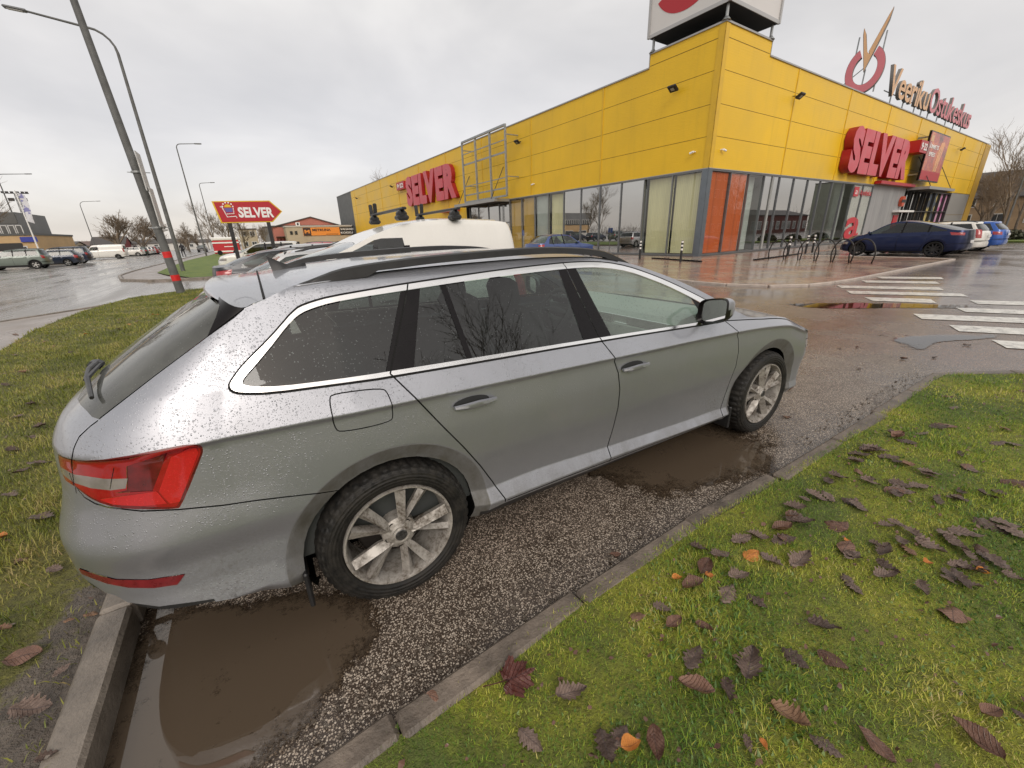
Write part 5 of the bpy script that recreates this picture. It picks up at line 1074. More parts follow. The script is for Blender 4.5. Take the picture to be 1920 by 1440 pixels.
# street glazing: each bay has a pane; what hangs behind it differs
def win_glass(name,tint=(.60,.66,.63),refl=.10):
    if name in MATS: return MATS[name]
    b=NB(name); b.t.nodes.remove(b.b); tr=b.n('ShaderNodeBsdfTransparent'); tr.inputs[0].default_value=(*tint,1); gl=b.n('ShaderNodeBsdfGlossy'); gl.inputs['Roughness'].default_value=.004
    fr=b.n('ShaderNodeFresnel'); fr.inputs[0].default_value=1.6; x=b.n('ShaderNodeMixShader'); ge=b.n('ShaderNodeNewGeometry'); b.l(b.ma('MULTIPLY',b.map(fr.outputs[0],0,1,refl,1),b.ma('SUBTRACT',1,ge.outputs['Backfacing'])),x.inputs[0]); b.l(tr.outputs[0],x.inputs[1]); b.l(gl.outputs[0],x.inputs[2]); b.l(x.outputs[0],b.out.inputs[0]); MATS[name]=b.m; return b.m
M_wg=win_glass('shop_window_glass',(.90,.92,.90),.05); M_wgd=win_glass('dark_shop_window_glass',(.30,.33,.33),.55)
def slat_mat(name,c,vert=True,sc=9):
    b=NB(name); P=b.sep(); ax=b.ma('ADD',P[0],P[1]) if vert else P[2]
    f=b.ma('FRACT',b.ma('MULTIPLY',ax,sc)); n=b.noise(3,4,.6,vec=b.vec(1,1,.15)); c2=tuple(x*.72 for x in c); cc=b.mix(b.map(f,.0,.22,1,0),c,c2); cc=b.mix(b.map(n,.45,.65,0,.35),cc,c2); b.p(c=cc,r=.7); return b.m
M_cream=slat_mat('cream_vertical_blinds',(.72,.70,.42)); M_or=slat_mat('orange_window_film',(.56,.115,.025),True,.8); M_slat=slat_mat('grey_horizontal_blinds',(.22,.24,.24),False,14); M_whp=simple('white_window_panel',(.62,.62,.60),.6,var=.06,vs=1); M_ylp=simple('ochre_window_panel',(.52,.33,.06),.6,var=.1,vs=1); M_pale=simple('pale_window_panel',(.42,.47,.45),.6,var=.1,vs=1)
baysA=[('c',.36,2.15),('c',2.2,4.05),('s',4.2,6.0),('s',6.05,7.9),('s',7.95,9.8),('s',9.85,11.7),('c',11.75,13.55),('p',13.6,15.4),('y',15.45,17.3),('y',17.35,19.2)]
baysB=[('o',.36,2.25),('o',2.3,4.2),('g',4.25,6.0),('d',6.05,7.95),('d',8.0,9.9),('d',9.95,11.95),('d',12.0,13.95),('d',14.0,15.95),('d',16.0,18.0),('g',18.05,20.0),('w',20.05,22.05),('w',22.1,24.2)]
BACK={'c':(M_cream,.25),'s':(M_slat,.35),'o':(M_or,.05),'g':(M_pale,.5),'w':(M_whp,.03),'p':(M_pale,.15),'y':(M_ylp,.12)}
for F,bays in ((FA,baysA),(FB,baysB)):
    for k,a,b_ in bays:
        m=MB(); m.add([tuple(F(x_,z_,-.05)) for x_,z_ in (((a+.02,.16),(b_-.02,.16),(b_-.02,4.5),(a+.02,4.5)) if F is FB else ((b_-.02,.16),(a+.02,.16),(a+.02,4.5),(b_-.02,4.5)))],[(0,1,2,3)]); w=bt(m,'window',M_wgd if k in 'sd' else M_wg)
        if k in BACK:
            mt,d=BACK[k]; m2=MB(); fbox(m2,F,a+.05,b_-.05,.2 if k!='s' else .2,4.45 if k!='s' else 4.0,-.06-d-.02,-.06-d); o=m2.build('blind' if k in 'cs' else 'window_panel',mt,w); 
    m=MB(); e=bays[-1][2]
    for i,(k,a,b_) in enumerate(bays): fbox(m,F,a-.055,a+.01,.1,4.56,-.12,.02)
    fbox(m,F,e-.01,e+.06,.1,4.56,-.12,.02); fbox(m,F,.3,e,4.48,4.56,-.12,.015); fbox(m,F,.3,e,.08,.18,-.12,.015); bt(m,'window_frame',M_alu)
    m=MB(); fbox(m,F,0,e,0,.08,-.2,.03); bt(m,'plinth',simple('dark_plinth',(.05,.05,.05),.6))
m=MB(); fbox(m,FA,-.02,.30,0,4.58,-.30,.04); fbox(m,FB,-.02,.30,0,4.58,-.25,.04); bt(m,'corner_column',simple('blue_grey_corner_post',(.16,.185,.21),.35,.5,var=.1,vs=3))
# right-hand front, beyond the glazing
M_conc=NB('streaked_grey_render'); _n=M_conc.noise(1.4,6,.7,vec=M_conc.vec(1,1,.12)); M_conc.p(c=M_conc.mix(M_conc.map(_n,.3,.7),(.21,.215,.22),(.36,.365,.37)),r=.6)
m=MB(); fbox(m,FB,24.25,32.6,0,4.56,-.25,-.02); bt(m,'grey_wall',M_conc.m)
m=MB(); fbox(m,FB,49,57.2,0,4.56,-.25,-.02); fbox(m,FB,49,57.2,2.2,2.24,-.02,-.012,1); bt(m,'grey_wall',[simple('plain_grey_panel',(.26,.255,.24),.6,var=.08,vs=.6),M_seam])
m=MB()
for s in (32.7,34.6,36.6,38.8,40.9,42.9,45,47,48.9): fbox(m,FB,s,s+.10,0,4.5,-.3,-.05)
fbox(m,FB,32.7,49,2.5,2.6,-.3,-.05); fbox(m,FB,32.7,49,4.4,4.5,-.3,-.05); bt(m,'door_frame',simple('dark_door_frame',(.03,.03,.03),.4))
m=MB(); m.add([tuple(FB(x_,z_,-.34)) for x_,z_ in ((32.8,.1),(41,.1),(41,4.4),(32.8,4.4))],[(0,1,2,3)]); bt(m,'entrance_door',M_wgd)
m=MB(); fbox(m,FB,38.4,41.2,0,4.4,-.9,-.5); bt(m,'entrance_door',M_gloss)
PK=NB('patterned_poster'); _v=PK.vor(1.6,vec=PK.vec(1,1,.8)); PK.p(c=PK.mix(PK.map(PK.sep(_v.outputs['Color'])[0],0,1),(.55,.12,.35),(.75,.55,.65)),r=.3)
PK2=NB('yellow_and_black_poster'); _v=PK2.vor(1.3); PK2.p(c=PK2.mix(PK2.ma('GREATER_THAN',PK2.sep(_v.outputs['Color'])[0],.5),(.10,.12,.15),(.60,.50,.20)),r=.3)
m=MB(); fbox(m,FB,45.6,48.8,.2,4.4,-.33,-.30); bt(m,'window_panel',PK.m)
m=MB(); fbox(m,FB,41.3,45.4,.2,4.4,-.33,-.30); bt(m,'window_panel',PK2.m)
# canopies: a dark slab with a pale fascia
def canopy(F,s0,s1,name='canopy'):
    m=MB(); fbox(m,F,s0,s1,4.46,4.62,0,1.55,0); fbox(m,F,s0-.02,s1+.02,4.38,4.62,1.55,1.60,1); fbox(m,F,s0-.02,s0,4.38,4.62,0,1.55,1); fbox(m,F,s1,s1+.02,4.38,4.62,0,1.55,1); return bt(m,name,[simple('canopy_soffit',(.10,.10,.10),.6),simple('canopy_fascia',(.36,.36,.35),.4,.4)])
canopy(FB,32.8,41.5); canopy(FA,19.2,27.1)
for F,ss in ((FB,(33.6,40.6)),(FA,(20.0,26.4))):
    for s in ss: m=MB(); m.tube([F(s,4.62,1.45),F(s,7.3,0)],.03,6); bt(m,'canopy_tie_rod',M_black)
# left entrance recess under the canopy
m=MB(); fbox(m,FA,19.25,27.5,0,4.46,-1.6,-1.5,0); fbox(m,FA,27.4,27.5,0,4.46,-1.5,0,0)
for s in (19.3,21.3,23.3,25.3,27.2): fbox(m,FA,s,s+.08,0,4.4,-.35,-.2,1)
fbox(m,FA,19.3,27.3,2.6,2.7,-.35,-.2,1); bt(m,'left_entrance_recess',[simple('dark_entrance',(.03,.03,.03),.6),M_alu]); m=MB(); m.add([tuple(FA(x_,z_,-.27)) for x_,z_ in ((27.2,.1),(19.4,.1),(19.4,4.35),(27.2,4.35))],[(0,1,2,3)]); bt(m,'entrance_door',M_wgd)
# steel lattice billboard frame in front of the left wall
fr=thing('steel_lattice','empty galvanised steel lattice frame standing on the canopy of the left facade','frame',tuple(FA(22,4.7,1.2)))
o0=Vector(FA(22,4.7,1.2)); m=MB(); s0,s1,z0,z1=16.95,24.15,4.66,9.75
s0,s1,z0,z1=17.6,25.2,4.72,9.95
for s in (s0,s0+2.5,s0+5.05,s1): fbox(m,FA,s-.07,s+.07,z0,z1,1.22 if s in(s0,s1) else 1.20,1.36)
fbox(m,FA,s0,s1,z1-.07,z1+.09,1.18,1.37); fbox(m,FA,s0,s1,z0-.07,z0+.07,1.19,1.365)
for z,t in ((8.95,.035),(8.05,.07),(6.15,.035),(5.35,.06)): fbox(m,FA,s0,s1,z-t,z+t,1.15,1.21)
for s in (s0,s1):
    for z in (9.3,6.2): fbox(m,FA,s-.04,s+.04,z-.04,z+.04,.03,1.2)
o=m.build('lattice_bars',M_galv,fr); o.location=-o0
# ---- lettering
M_rf=simple('red_letter_face',(.56,.060,.085),.35,var=.06,vs=1); M_rs=simple('deep_red_letter_side',(.30,.010,.014),.4); M_wt=simple('white_letter',(.80,.80,.78),.4); M_rd=simple('sign_red',(.42,.012,.022),.4)
M_tan=simple('tan_letter_face',(.66,.40,.21),.4,var=.08,vs=1); M_pk=simple('rose_letter_face',(.58,.17,.20),.4,var=.08,vs=1); M_gsd=simple('letter_side_grey',(.20,.19,.18),.5)
def sign(name,label,cat,loc): return thing(name,label,cat,tuple(loc))
def place(o,loc): o.location=-Vector(loc)
def body_next(t,c): i=t.find(c); return t[i+1] if i+1<len(t) else ''
def word(parent,loc,txt,F,s0,s1,z0,h,o,depth,mat,side,bold=.02,rev=False,name='letter',gaps=None):
    """each letter its own part, set along a facade; widths follow the font"""
    cu=bpy.data.curves.new('tmp','FONT'); tmpw=[]
    for ch in txt:
        cu.body=ch; cu.offset=bold; t=bpy.data.objects.new('t',cu); COL.objects.link(t); bpy.context.view_layer.update(); tmpw.append(max(.08,t.dimensions.x) if ch!=' ' else .35); hh=t.dimensions.y; bpy.data.objects.remove(t)
        tmpw[-1]=(tmpw[-1],hh)
    bpy.data.curves.remove(cu); tot=sum(w for w,_ in tmpw)+.027*(len(txt)-1); k=abs(s1-s0)/tot; cap=.70+2*bold; s=s0; sg=1 if s1>s0 else -1
    for ch,(w,hh) in zip(txt,tmpw):
        if ch!=' ':
            zz=h*min(1.25,hh/cap) if ch not in '-.' else h*hh/cap; base=z0 if ch not in '-' else z0+h*.42
            if ch in 'Q': base=z0
            base=base-(.0 if ch not in 'pgyj' else h*.25)
            x=D1*1 if F is FA else D2*1; x=x*sg; org=F(s,base,o)
            ob=textobj(name,ch,mat,parent,org,x,zz,w*k,depth,bold,mat_side=side); ob.location=-Vector(loc)
        s+=sg*(w+.027-(.16 if ch=='L' and body_next(txt,ch)=='V' else 0))*k
def back(m,F,s0,s1,z0,z1,o0,o1,mi=0): fbox(m,F,s0,s1,z0,z1,o0,o1,mi)
l=FB(22.5,6.5,.3); sg_=sign('shop_sign','big red block letters SELVER on the right facade above the windows','sign',l); word(sg_,l,'SELVER',FB,16.2,29.5,5.08,3.0,.04,.58,M_rf,M_rs,.065)
l=FA(36,7,.3); sg_=sign('shop_sign','big red block letters SELVER on the left facade above the white van','sign',l); word(sg_,l,'SELVER',FA,43.2,28.0,5.5,3.55,.04,.46,M_rf,M_rs,.065)
# textobj extrudes along x cross up; on the left wall that points outwards as well
for F,s0,s1,z0,lab in ((FB,29.55,31.5,7.25,'small red box sign reading 9-22 on the right facade'),(FA,46.9,43.9,7.85,'small red box sign reading 9-22 on the left facade')):
    l=F((s0+s1)/2,z0,.3); t=sign('opening_hours_sign',lab,'sign',l); m=MB(); oo=.95 if F is FB else .45; fbox(m,F,min(s0,s1),max(s0,s1),z0,z0+.95,.03,oo); o=m.build('sign_box',M_rd,t); place(o,l); word(t,l,'9-22',F,s0+(.2 if s1>s0 else -.35),s1-(.15 if s1>s0 else -.35),z0+.2,.55,oo+.01,.02,M_wt,M_wt,.03)
# poster with a drink glass, hung on brackets
l=FB(34,7,.5); t=sign('poster','tall dark orange advertising poster above the right entrance canopy','poster',l)
m=MB(); fbox(m,FB,31.6,37.7,5.1,9.1,.78,.93); o=m.build('poster_case',M_gloss,t); place(o,l)
PO=NB('poster_print'); P=PO.sep(); g=PO.noise(.55,4,.6,dist=.8); r=PO.n('ShaderNodeValToRGB'); PO.l(PO.map(g,.3,.7),r.inputs[0]); e=r.color_ramp.elements; e[0].color=(.03,.012,.01,1); e[1].color=(.75,.24,.06,1); x=e.new(.5); x.color=(.42,.05,.025,1); PO.p(c=r.outputs[0],r=.25)
m=MB(); fbox(m,FB,31.7,37.6,5.95,9.0,.93,.945); o=m.build('poster_print',PO.m,t); place(o,l)
m=MB(); fbox(m,FB,31.7,37.6,5.2,5.95,.93,.945); o=m.build('poster_print',M_rd,t); place(o,l)
for z in (5.6,8.6):
    for s in (31.9,36.9): m=MB(); fbox(m,FB,s,s+.2,z,z+.12,0,.78); o=m.build('bracket',M_galv,t); place(o,l)
m=MB(); G_=[(34.9,6.0),(35.9,6.0),(36.5,8.3),(36.2,8.5),(35.4,8.4),(35.0,7.6)]; m.prism(G_,lambda a,b_,d:tuple(FB(a,b_,d)),.946,.952); o=m.build('glass_print',simple('amber_glass_print',(.70,.30,.10),.3,var=.3,vs=1),t); place(o,l)
word(t,l,'JUMMETIS',FB,32.0,34.8,7.75,.33,.950,.01,M_wt,M_wt,.02,name='poster_text'); word(t,l,'EPEES',FB,32.4,34.2,7.15,.33,.950,.01,M_wt,M_wt,.02,name='poster_text'); 
m=MB(); fbox(m,FB,31.9,32.7,8.3,8.75,.946,.955); o=m.build('poster_badge',M_tan,t); place(o,l)
# pharmacy window lettering and big red a
l=FB(22,2.5,.1); t=sign('pharmacy_sign','red pharmacy lettering and large red letter a on white window panels','sign',l); M_ap=simple('apotheka_red',(.50,.03,.045),.4)
word(t,l,'Apotheka',FB,21.55,24.0,3.72,.42,.0,.012,M_ap,M_ap,.01); m=MB(); fbox(m,FB,20.25,21.2,3.62,4.32,.0,.014); o=m.build('sign_box',M_ap,t); place(o,l); word(t,l,'a',FB,20.5,20.98,3.78,.42,.016,.01,M_wt,M_wt,.0); word(t,l,'a',FB,20.2,23.2,.35,2.5,.0,.012,M_ap,M_ap,.022)
l=FB(28,4.55,.3); t=sign('red_sign_strip','narrow dark red light strip over the grey wall below the red letters','sign',l); m=MB(); fbox(m,FB,24.0,33.0,4.63,4.86,.05,.5); o=m.build('strip',M_rd,t); place(o,l)
l=FA(30,4.0,.3); t=sign('red_sign_strip','short dark red strip beside the left entrance canopy','sign',l); m=MB(); fbox(m,FA,29.0,33.2,4.2,4.5,.02,.5); o=m.build('strip',M_rd,t); place(o,l)
l=FB(31.9,3.3,.2); t=sign('round_sign','small round red and dark sign on the grey wall by the entrance','sign',l); m=MB(); m.tube([tuple(FB(31.9,3.4,.0)),tuple(FB(31.9,3.4,.25))],.45,16,0); o=m.build('sign_disc',simple('orange_red_disc',(.55,.09,.04),.4),t); place(o,l); m=MB(); fbox(m,FB,31.3,32.5,3.3,3.55,.25,.28); o=m.build('sign_band',M_black,t); place(o,l)
l=FB(32,2.6,.2); t=sign('awning','narrow pale awning sticking out of the grey wall beside the entrance','awning',l); m=MB(); fbox(m,FB,30.4,34.8,2.45,2.62,0,.5); o=m.build('awning_slab',M_wt,t); place(o,l); m=MB(); fbox(m,FB,31.0,32.2,.9,2.2,-.015,.06); o=m.build('notice_board',M_rd,t); place(o,l)
# roof sign: ring with a tall V, then two words on stilts
RC=FB(18.8,11.92,-.6); e_=Vector((-.287,.958,0)); n_=Vector((-.958,-.287,0))
t=sign('roof_logo','round red ring with a tall tan tick on the roof edge of the right facade','sign',RC)
RP=lambda a,b_,d: tuple(e_*(-a)*-1+UP*b_+n_*d)
RP=lambda a,b_,d: tuple(-e_*a+UP*b_+n_*d); RQ=lambda a,b_,d: tuple(-e_*a+UP*(b_-.3)+n_*d)
m=MB(); out=[(1.08*math.sin(R_(x)),1.42*math.cos(R_(x))) for x in np.linspace(28,332,46)]; inn=[(.68*math.sin(R_(x)),.92*math.cos(R_(x))) for x in np.linspace(332,28,46)]
n2=len(out); 
for i in range(n2-1):
    q=[out[i],out[i+1],inn[n2-2-i],inn[n2-1-i]]; m.prism(q,RP,.25,.27,0)
m.build('ring_face',M_pk,t)
m=MB()
for i in range(n2-1):
    q=[out[i],out[i+1],inn[n2-2-i],inn[n2-1-i]]; q=[(a*1.02,b_*1.02) for a,b_ in q[:2]]+[(a*.98,b_*.98) for a,b_ in q[2:]]; m.prism(q,RP,-.12,.248,0)
m.build('ring_case',M_gsd,t)
vv=[(-.05,.22),(-.62,2.75),(-.42,2.95),(-.28,2.6),(-.02,1.38),(.72,3.3),(.86,3.62),(.82,3.1),(.60,2.6),(.25,1.25)]
m=MB(); m.prism([(-.03,.20),(-.50,2.45),(-.52,2.83),(-.36,2.45),(-.08,1.36),(.12,1.15)],RQ,.30,.32); m.prism([(-.03,.20),(.12,1.15),(.02,1.36),(.70,3.25),(.84,3.64),(.76,3.0),(.42,1.75)],RQ,.301,.322); m.build('tick_face',M_tan,t)
m=MB(); m.prism([(-.05,.18),(-.53,2.45),(-.55,2.84),(-.34,2.45),(-.08,1.36),(.12,1.12)],RQ,-.05,.298); m.prism([(-.05,.18),(.12,1.12),(.0,1.36),(.68,3.25),(.85,3.66),(.79,3.0),(.45,1.75)],RQ,-.051,.299); m.build('tick_case',M_gsd,t)
m=MB()
for a in (-.75,0,.75): m.tube([RP(a,-1.42,-.1),RP(a,2.2 if a else .1,-.2)],.045,6); 
m.tube([RP(0,.3,-.2),tuple(Vector(RP(0,-1.4,-.2))+D1*2.5)],.03,6); m.build('support',M_galv,t)
l=FB(28,11,.0); t=sign('roof_lettering','tan letters Veeriku standing on stilts along the roof edge','sign',l); word(t,l,'Veeriku',FB,22.8,33.0,10.92,1.95,-.42,.22,M_tan,M_gsd,.012)
m=MB()
for s in (24.5,27.5,30.5,32.5): m.tube([tuple(FB(s,10.2,-.45)),tuple(FB(s,11.9,-.45))],.05,6)
m.tube([tuple(FB(22.8,11.2,-.45)),tuple(FB(33,11.2,-.45))],.04,6); o=m.build('support',M_galv,t); place(o,l)
l=FB(40,11,.0); t=sign('roof_lettering','rose-red letters Ostukeskus standing on stilts along the roof edge','sign',l); word(t,l,'Ostukeskus',FB,33.3,48.2,10.92,1.95,-.42,.22,M_pk,M_gsd,.012)
m=MB()
for s in (34.5,37.5,40.5,43.5,46.5): m.tube([tuple(FB(s,10.2,-.45)),tuple(FB(s,11.9,-.45))],.05,6)
m.tube([tuple(FB(33.3,11.2,-.45)),tuple(FB(48,11.2,-.45))],.04,6); o=m.build('support',M_galv,t); place(o,l)
# advertising box on the tower
l=FA(0,11.5,0); t=sign('billboard_box','big white two-sided box on legs on top of the corner tower','billboard',l); M_wbox=simple('white_sign_panel',(.62,.61,.60),.4,var=.04,vs=.4)
m=MB(); V=[tuple(PC+D1*a+D2*b_+UP*z) for a in (-.15,4.5) for b_ in (-.15,4.5) for z in (11.6,15.6)]; m.add(V,[(0,1,3,2),(4,6,7,5),(2,3,7,6),(1,5,7,3),(0,4,5,1)]); o=m.build('white_panel',M_wbox,t); place(o,l)
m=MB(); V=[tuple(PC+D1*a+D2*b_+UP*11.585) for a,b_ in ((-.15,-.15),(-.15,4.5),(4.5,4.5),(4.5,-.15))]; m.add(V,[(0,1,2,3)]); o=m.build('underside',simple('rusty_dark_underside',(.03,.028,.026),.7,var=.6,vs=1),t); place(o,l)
m=MB()
for a,b_ in ((-.15,-.15),(4.5,-.15),(-.15,4.5)):
    c=PC+D1*a+D2*b_; m.box(tuple(c+UP*13.6),(.14,.14,4.04))
for F in (FA,FB): fbox(m,F,-.1,4.5,11.56,11.72,.16,.20)
o=m.build('frame_edge',simple('pale_grey_frame',(.42,.42,.42),.4,.3),t); place(o,l)
for a,b_ in ((.05,.05),(4.3,.05),(.05,4.3),(4.3,4.3)):
    m=MB(); c=PC+D1*a+D2*b_; m.tube([tuple(c+UP*10.9),tuple(c+UP*11.6)],.07,8); m.tube([tuple(c+UP*10.93),tuple(c+UP*11.1)],[.22,.07],8); o=m.build('leg',M_galv,t); place(o,l)
m=MB(); a_=np.linspace(R_(-152),R_(-28),24)
for i in range(23):
    q=[(2.3+r*math.cos(x),13.75+r*.85*math.sin(x)) for r,x in ((1.95,a_[i]),(1.95,a_[i+1]),(1.25,a_[i+1]),(1.25,a_[i]))]; m.prism(q,lambda a,b_,d:tuple(FA(a,b_,d)),.152,.162)
o=m.build('red_arc',M_rd,t); place(o,l)
# floodlights and cameras
def flood(F,s,z,label,group=None):
    l=F(s,z,0); t=thing('floodlight',label,'floodlight',tuple(l),0,'floodlights on the yellow facades'); x=D1 if F is FA else D2; o_=-D2 if F is FA else -D1
    m=MB(); m.tube([(0,0,0),tuple(o_*.25-UP*.05)],.025,6); m.build('bracket',M_black,t)
    M=Matrix((( x.x,o_.x,0,o_.x*.42),(x.y,o_.y,0,o_.y*.42),(0,0,1,-.08),(0,0,0,1)))@Matrix.Rotation(R_(-55),4,'X'); m=MB(); m.box((0,0,0),(.52,.12,.40),M=M,bev=.03); m.build('lamp_housing',M_black,t); m=MB(); m.box((0,.065,0),(.2,.01,.16),M=M); m.build('lamp_glass',simple('floodlight_lens',(.35,.37,.33),.2),t)
flood(FA,2.4,8.78,'black floodlight high on the left facade close to the corner'); flood(FA,17.2,8.8,'black floodlight beside the steel lattice frame'); flood(FA,49.1,8.68,'black floodlight left of the small 9-22 sign'); flood(FA,68.5,8.7,'black floodlight at the far end of the left facade')
flood(FB,7.7,8.8,'black floodlight on the right facade nearest the corner'); flood(FB,45.6,8.8,'black floodlight right of the orange poster')
def ccam(F,s,z,label):
    l=F(s,z,0); t=thing('security_camera',label,'camera',tuple(l),0,'white cameras on the facades'); x=D1 if F is FA else D2; o_=-D2 if F is FA else -D1
    m=MB(); m.tube([(0,0,0),tuple(o_*.14)],.035,8); m.build('mount',M_wt,t); m=MB(); m.tube([tuple(o_*.14-x*-.02),tuple(o_*.18+x*.22-UP*.06)],.055,10); m.build('camera_body',M_wt,t)
ccam(FA,.9,5.48,'small white camera on the left facade next to the corner'); ccam(FA,15.4,5.42,'small white camera low on the left facade far from the corner'); ccam(FB,.9,5.5,'small white camera on the right facade next to the corner')
# ------------------------------------------------------------------ bollards and cycle hoops
def bollard(x,y,label):
    t=thing('bollard',label,'bollard',(x,y,.05),0,'black and white bollards by the shop windows'); m=MB(); m.lathe([(0,0),(.052,0),(.052,.55)],14,0,axis='z'); m.build('post',M_black,t)
    m=MB(); z=.55
    for i in range(5): m.lathe([(.053,z),(.053,z+.085)],14,i%2,axis='z'); z+=.085
    m.lathe([(.053,z),(.045,z+.02),(0,z+.025)],14,1,axis='z'); m.build('striped_top',[simple('bollard_white',(.75,.75,.72),.4),M_black],t)
for x,y,lb in ((17.0,19.0,'black and white striped bollard seen just over the roof of the grey car, leftmost'),(18.0,14.9,'black and white striped bollard in front of the grey horizontal blinds'),(17.4,11.8,'black and white striped bollard in front of the cream blinds near the corner'),(24.1,10.2,'black and white striped bollard behind the first cycle hoops'),(26.4,10.4,'black and white striped bollard behind the middle cycle hoops'),(27.4,10.5,'black and white striped bollard nearest the front of the dark blue crossover')): bollard(x,y,lb)
feet=[(21.2,9.65),(21.15,8.95),(21.0,8.25),(20.8,7.5),(20.65,6.8),(20.5,6.1),(20.35,5.35)]
M_hoop=simple('dark_steel_hoop',(.035,.033,.032),.35,.6)
ordn=['leftmost','second from the left','third from the left','third from the right','second from the right','rightmost']
for i in range(6):
    a=Vector((*feet[i],.05)); b_=Vector((*feet[i+1],.05))+Vector((.16,.0,0)); t=thing('bicycle_hoop','%s of the six dark steel cycle hoops on the paving'%ordn[i],'cycle rack',tuple(a)); c=(a+b_)/2; d=(b_-a)/2; pts=[]
    for th in np.linspace(math.pi,0,17): pts.append(tuple(c-a+d*(-math.cos(th)*-1)*(-1 if False else 1)*1.0*math.cos(0)*0+d*math.cos(th)*1.12+UP*(.30+.62*math.sin(th))))
    pts=[tuple(c-a-d)]+pts+[tuple(c-a+d)]; m=MB(); m.tube(pts,.026,8); m.build('hoop',M_hoop,t,smooth=True)
m=MB(); m.box((22.8,10.0,.085),(5.5,.12,.06),rz=R_(6)); tag(m.build('wheel_stop',M_gloss),'low dark steel wheel stop bar on the paving behind the cycle hoops','wheel stop')
m=MB(); m.box((18.4,12.9,.085),(.12,3.8,.06),rz=R_(-14)); tag(m.build('wheel_stop',M_gloss),'low dark bar on the paving between the bollards and the corner','wheel stop')

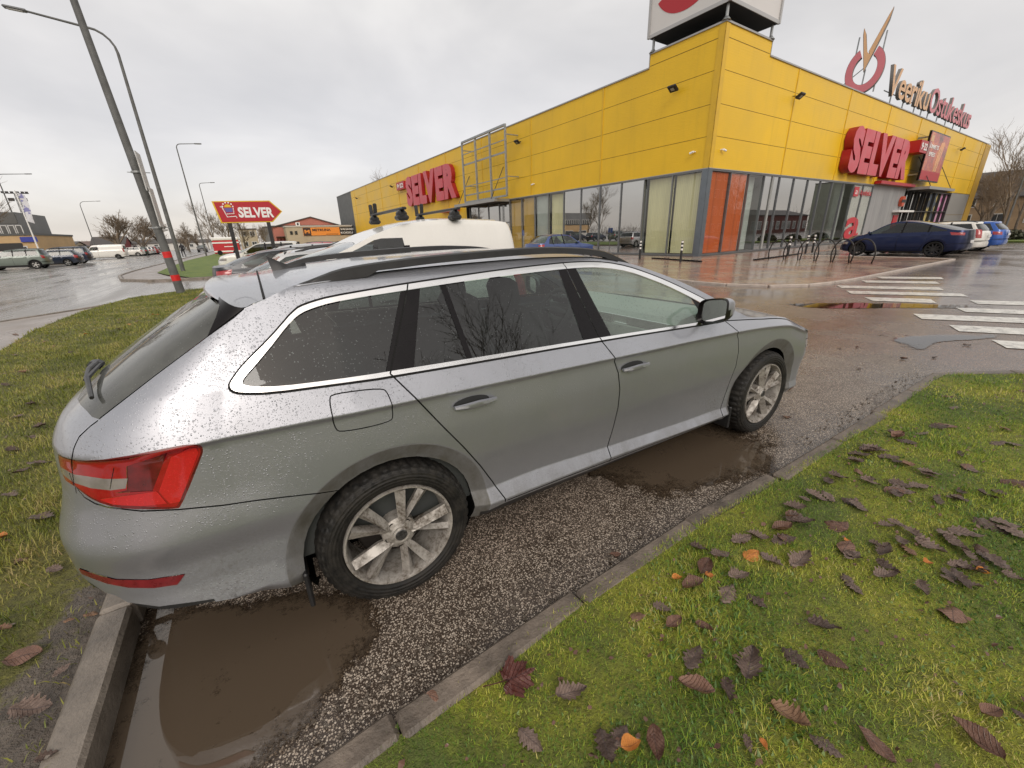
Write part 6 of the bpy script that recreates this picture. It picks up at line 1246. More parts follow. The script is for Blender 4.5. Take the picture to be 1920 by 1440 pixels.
# ------------------------------------------------------------------ the other cars
def make_car(name,label,cat,axle,heading,pm,group=None,kind='hatch',wb=2.6,ro=.85,fo=.85,W=.9,H=1.48,belt=(.98,.92),zc=.98,zn=.78,hd=(1.45,1.30),cw=(2.35,2.55),rr=-.45,xg=-.55,deck=None,quarter=-.45,pil=(.35,1.15),van=False,clad=False,rim=None,ns=5,tyre=.32,lampz=(.74,.95),lampu=.34,gt=None,rails=False,plate=True,step=.075,dark_glass=False,rim_r=.215,mirror_m=None,chrome_dlo=False,wid=.6,zh=None):
    gl=gt or M_gbg; car=thing(name,label,cat,(axle[0],axle[1],0),R_(heading),group)
    b0,b1=belt; L_=wb+fo; bx=lambda x:b0+(b1-b0)*(x+ro)/(L_+ro)
    g=wid
    lev=[([(0,.17)],[(0,.10)]),([(0,.34)],[(0,.025)]),([(0,.60)],[(0,.0)]),([(-ro,b0-.12),(L_,b1-.16)],[(0,.006)]),([(-ro,b0-.10),(L_,b1-.14)],[(0,.008)]),([(-ro,b0),(L_,b1)],[(0,.055)]),([(0,H-.09)],[(-ro,.055+(H-.09-b0)*.42*g/.6),(L_,.055+(H-.09-b1)*.42*g/.6)]),([(0,H+.02)],[(-ro,.055+(H-.09-b0)*.42*g/.6+.12),(L_,.055+(H-.09-b1)*.42*g/.6+.12)])]
    if deck:   # saloon or coupe: roof falls to a boot lid
        top=[(-ro,deck[1]-.02),(deck[0],deck[1]),(rr,H-.10),(rr+.45,H-.045),((rr+hd[0])/2+.2,H-.03),(hd[0],H-.085),(cw[0],zc),(cw[0]+.12,zc-.03),(L_-.45,zn+.07),(L_,zn)]; ztop=deck[1]
    else:
        zh=zh or H-.085
        top=[(-ro,H-.07),(rr,H-.055),*([((rr+hd[0])/2-.15,H-.035),(hd[0]-.62,H-.075),(hd[0]-.28,H-.165)] if zh<H-.1 else [((rr+hd[0])/2,H-.035)]),(hd[0],zh),(cw[0],zc),(cw[0]+.12,zc-.03),(L_-.45,zn+.07),(L_,zn)]; ztop=H-.07
    bot=[(-ro,.32),(-.4,.24),(0,.2),(wb,.2),(L_,.24)]
    if deck: xr=[(.2,-ro+.1),(.42,-ro),(.7,-ro),(ztop,-ro+.05)]; ucr=[(.2,-ro+.5),(ztop,-ro+.5)]
    else: xr=[(.2,-ro+.1),(.42,-ro),(.75,-ro+.01),(b0-.02,-ro+.05),(b0+.05,-ro+.09),(H-.12,xg),(H-.06,xg+.04)]; ucr=[(.2,-ro+.45),(b0,-ro+.45),(H-.06,max(xg+.22,-ro+.47))]
    xf=[(.2,L_-.12),(.42,L_),(.62,L_-.01),(zn,L_-.12)]
    S=dict(W=W,levels=lev,top=top,bot=bot,taper_r=[(-ro,.06),(-.3,.01),(.1,0)],taper_f=[(wb,0),(wb+.4,.02),(L_,.06)],xr=xr,xf=xf,ucr=ucr,ucf=[(.2,wb+.42),(.9,wb+.40)],ur=-ro+.45,uf=wb+.42,LR=1.2,LF=1.2,arches=[(0,tyre-.005),(wb,tyre-.005)],flare=(tyre+.035,tyre+.10,.028),sharp=(3,),nr=3.0 if not van else 4.5)
    tp=cur(top); ur=-ro+.45
    dl=[]; q=quarter; xs=np.linspace(q,cw[0]-.12,26); lo=[(x,bx(x)+.02) for x in (q,cw[0]-.16)]; 
    up=[(x,max(bx(x)+.03,min(H-.115,float(tp(x))-.045))) for x in xs]
    sl=.16 if not van else .03; up=[(x+sl*(z-bx(x))/.4*(1-min(1,(x-q)/.6)),z) for x,z in up]
    dl=lo+up[::-1]
    reg=[]
    zp=H-.30 if van else H
    for x in pil: reg.append(('pillar',[(x-.035,bx(x)),(x+.035,bx(x)),(x+.035-.03,zp),(x-.035-.03,zp)],.001))
    for x in pil[-1:]: reg.append(('gap',strip([(x+.06,bx(x)),(x+.09,bx(x)-.3),(x+.07,.26)],.012),-.003))
    if not van: reg.append(('gap',strip([(.22,b0),(.40,.62),(.50,.30)],.012),-.003))
    reg.append(('gap',strip([(cw[0]-.10,bx(2.3)),(cw[0]+.02,.6),(cw[0]-.02,.27)],.012),-.003))
    if van: x1_=cw[0]-.20; dl=[(pil[-1]-.04,bx(1)+.02),(x1_,bx(2.3)+.02)]+[(x,min(H-.215 if zh>H-.1 else 1.555,bx(x)+.03+max(0,float(tp(x))-(.035 if zh<H-.1 else .07)-bx(x)-.03)*.97)) for x in np.linspace(x1_-.05,pil[-1]-.0,18)]
    reg.append(('window',dl,.001))
    lu=lampu; reg.append(('lamp',[(-ro-.12,lampz[0]),(ur-.45+lu-.04,lampz[0]+.02),(ur-.45+lu+.05,lampz[1]+.02),(-ro-.12,lampz[1]-.01)],.003))
    if clad: reg.append(('trim',[(-ro-2,.1),(L_+2,.1),(L_+2,.36),(-ro-2,.36)],.002)); reg+= [('trim',circ(a,tyre-.005,tyre+.10,24),.0) for a in (0,wb)]
    else: reg.append(('trim',[(-.1,.1),(wb,.1),(wb,.25),(-.1,.25)],-.01))
    if not deck and not van: reg.append(('rear_window',[(-9,b0+.05),(-ro+.02,b0+.05),(-ro+.12,b0+.09),(-ro+.17,H-.13),(-9,H-.12)],.001))
    elif not deck: reg.append(('rear_window',[(-9,b0+.05),(-ro-.12,b0+.05),(-ro-.12,H-.25),(-9,H-.25)],.001))
    reg.append(('headlight',[(wb+.46,zn-.16),(wb+.42,zn-.04),(wb+.75,zn-.03),(L_+.30,zn-.05),(L_+.34,zn-.16)],.002)); reg.append(('grille',[(L_+.45,zn-.06),(9,zn-.06),(9,zn-.24),(L_+.5,zn-.22)],.001))
    reg.append(('gap',strip([(-ro-2,.60),(-ro+.35,.585),(-.42,.56)],.012),-.003)); 
    s,out=skin(S,reg,step)
    P=lambda u,v:s.P(np.array([float(u)]),np.array([float(v)]))[0]; two=lambda k:joinp(out[k],mirror(out[k]))
    u_end=s.ur-s.LR; parts=[two('body')]
    n=14; xs=np.linspace(rr if deck else rr,hd[0],n); t=np.linspace(0,1,n)
    zr=lambda x,lo_: float(tp(x))+lo_
    roof=span([P(x,s.top(x)) for x in xs],[(rr-.02+(hd[1]+.0-rr+.02)*a,0,(H-.055 if not deck else H-.06)*1 if False else float(tp(xs[i]))+ .035+.0*a) for i,a in enumerate(t)],9,2.4); parts.append(roof)
    us=np.linspace(cw[0]+.03,s.uf+s.LF,20); tt=np.linspace(0,1,20); xc=cw[1]+(L_-.12-cw[1])*(1-(1-tt)**1.6); Eb=[P(u,s.top(u)) for u in us]; xc[-1]=Eb[-1][0]
    zb=np.interp(tt,[0,.35,.75,1],[zc+.015,zc-.02,zn+.07,float(s.top(9.))]); parts.append(span(Eb,[(a,0,float(c)) for a,c in zip(xc,zb)],9,2.2))
    us=np.linspace(hd[0],cw[0]+.02,9); tt=np.linspace(0,1,9); ws=span([P(u,float(s.top(u))-.003) for u in us],[(hd[1]+(cw[1]-hd[1])*a,0,float(tp(hd[0]))+.035+(zc+.01-float(tp(hd[0]))-.035)*a+.02*math.sin(a*math.pi)) for a in tt],9,2.0); mesh_part('windscreen',ws,M_gws if not dark_glass else gl,car)
    if deck:
        us=np.linspace(u_end,deck[0]+.02,14); E=[P(u,s.top(u)) for u in us]; tt=np.linspace(0,1,14); x0=E[0][0]; parts.append(span(E,[(x0+(deck[0]-.10-x0)*a**.8,0,deck[1]-.0+.02*a) for a in tt],9,2.2))
        us=np.linspace(deck[0],rr,9); rw=span([P(u,float(s.top(u))-.003) for u in us],[(deck[0]-.12+(rr-.02-deck[0]+.12)*a,0,deck[1]+.02+(float(tp(rr))+.033-deck[1]-.02)*a+.02*math.sin(a*math.pi)) for a in np.linspace(0,1,9)],9,2.0); mesh_part('rear_window',rw,gl,car)
    else:
        us=np.linspace(u_end,rr,16); E=[P(u,s.top(u)) for u in us]; x0=E[0][0]; tt=np.linspace(0,1,16)
        parts.append(span(E,[(x0+(rr-x0)*a,0,float(s.top(-9))+.035*min(1,a*3)) for a in tt],9,2.4))
    mesh_part('body',joinp(*parts),pm,car)
    for sd in (0,1):
        f=(lambda k:mirror(out[k])) if sd else (lambda k:out[k]); sg=-1 if not sd else 1
        if 'window' in out: mesh_part('side_window',f('window'),gl,car)
        if 'pillar' in out: mesh_part('pillar_trim',f('pillar'),M_gloss,car)
        mesh_part('tail_light',f('lamp'),M_red,car); mesh_part('headlight',f('headlight'),M_clear,car)
        mm=MB(); mx_=cw[0]-.25; y_=sg*(abs(P(mx_,bx(mx_)+.08)[1])+.10); mm.box((mx_,y_,bx(mx_)+.09),(.10,.17,.13),bev=.04); mm.box((mx_+.02,y_-sg*.08,bx(mx_)+.05),(.05,.10,.04),1); mm.build('door_mirror',[mirror_m or pm,M_black],car)
        for hx in ((.45,1.35) if not van else (1.0,)):
            hh=MB(); q_=P(hx,bx(hx)-.10); hh.box((q_[0],sg*(abs(q_[1])+.018),q_[2]),(.19,.03,.028),bev=.01); hh.build('door_handle',pm,car)
        if rails:
            rl=MB(); xs=np.linspace(rr-.05,hd[0]-.1,12); rl.tube([(x,sg*(abs(P(x,s.top(x))[1])-.03),float(tp(x))+.0+.055*math.sin(math.pi*i/11)**.35) for i,x in enumerate(xs)],.018,6); rl.build('roof_rail',M_black,car)
        for ax in (0,wb):
            wl=MB(); ra=tyre+.035; G=[]
            for a in np.linspace(R_(-25),R_(205),16):
                e=P(ax+ra*math.cos(a),max(.2,tyre-.005+ra*math.sin(a))); y0=abs(e[1]); G.append([(e[0],sg*y0,e[2]),(ax+(ra+.02)*math.cos(a),sg*(y0-.03),tyre+(ra+.02)*math.sin(a)),(ax+(ra+.02)*math.cos(a),sg*.45,tyre+(ra+.02)*math.sin(a))])
            wl.grid(np.array(G)); wl.add([p_[2] for p_ in G],[tuple(range(len(G)))]); wl.build('wheel_arch_liner',M_well,car)
            wheel(car,ax,sg*(W-.14),tyre,sg,R=tyre,Rr=rim_r,w=.20,spokes=ns,style='far',rimmat=rim or M_rimf,rot=17*ax)
    mesh_part('panel_gaps',two('gap'),M_gap,car)
    if 'trim' in out:
        for q_ in (out['trim'],mirror(out['trim'])): mesh_part('lower_trim',q_,M_black,car)
    if 'rear_window' in out: mesh_part('rear_window',two('rear_window'),gl,car)
    if 'grille' in out: mesh_part('grille',two('grille'),M_black,car)
    if plate: pl=MB(); pl.box((-ro-.012,0,.82 if not deck else .66),(.02,.50,.11)); pl.box((L_+.012,0,.42),(.02,.50,.11)); pl.build('number_plate',M_plate,car)
    ub=MB(); ub.box((wb/2,0,.28),(wb-.7,W*2-.2,.16)); ub.box((wb/2,0,.38),(wb+ro*.9+fo*.9,W*2-.75,.22)); ub.box((.6,0,.75),(2.2,W*2-.3,.06)); 
    for yy in (-.36,.36): 
        M=Matrix.Translation((pil[-1]-.15,yy,.98))@Matrix.Rotation(R_(-14),4,'Y'); ub.box((0,0,0),(.12,.46,.5),M=M,bev=.04); M=Matrix.Translation((pil[-1]-.23,yy,1.27))@Matrix.Rotation(R_(-14),4,'Y'); ub.box((0,0,0),(.08,.24,.16),M=M,bev=.03)
    ub.box((cw[0]-.35,0,bx(2)-.12),(.5,W*2-.35,.2),bev=.05); ub.build('cabin_interior',M_indark,car)
    return car
M_rimf=simple('light_alloy_rim',(.42,.42,.41),.35,.6,var=.2,vs=8); M_rimb=simple('black_wheel_cover',(.02,.02,.021),.35,.2); M_rims=simple('steel_wheel',(.10,.10,.10),.5,.4)
PW=paint('white_car_paint',(.74,.73,.69),dirt=.35,drops=False,metal=0,r=.25,grime_h=.6); PSI=paint('silver_car_paint',(.50,.51,.52),dirt=.35,drops=False,metal=.5,r=.32); PBK=paint('anthracite_car_paint',(.050,.052,.056),dirt=.12,drops=False,metal=.85,r=.3,coatw=.3)
PNV=paint('navy_blue_car_paint',(.014,.022,.070),dirt=.10,drops=False,metal=.8,r=.3,grime_h=.4,coatw=.35); PBL=paint('mid_blue_car_paint',(.05,.085,.24),dirt=.3,drops=False,metal=.3,r=.28); PRB=paint('bright_blue_car_paint',(.02,.10,.42),dirt=.25,drops=False,metal=.2,r=.25); PGG=paint('grey_green_car_paint',(.13,.165,.145),dirt=.4,drops=False,metal=.2,r=.3); PDB=paint('dark_blue_car_paint',(.018,.028,.055),dirt=.4,drops=False,metal=.3,r=.28); PRD=paint('red_car_paint',(.35,.02,.02),dirt=.3,drops=False,metal=0,r=.3); PDG=paint('dark_green_car_paint',(.03,.055,.04),dirt=.3,drops=False,metal=.2,r=.3)
RS='cars parked in the row behind the grey estate'; SH='cars parked along the supermarket front'; FR='vehicles parked on the far side of the street'
van=make_car('small_van','small white panel van with black roof bars parked just beyond the grey estate','van',(1.86,3.93),180,PW,RS,wb=2.36,ro=.98,fo=.62,W=.86,H=1.775,belt=(1.04,1.00),zc=1.12,zn=.86,hd=(1.24,1.14),cw=(2.28,2.48),rr=-.66,xg=-.82,pil=(.70,),quarter=.7,van=True,zh=1.49,rim=M_rims,step=.05,lampz=(.72,1.15),lampu=.14,gt=M_gtint if False else glass('van_door_glass',(.32,.36,.36)),plate=True,wid=.42)
# roof bars with load stops
for bx_,nm in ((.66,'roof_bar'),(.02,'roof_bar')):
    m=MB(); m.box((bx_,0,1.855),(.05,1.46,.028),bev=.008)
    for sy in (-1,1): m.box((bx_,sy*.60,1.80),(.11,.13,.10),bev=.035); m.box((bx_,sy*.60,1.765),(.13,.15,.06),bev=.02)
    m.build(nm,M_black,van)
    for dy in (-.72,-.50):
        m=MB(); M=Matrix.Translation((bx_,dy,1.93))@Matrix.Rotation(R_(8 if dy<-.6 else -8),4,'X'); m.box((0,0,-.01),(.05,.03,.14),M=M,bev=.012); m.build('load_stop',M_black,van)
make_car('silver_estate_car','silver estate car with its windscreen showing between the black coupe and white van','car',(2.30,7.15),180,PSI,RS,wb=2.75,ro=.95,fo=.88,W=.90,H=1.46,belt=(1.0,.93),zc=1.03,zn=.74,hd=(2.08,1.98),cw=(2.62,2.82),rr=-.4,xg=-.5,quarter=-.5,pil=(.35,1.2),rails=True,step=.06,gt=glass('car_glass_clearish',(.45,.55,.52),False))
make_car('black_coupe','anthracite two-door coupe parked tail first with its red tail light showing','car',(-.32,12.45),0,PBK,RS,wb=2.75,ro=1.0,fo=.88,W=.925,H=1.38,zc=.95,zn=.74,hd=(1.55,1.42),cw=(2.3,2.5),rr=.15,deck=(-.55,1.0),quarter=-.30,pil=(.75,),step=.05,lampz=(.74,.90),lampu=.40,belt=(.93,.88))
make_car('white_crossover','white crossover behind the posts of the red arrow sign','car',(1.55,26.6),180,PW,RS,wb=2.65,ro=.85,fo=.86,W=.9,H=1.60,belt=(1.02,.97),zc=1.05,zn=.85)
make_car('silver_hatchback','pale silver hatchback half hidden behind the black coupe','car',(2.2,18.3),180,PSI,RS,wb=2.55,ro=.75,fo=.82,W=.87,H=1.46)
for (x,y,pm,lb) in ((5.6,27.5,PBK,'dark car half hidden behind the windscreen of the white van'),(8.8,28.6,PSI,'silver car in the far bay left of the yellow wall'),(4.4,31.8,PRD,'dark red car beyond the white crossover')):
    make_car('parked_car',lb,'car',(x,y),180,pm,RS,rails=True)
make_car('blue_saloon_car','mid-blue saloon parked facing the left shop windows','car',(13.75,18.25),0,PBL,SH,wb=2.63,ro=.86,fo=.80,W=.87,H=1.52,belt=(1.0,.94),zc=1.0,zn=.80,hd=(1.35,1.22),cw=(2.15,2.35),rr=.05,deck=(-.48,1.06),quarter=-.10,pil=(.18,.95),lampz=(.78,.98),step=.05,gt=glass('car_glass_clearish',(.45,.55,.52),False))
make_car('navy_crossover','dark navy blue fastback crossover with black wheels beside the cycle hoops','car',(27.25,5.15),91,PNV,SH,wb=2.89,ro=.98,fo=.88,W=.94,H=1.62,belt=(1.12,.98),zc=1.0,zn=.72,hd=(1.75,1.60),cw=(2.75,3.0),rr=.78,xg=-.45,deck=(-.62,1.16),quarter=-.28,pil=(.35,1.28),rim=M_rimb,ns=10,tyre=.345,rim_r=.255,lampz=(.93,1.05),lampu=.52,step=.05,gt=glass('car_glass_dark_far',(.10,.13,.13),False))
make_car('white_estate_car','white estate car parked between the navy crossover and the blue estate','car',(30.1,5.2),91,PW,SH,wb=2.65,ro=.98,fo=.9,W=.89,H=1.50,belt=(1.0,.94),quarter=-.6,rr=-.5,xg=-.62,lampz=(.72,1.12),lampu=.22,rails=True)
make_car('bright_blue_estate_car','bright blue estate car farthest right by the supermarket','car',(33.0,5.1),91,PRB,SH,wb=2.69,ro=1.0,fo=.86,W=.90,H=1.48,belt=(1.0,.94),quarter=-.55,rr=-.5,xg=-.6,lampz=(.80,.95),lampu=.42,chrome_dlo=True)
make_car('grey_green_suv','grey-green off-roader with roof rails, first car on the far side of the street','car',(-16.4,52.0),180,PGG,FR,wb=2.67,ro=.82,fo=.85,W=.90,H=1.66,belt=(1.10,1.05),zc=1.12,zn=.92,hd=(1.5,1.35),cw=(2.2,2.4),clad=True,rails=True,tyre=.35,rim_r=.225,lampz=(.85,1.1),lampu=.2)
make_car('dark_estate_car','dark estate car directly behind the grey-green off-roader','car',(-15.6,56.6),180,PDB,FR,wb=2.6,ro=.95,fo=.9,H=1.48,quarter=-.6,lampz=(.72,.98))
make_car('dark_people_carrier','dark blue people carrier across the street','car',(-16.5,63.2),180,PDB,FR,wb=3.0,ro=1.05,fo=.85,W=.97,H=1.76,belt=(1.12,1.05),zc=1.12,zn=.85,hd=(1.9,1.75),cw=(2.7,2.95),quarter=-.75,rr=-.65,xg=-.8,pil=(.1,1.2),lampz=(.9,1.12),lampu=.2,rails=True)
make_car('white_delivery_van','long white delivery van across the street','van',(-16.6,80.5),180,PW,FR,wb=3.1,ro=.95,fo=.83,W=.97,H=1.97,belt=(1.22,1.12),zc=1.25,zn=1.0,hd=(2.35,2.25),cw=(3.05,3.2),rr=-.85,xg=-.88,pil=(1.9,),quarter=1.9,van=True,rim=M_rims,lampz=(.9,1.4),lampu=.12,wid=.35)
row=[(95.5,PW,'white car just right of the long white delivery van'),(99.2,PDG,'dark green car in the far row beneath the bare trees'),(102.6,PW,'second white car in the far row beneath the bare trees'),(106,PSI,'silver car in the far row beneath the bare trees'),(109.5,PRD,'red car in the far row, left of the leaning pole'),(113,PW,'white car at the far end of the row by the leaning pole')]
for y,pm,lb in row: make_car('parked_car',lb,'car',(-17.0,y),180,pm,FR,H=1.5,step=.09)
for x,y,pm,lb in ((62,12.5,PW,'small white car far right beyond the planted strip'),(66,16.5,PSI,'silver car far right in front of the brick flats')): make_car('parked_car',lb,'car',(x,y),20,pm,'cars far right by the flats',step=.09)
make_car('parked_car','car driving towards the camera far up the street','car',(-9.5,118),-90,PBK,'cars up the street',step=.09)

# ------------------------------------------------------------------ bare trees
M_bark=simple('tree_bark',(.12,.098,.076),.85,var=.35,vs=3); M_barkg=simple('tree_twigs_hazed',(.20,.155,.11),.85,var=.3,vs=2)  # twig colour lightened to paint in distance haze
def tree_mesh(name,h,seed,spread=.75,levels=5,trunk=.32,r0=.03,dens=1.0,rmin=.008,lean=0,lowfork=False):
    """tapered trunk and limbs splitting into twigs; returns (trunk mesh, crown mesh) centred on the base"""
    rs=random.Random(seed); segs=[[],[]]
    def grow(p,d,L_,r,lv):
        n=max(2,int(3 if lv else 4)); q=Vector(p); dd=Vector(d); pts=[(q.copy(),r)]
        for i in range(n):
            k=.045+.035*lv; dd=(dd+Vector((rs.gauss(0,k),rs.gauss(0,k),rs.gauss(.05,k*.5)))).normalized(); q=q+dd*L_/n; pts.append((q.copy(),r*(1-.45*(i+1)/n) if lv<levels-1 else max(rmin*.5,r*(1-.8*(i+1)/n))))
        for a,b in zip(pts,pts[1:]): segs[0 if lv==0 else 1].append((a[0],a[1],b[0],b[1]))
        if lv>=levels-1: return
        nb=rs.choice((3,4,4,5)) if lv<2 else rs.choice((3,4,5)); nb=max(2,int(nb*dens))
        for j in range(nb):
            t=rs.uniform(.35 if (lv or not lowfork) else .2,1.0) if j<nb-1 else 1.0; i=min(n-1,int(t*n)); a,b=pts[i],pts[i+1]; f=t*n-i; o=a[0].lerp(b[0],min(1,f)); rr=(a[1]+(b[1]-a[1])*f)*rs.uniform(.55,.75) if j<nb-1 else b[1]*.9
            az=rs.uniform(0,2*math.pi); bend=rs.uniform(.45,1.0)*spread if j<nb-1 else rs.uniform(.1,.35)
            u=dd.orthogonal().normalized(); w=dd.cross(u); nd=(dd*math.cos(bend)+(u*math.cos(az)+w*math.sin(az))*math.sin(bend)); nd.z=nd.z*.8+.16; nd.normalize()
            grow(o,nd,L_*rs.uniform(.55,.85),max(rmin,rr),lv+1)
    nf=1
    grow((0,0,0),(lean,0,1),h*trunk,h*r0,0)
    out=[]
    for k in (0,1):
        S_=segs[k]; sides=8 if k==0 else 4; P0=np.array([s[0][:] for s in S_]);P1=np.array([s[2][:] for s in S_]); R0=np.array([s[1] for s in S_]);R1=np.array([s[3] for s in S_])
        T=P1-P0; T/=np.linalg.norm(T,axis=1)[:,None]+1e-9; ref=np.where(np.abs(T[:,2:3])<.9,np.array([[0,0,1.]]),np.array([[1.,0,0]])); A=np.cross(T,ref); A/=np.linalg.norm(A,axis=1)[:,None]; B=np.cross(T,A)
        V=np.zeros((len(S_),2,sides,3))
        for i in range(sides):
            c,s=math.cos(2*math.pi*i/sides),math.sin(2*math.pi*i/sides); V[:,0,i]=P0+(A*c+B*s)*R0[:,None]; V[:,1,i]=P1+(A*c+B*s)*R1[:,None]
        n=len(S_); base=np.arange(n)[:,None]*2*sides; F=[]
        for i in range(sides): j=(i+1)%sides; F.append(np.c_[base+i,base+j,base+sides+j,base+sides+i])
        loops=np.stack(F,1).reshape(-1); me=bpy.data.meshes.new(name+('_trunk' if k==0 else '_crown')); VV=V.reshape(-1,3); me.vertices.add(len(VV)); me.vertices.foreach_set('co',VV.ravel()); nf=n*sides
        me.loops.add(nf*4); me.loops.foreach_set('vertex_index',loops); me.polygons.add(nf); me.polygons.foreach_set('loop_start',np.arange(nf)*4); me.polygons.foreach_set('use_smooth',[True]*nf); me.update(calc_edges=True); me.materials.append(M_bark if k==0 else M_barkg); out.append(me)
    top=max(s[2].z for s in segs[1]); return out,top
TM={}
def tree(kind,x,y,h,label,rz=0,group=None,z=0,name='bare_tree',sx=1):
    (a,b),top=TM[kind]; t=thing(name,label,'tree',(x,y,z),rz,group); k=h/top
    for nm,me in (('trunk',a),('crown',b)):
        o=bpy.data.objects.new(nm,me); COL.objects.link(o); o.parent=t; o.scale=(k*sx,k*sx,k)
TM['near']=tree_mesh('bare_tree',8,5,.80,6,.28,.016,1.0,.006); TM['a']=tree_mesh('bare_tree',8,21,.72,6,.17,.019,1.0,.010,lowfork=True); TM['b']=tree_mesh('bare_tree',8,33,.68,6,.2,.018,1.0,.010); TM['c']=tree_mesh('bare_tree',8,47,.5,5,.35,.016,1.2,.012)
TM['tall']=tree_mesh('bare_tree',14,9,.55,6,.3,.013,1.0,.014)
g1='bare trees along the street'
tree('a',-21.2,106,8.2,'wide bare tree above the delivery van, leftmost of the street group',.3,g1,sx=1.25); tree('b',-18.2,108,7.9,'bare tree in the middle of the street group behind parked cars',1.9,g1,sx=1.25); tree('a',-15.6,112,7.2,'bare tree just left of the leaning pole base',2.4,g1,sx=1.2); tree('b',-19.5,118,6.4,'bare tree set back between the first two of the street group',4,g1)
tree('b',-12.6,124,6.6,'bare tree seen between the two tall poles',.8,g1); tree('c',-10.5,150,6.0,'thin bare tree far up the street',2,g1)
tree('a',-16.9,165,6.2,'broad dense bush-like tree far up the street, left one',1,g1,sx=1.1); tree('a',-14.6,172,5.8,'broad dense bush-like tree far up the street, right one',2.2,g1,sx=1.2); tree('b',-18.6,176,5.0,'low bare tree behind the dense ones up the street',3,g1)
tree('tall',-5.0,82,8.6,'bare tree behind the left end of the red arrow sign',1.2,g1); tree('b',-3.4,88,7.4,'bare tree behind the arrow sign, between lamp post and trailer',2.9,g1); tree('b',-1.0,96,6.2,'bare tree above the red and white trailer',.4,g1)
tree('c',1.8,70,4.3,'young thin bare tree between the two posts of the arrow sign',.4,g1); tree('a',3.8,120,6.0,'bare tree beside the beige building',1.7,g1); tree('b',6.2,128,5.4,'bare tree left of the grey shed',3.7,g1)
tree('tall',34,110,19.0,'bare tree top showing over the roof of the left facade',.7,g1)
tree('tall',-21.5,60,11.5,'tall bare tree at the left edge of the picture',1.0,g1); tree('tall',-24.5,66,10.5,'bare tree behind the first far lamp post at the left edge',2.5,g1)
g2='bare trees by the brick flats'
for i,(x,y,h,lb) in enumerate([(78,12.4,12.5,'tall bare tree at the right edge of the picture'),(84,15.0,9.5,'bare tree in front of the brick flats, second from the right'),(76,13.6,6.5,'bare tree beside the ochre end of the supermarket'),(92,17.0,8.5,'bare tree half hidden by the end of the supermarket'),(96,14.2,12,'bare tree behind the tall one at the right edge')]): tree('tall' if i%2==0 else 'b',x,y,h,lb,i*1.3,g2)
# trees and buildings behind the photographer that show as reflections
g3='bare trees behind the camera'
tree('near',4.6,-6.6,7.3,'bare tree over the right-hand lawn, reflected in the car windows',.5,g3); tree('near',-1.6,-13,8.0,'second bare tree reflected in the rear side window of the grey estate',2.5,g3); tree('near',7.5,-11.5,8.5,'third bare tree behind the lawn reflected in the glass',4.1,g3)
tree('tall',88,-17,13,'bare tree between the flats and the brick shed, reflected in the shop glazing',2,g3); tree('tall',97,-22,12,'bare tree beyond the brick shed, reflected in the shop glazing',3,g3)
# ------------------------------------------------------------------ simple street buildings
def building(name,label,base,rz,w,d,h,wall,roof=None,rh=0,floors=2,cols=6,ww=1.3,wh=1.4,wm=None,front=True,eave=.3,z0=.9,cat='building',sides=True):
    """box walls with real openings as framed, recessed panes; gable or flat roof. local x = along the front, front faces -y"""
    b=thing(name,label,cat,(base[0],base[1],0),rz); m=MB(); m.box((0,d/2,h/2),(w,d,h))
    if rh: m.add([(-w/2,0,h),(-w/2,d,h),(-w/2,d/2,h+rh),(w/2,0,h),(w/2,d,h),(w/2,d/2,h+rh)],[(0,1,2),(3,5,4)])
    m.build('wall',wall,b)
    m=MB()
    if rh: 
        for sgn in (0,1):
            y0=-eave if sgn==0 else d+eave; zz=h-eave*rh/(d/2); m.add([(-w/2-eave,y0,zz),(w/2+eave,y0,zz),(w/2+eave,d/2,h+rh),(-w/2-eave,d/2,h+rh),(-w/2-eave,y0,zz-.15),(w/2+eave,y0,zz-.15),(w/2+eave,d/2,h+rh-.15),(-w/2-eave,d/2,h+rh-.15)],[(0,1,2,3),(4,7,6,5),(0,4,5,1),(0,3,7,4),(1,5,6,2)])
    else: m.box((0,d/2,h+.12),(w+.2,d+.2,.24))
    m.build('roof',roof or M_dgrey,b)
    wm=wm or M_gbg; fl=h/floors
    for f in range(floors):
        for c in range(cols):
            x=-w/2+(c+.5)*w/cols; z=f*fl+z0+wh/2
            wn=MB(); wn.box((x,-.03,z),(ww+.16,.10,wh+.16)); wo=wn.build('window',simple('white_window_frame',(.6,.6,.58),.5),b); pn=MB(); 
            for k in (-1,1): pn.box((x+k*ww/4,-.085,z),(ww/2-.06,.02,wh-.06))
            pn.build('pane',simple('far_window_pane',(.045,.05,.055),.08,coat=.5),wo)
    return b
def wallm(n,c,v=.12,s=.4): return simple(n,c,.8,var=v,vs=s)
M_ochre=wallm('ochre_render',(.52,.36,.19)); M_pink=wallm('faded_pink_render',(.46,.17,.13),.18,.3); M_beige=wallm('beige_render',(.46,.39,.28)); M_brick=wallm('tan_brick',(.33,.235,.145),.2,1); M_rbrick=wallm('dark_red_brick',(.13,.045,.035),.2,1); M_gg=wallm('grey_green_render',(.20,.22,.18)); M_yelr=wallm('pale_yellow_render',(.50,.42,.24)); M_dred=wallm('dark_red_boards',(.20,.035,.035)); M_rf1=simple('dark_roof_sheet',(.07,.062,.058),.6,var=.15,vs=.5); M_whw=wallm('white_wall',(.60,.59,.56))
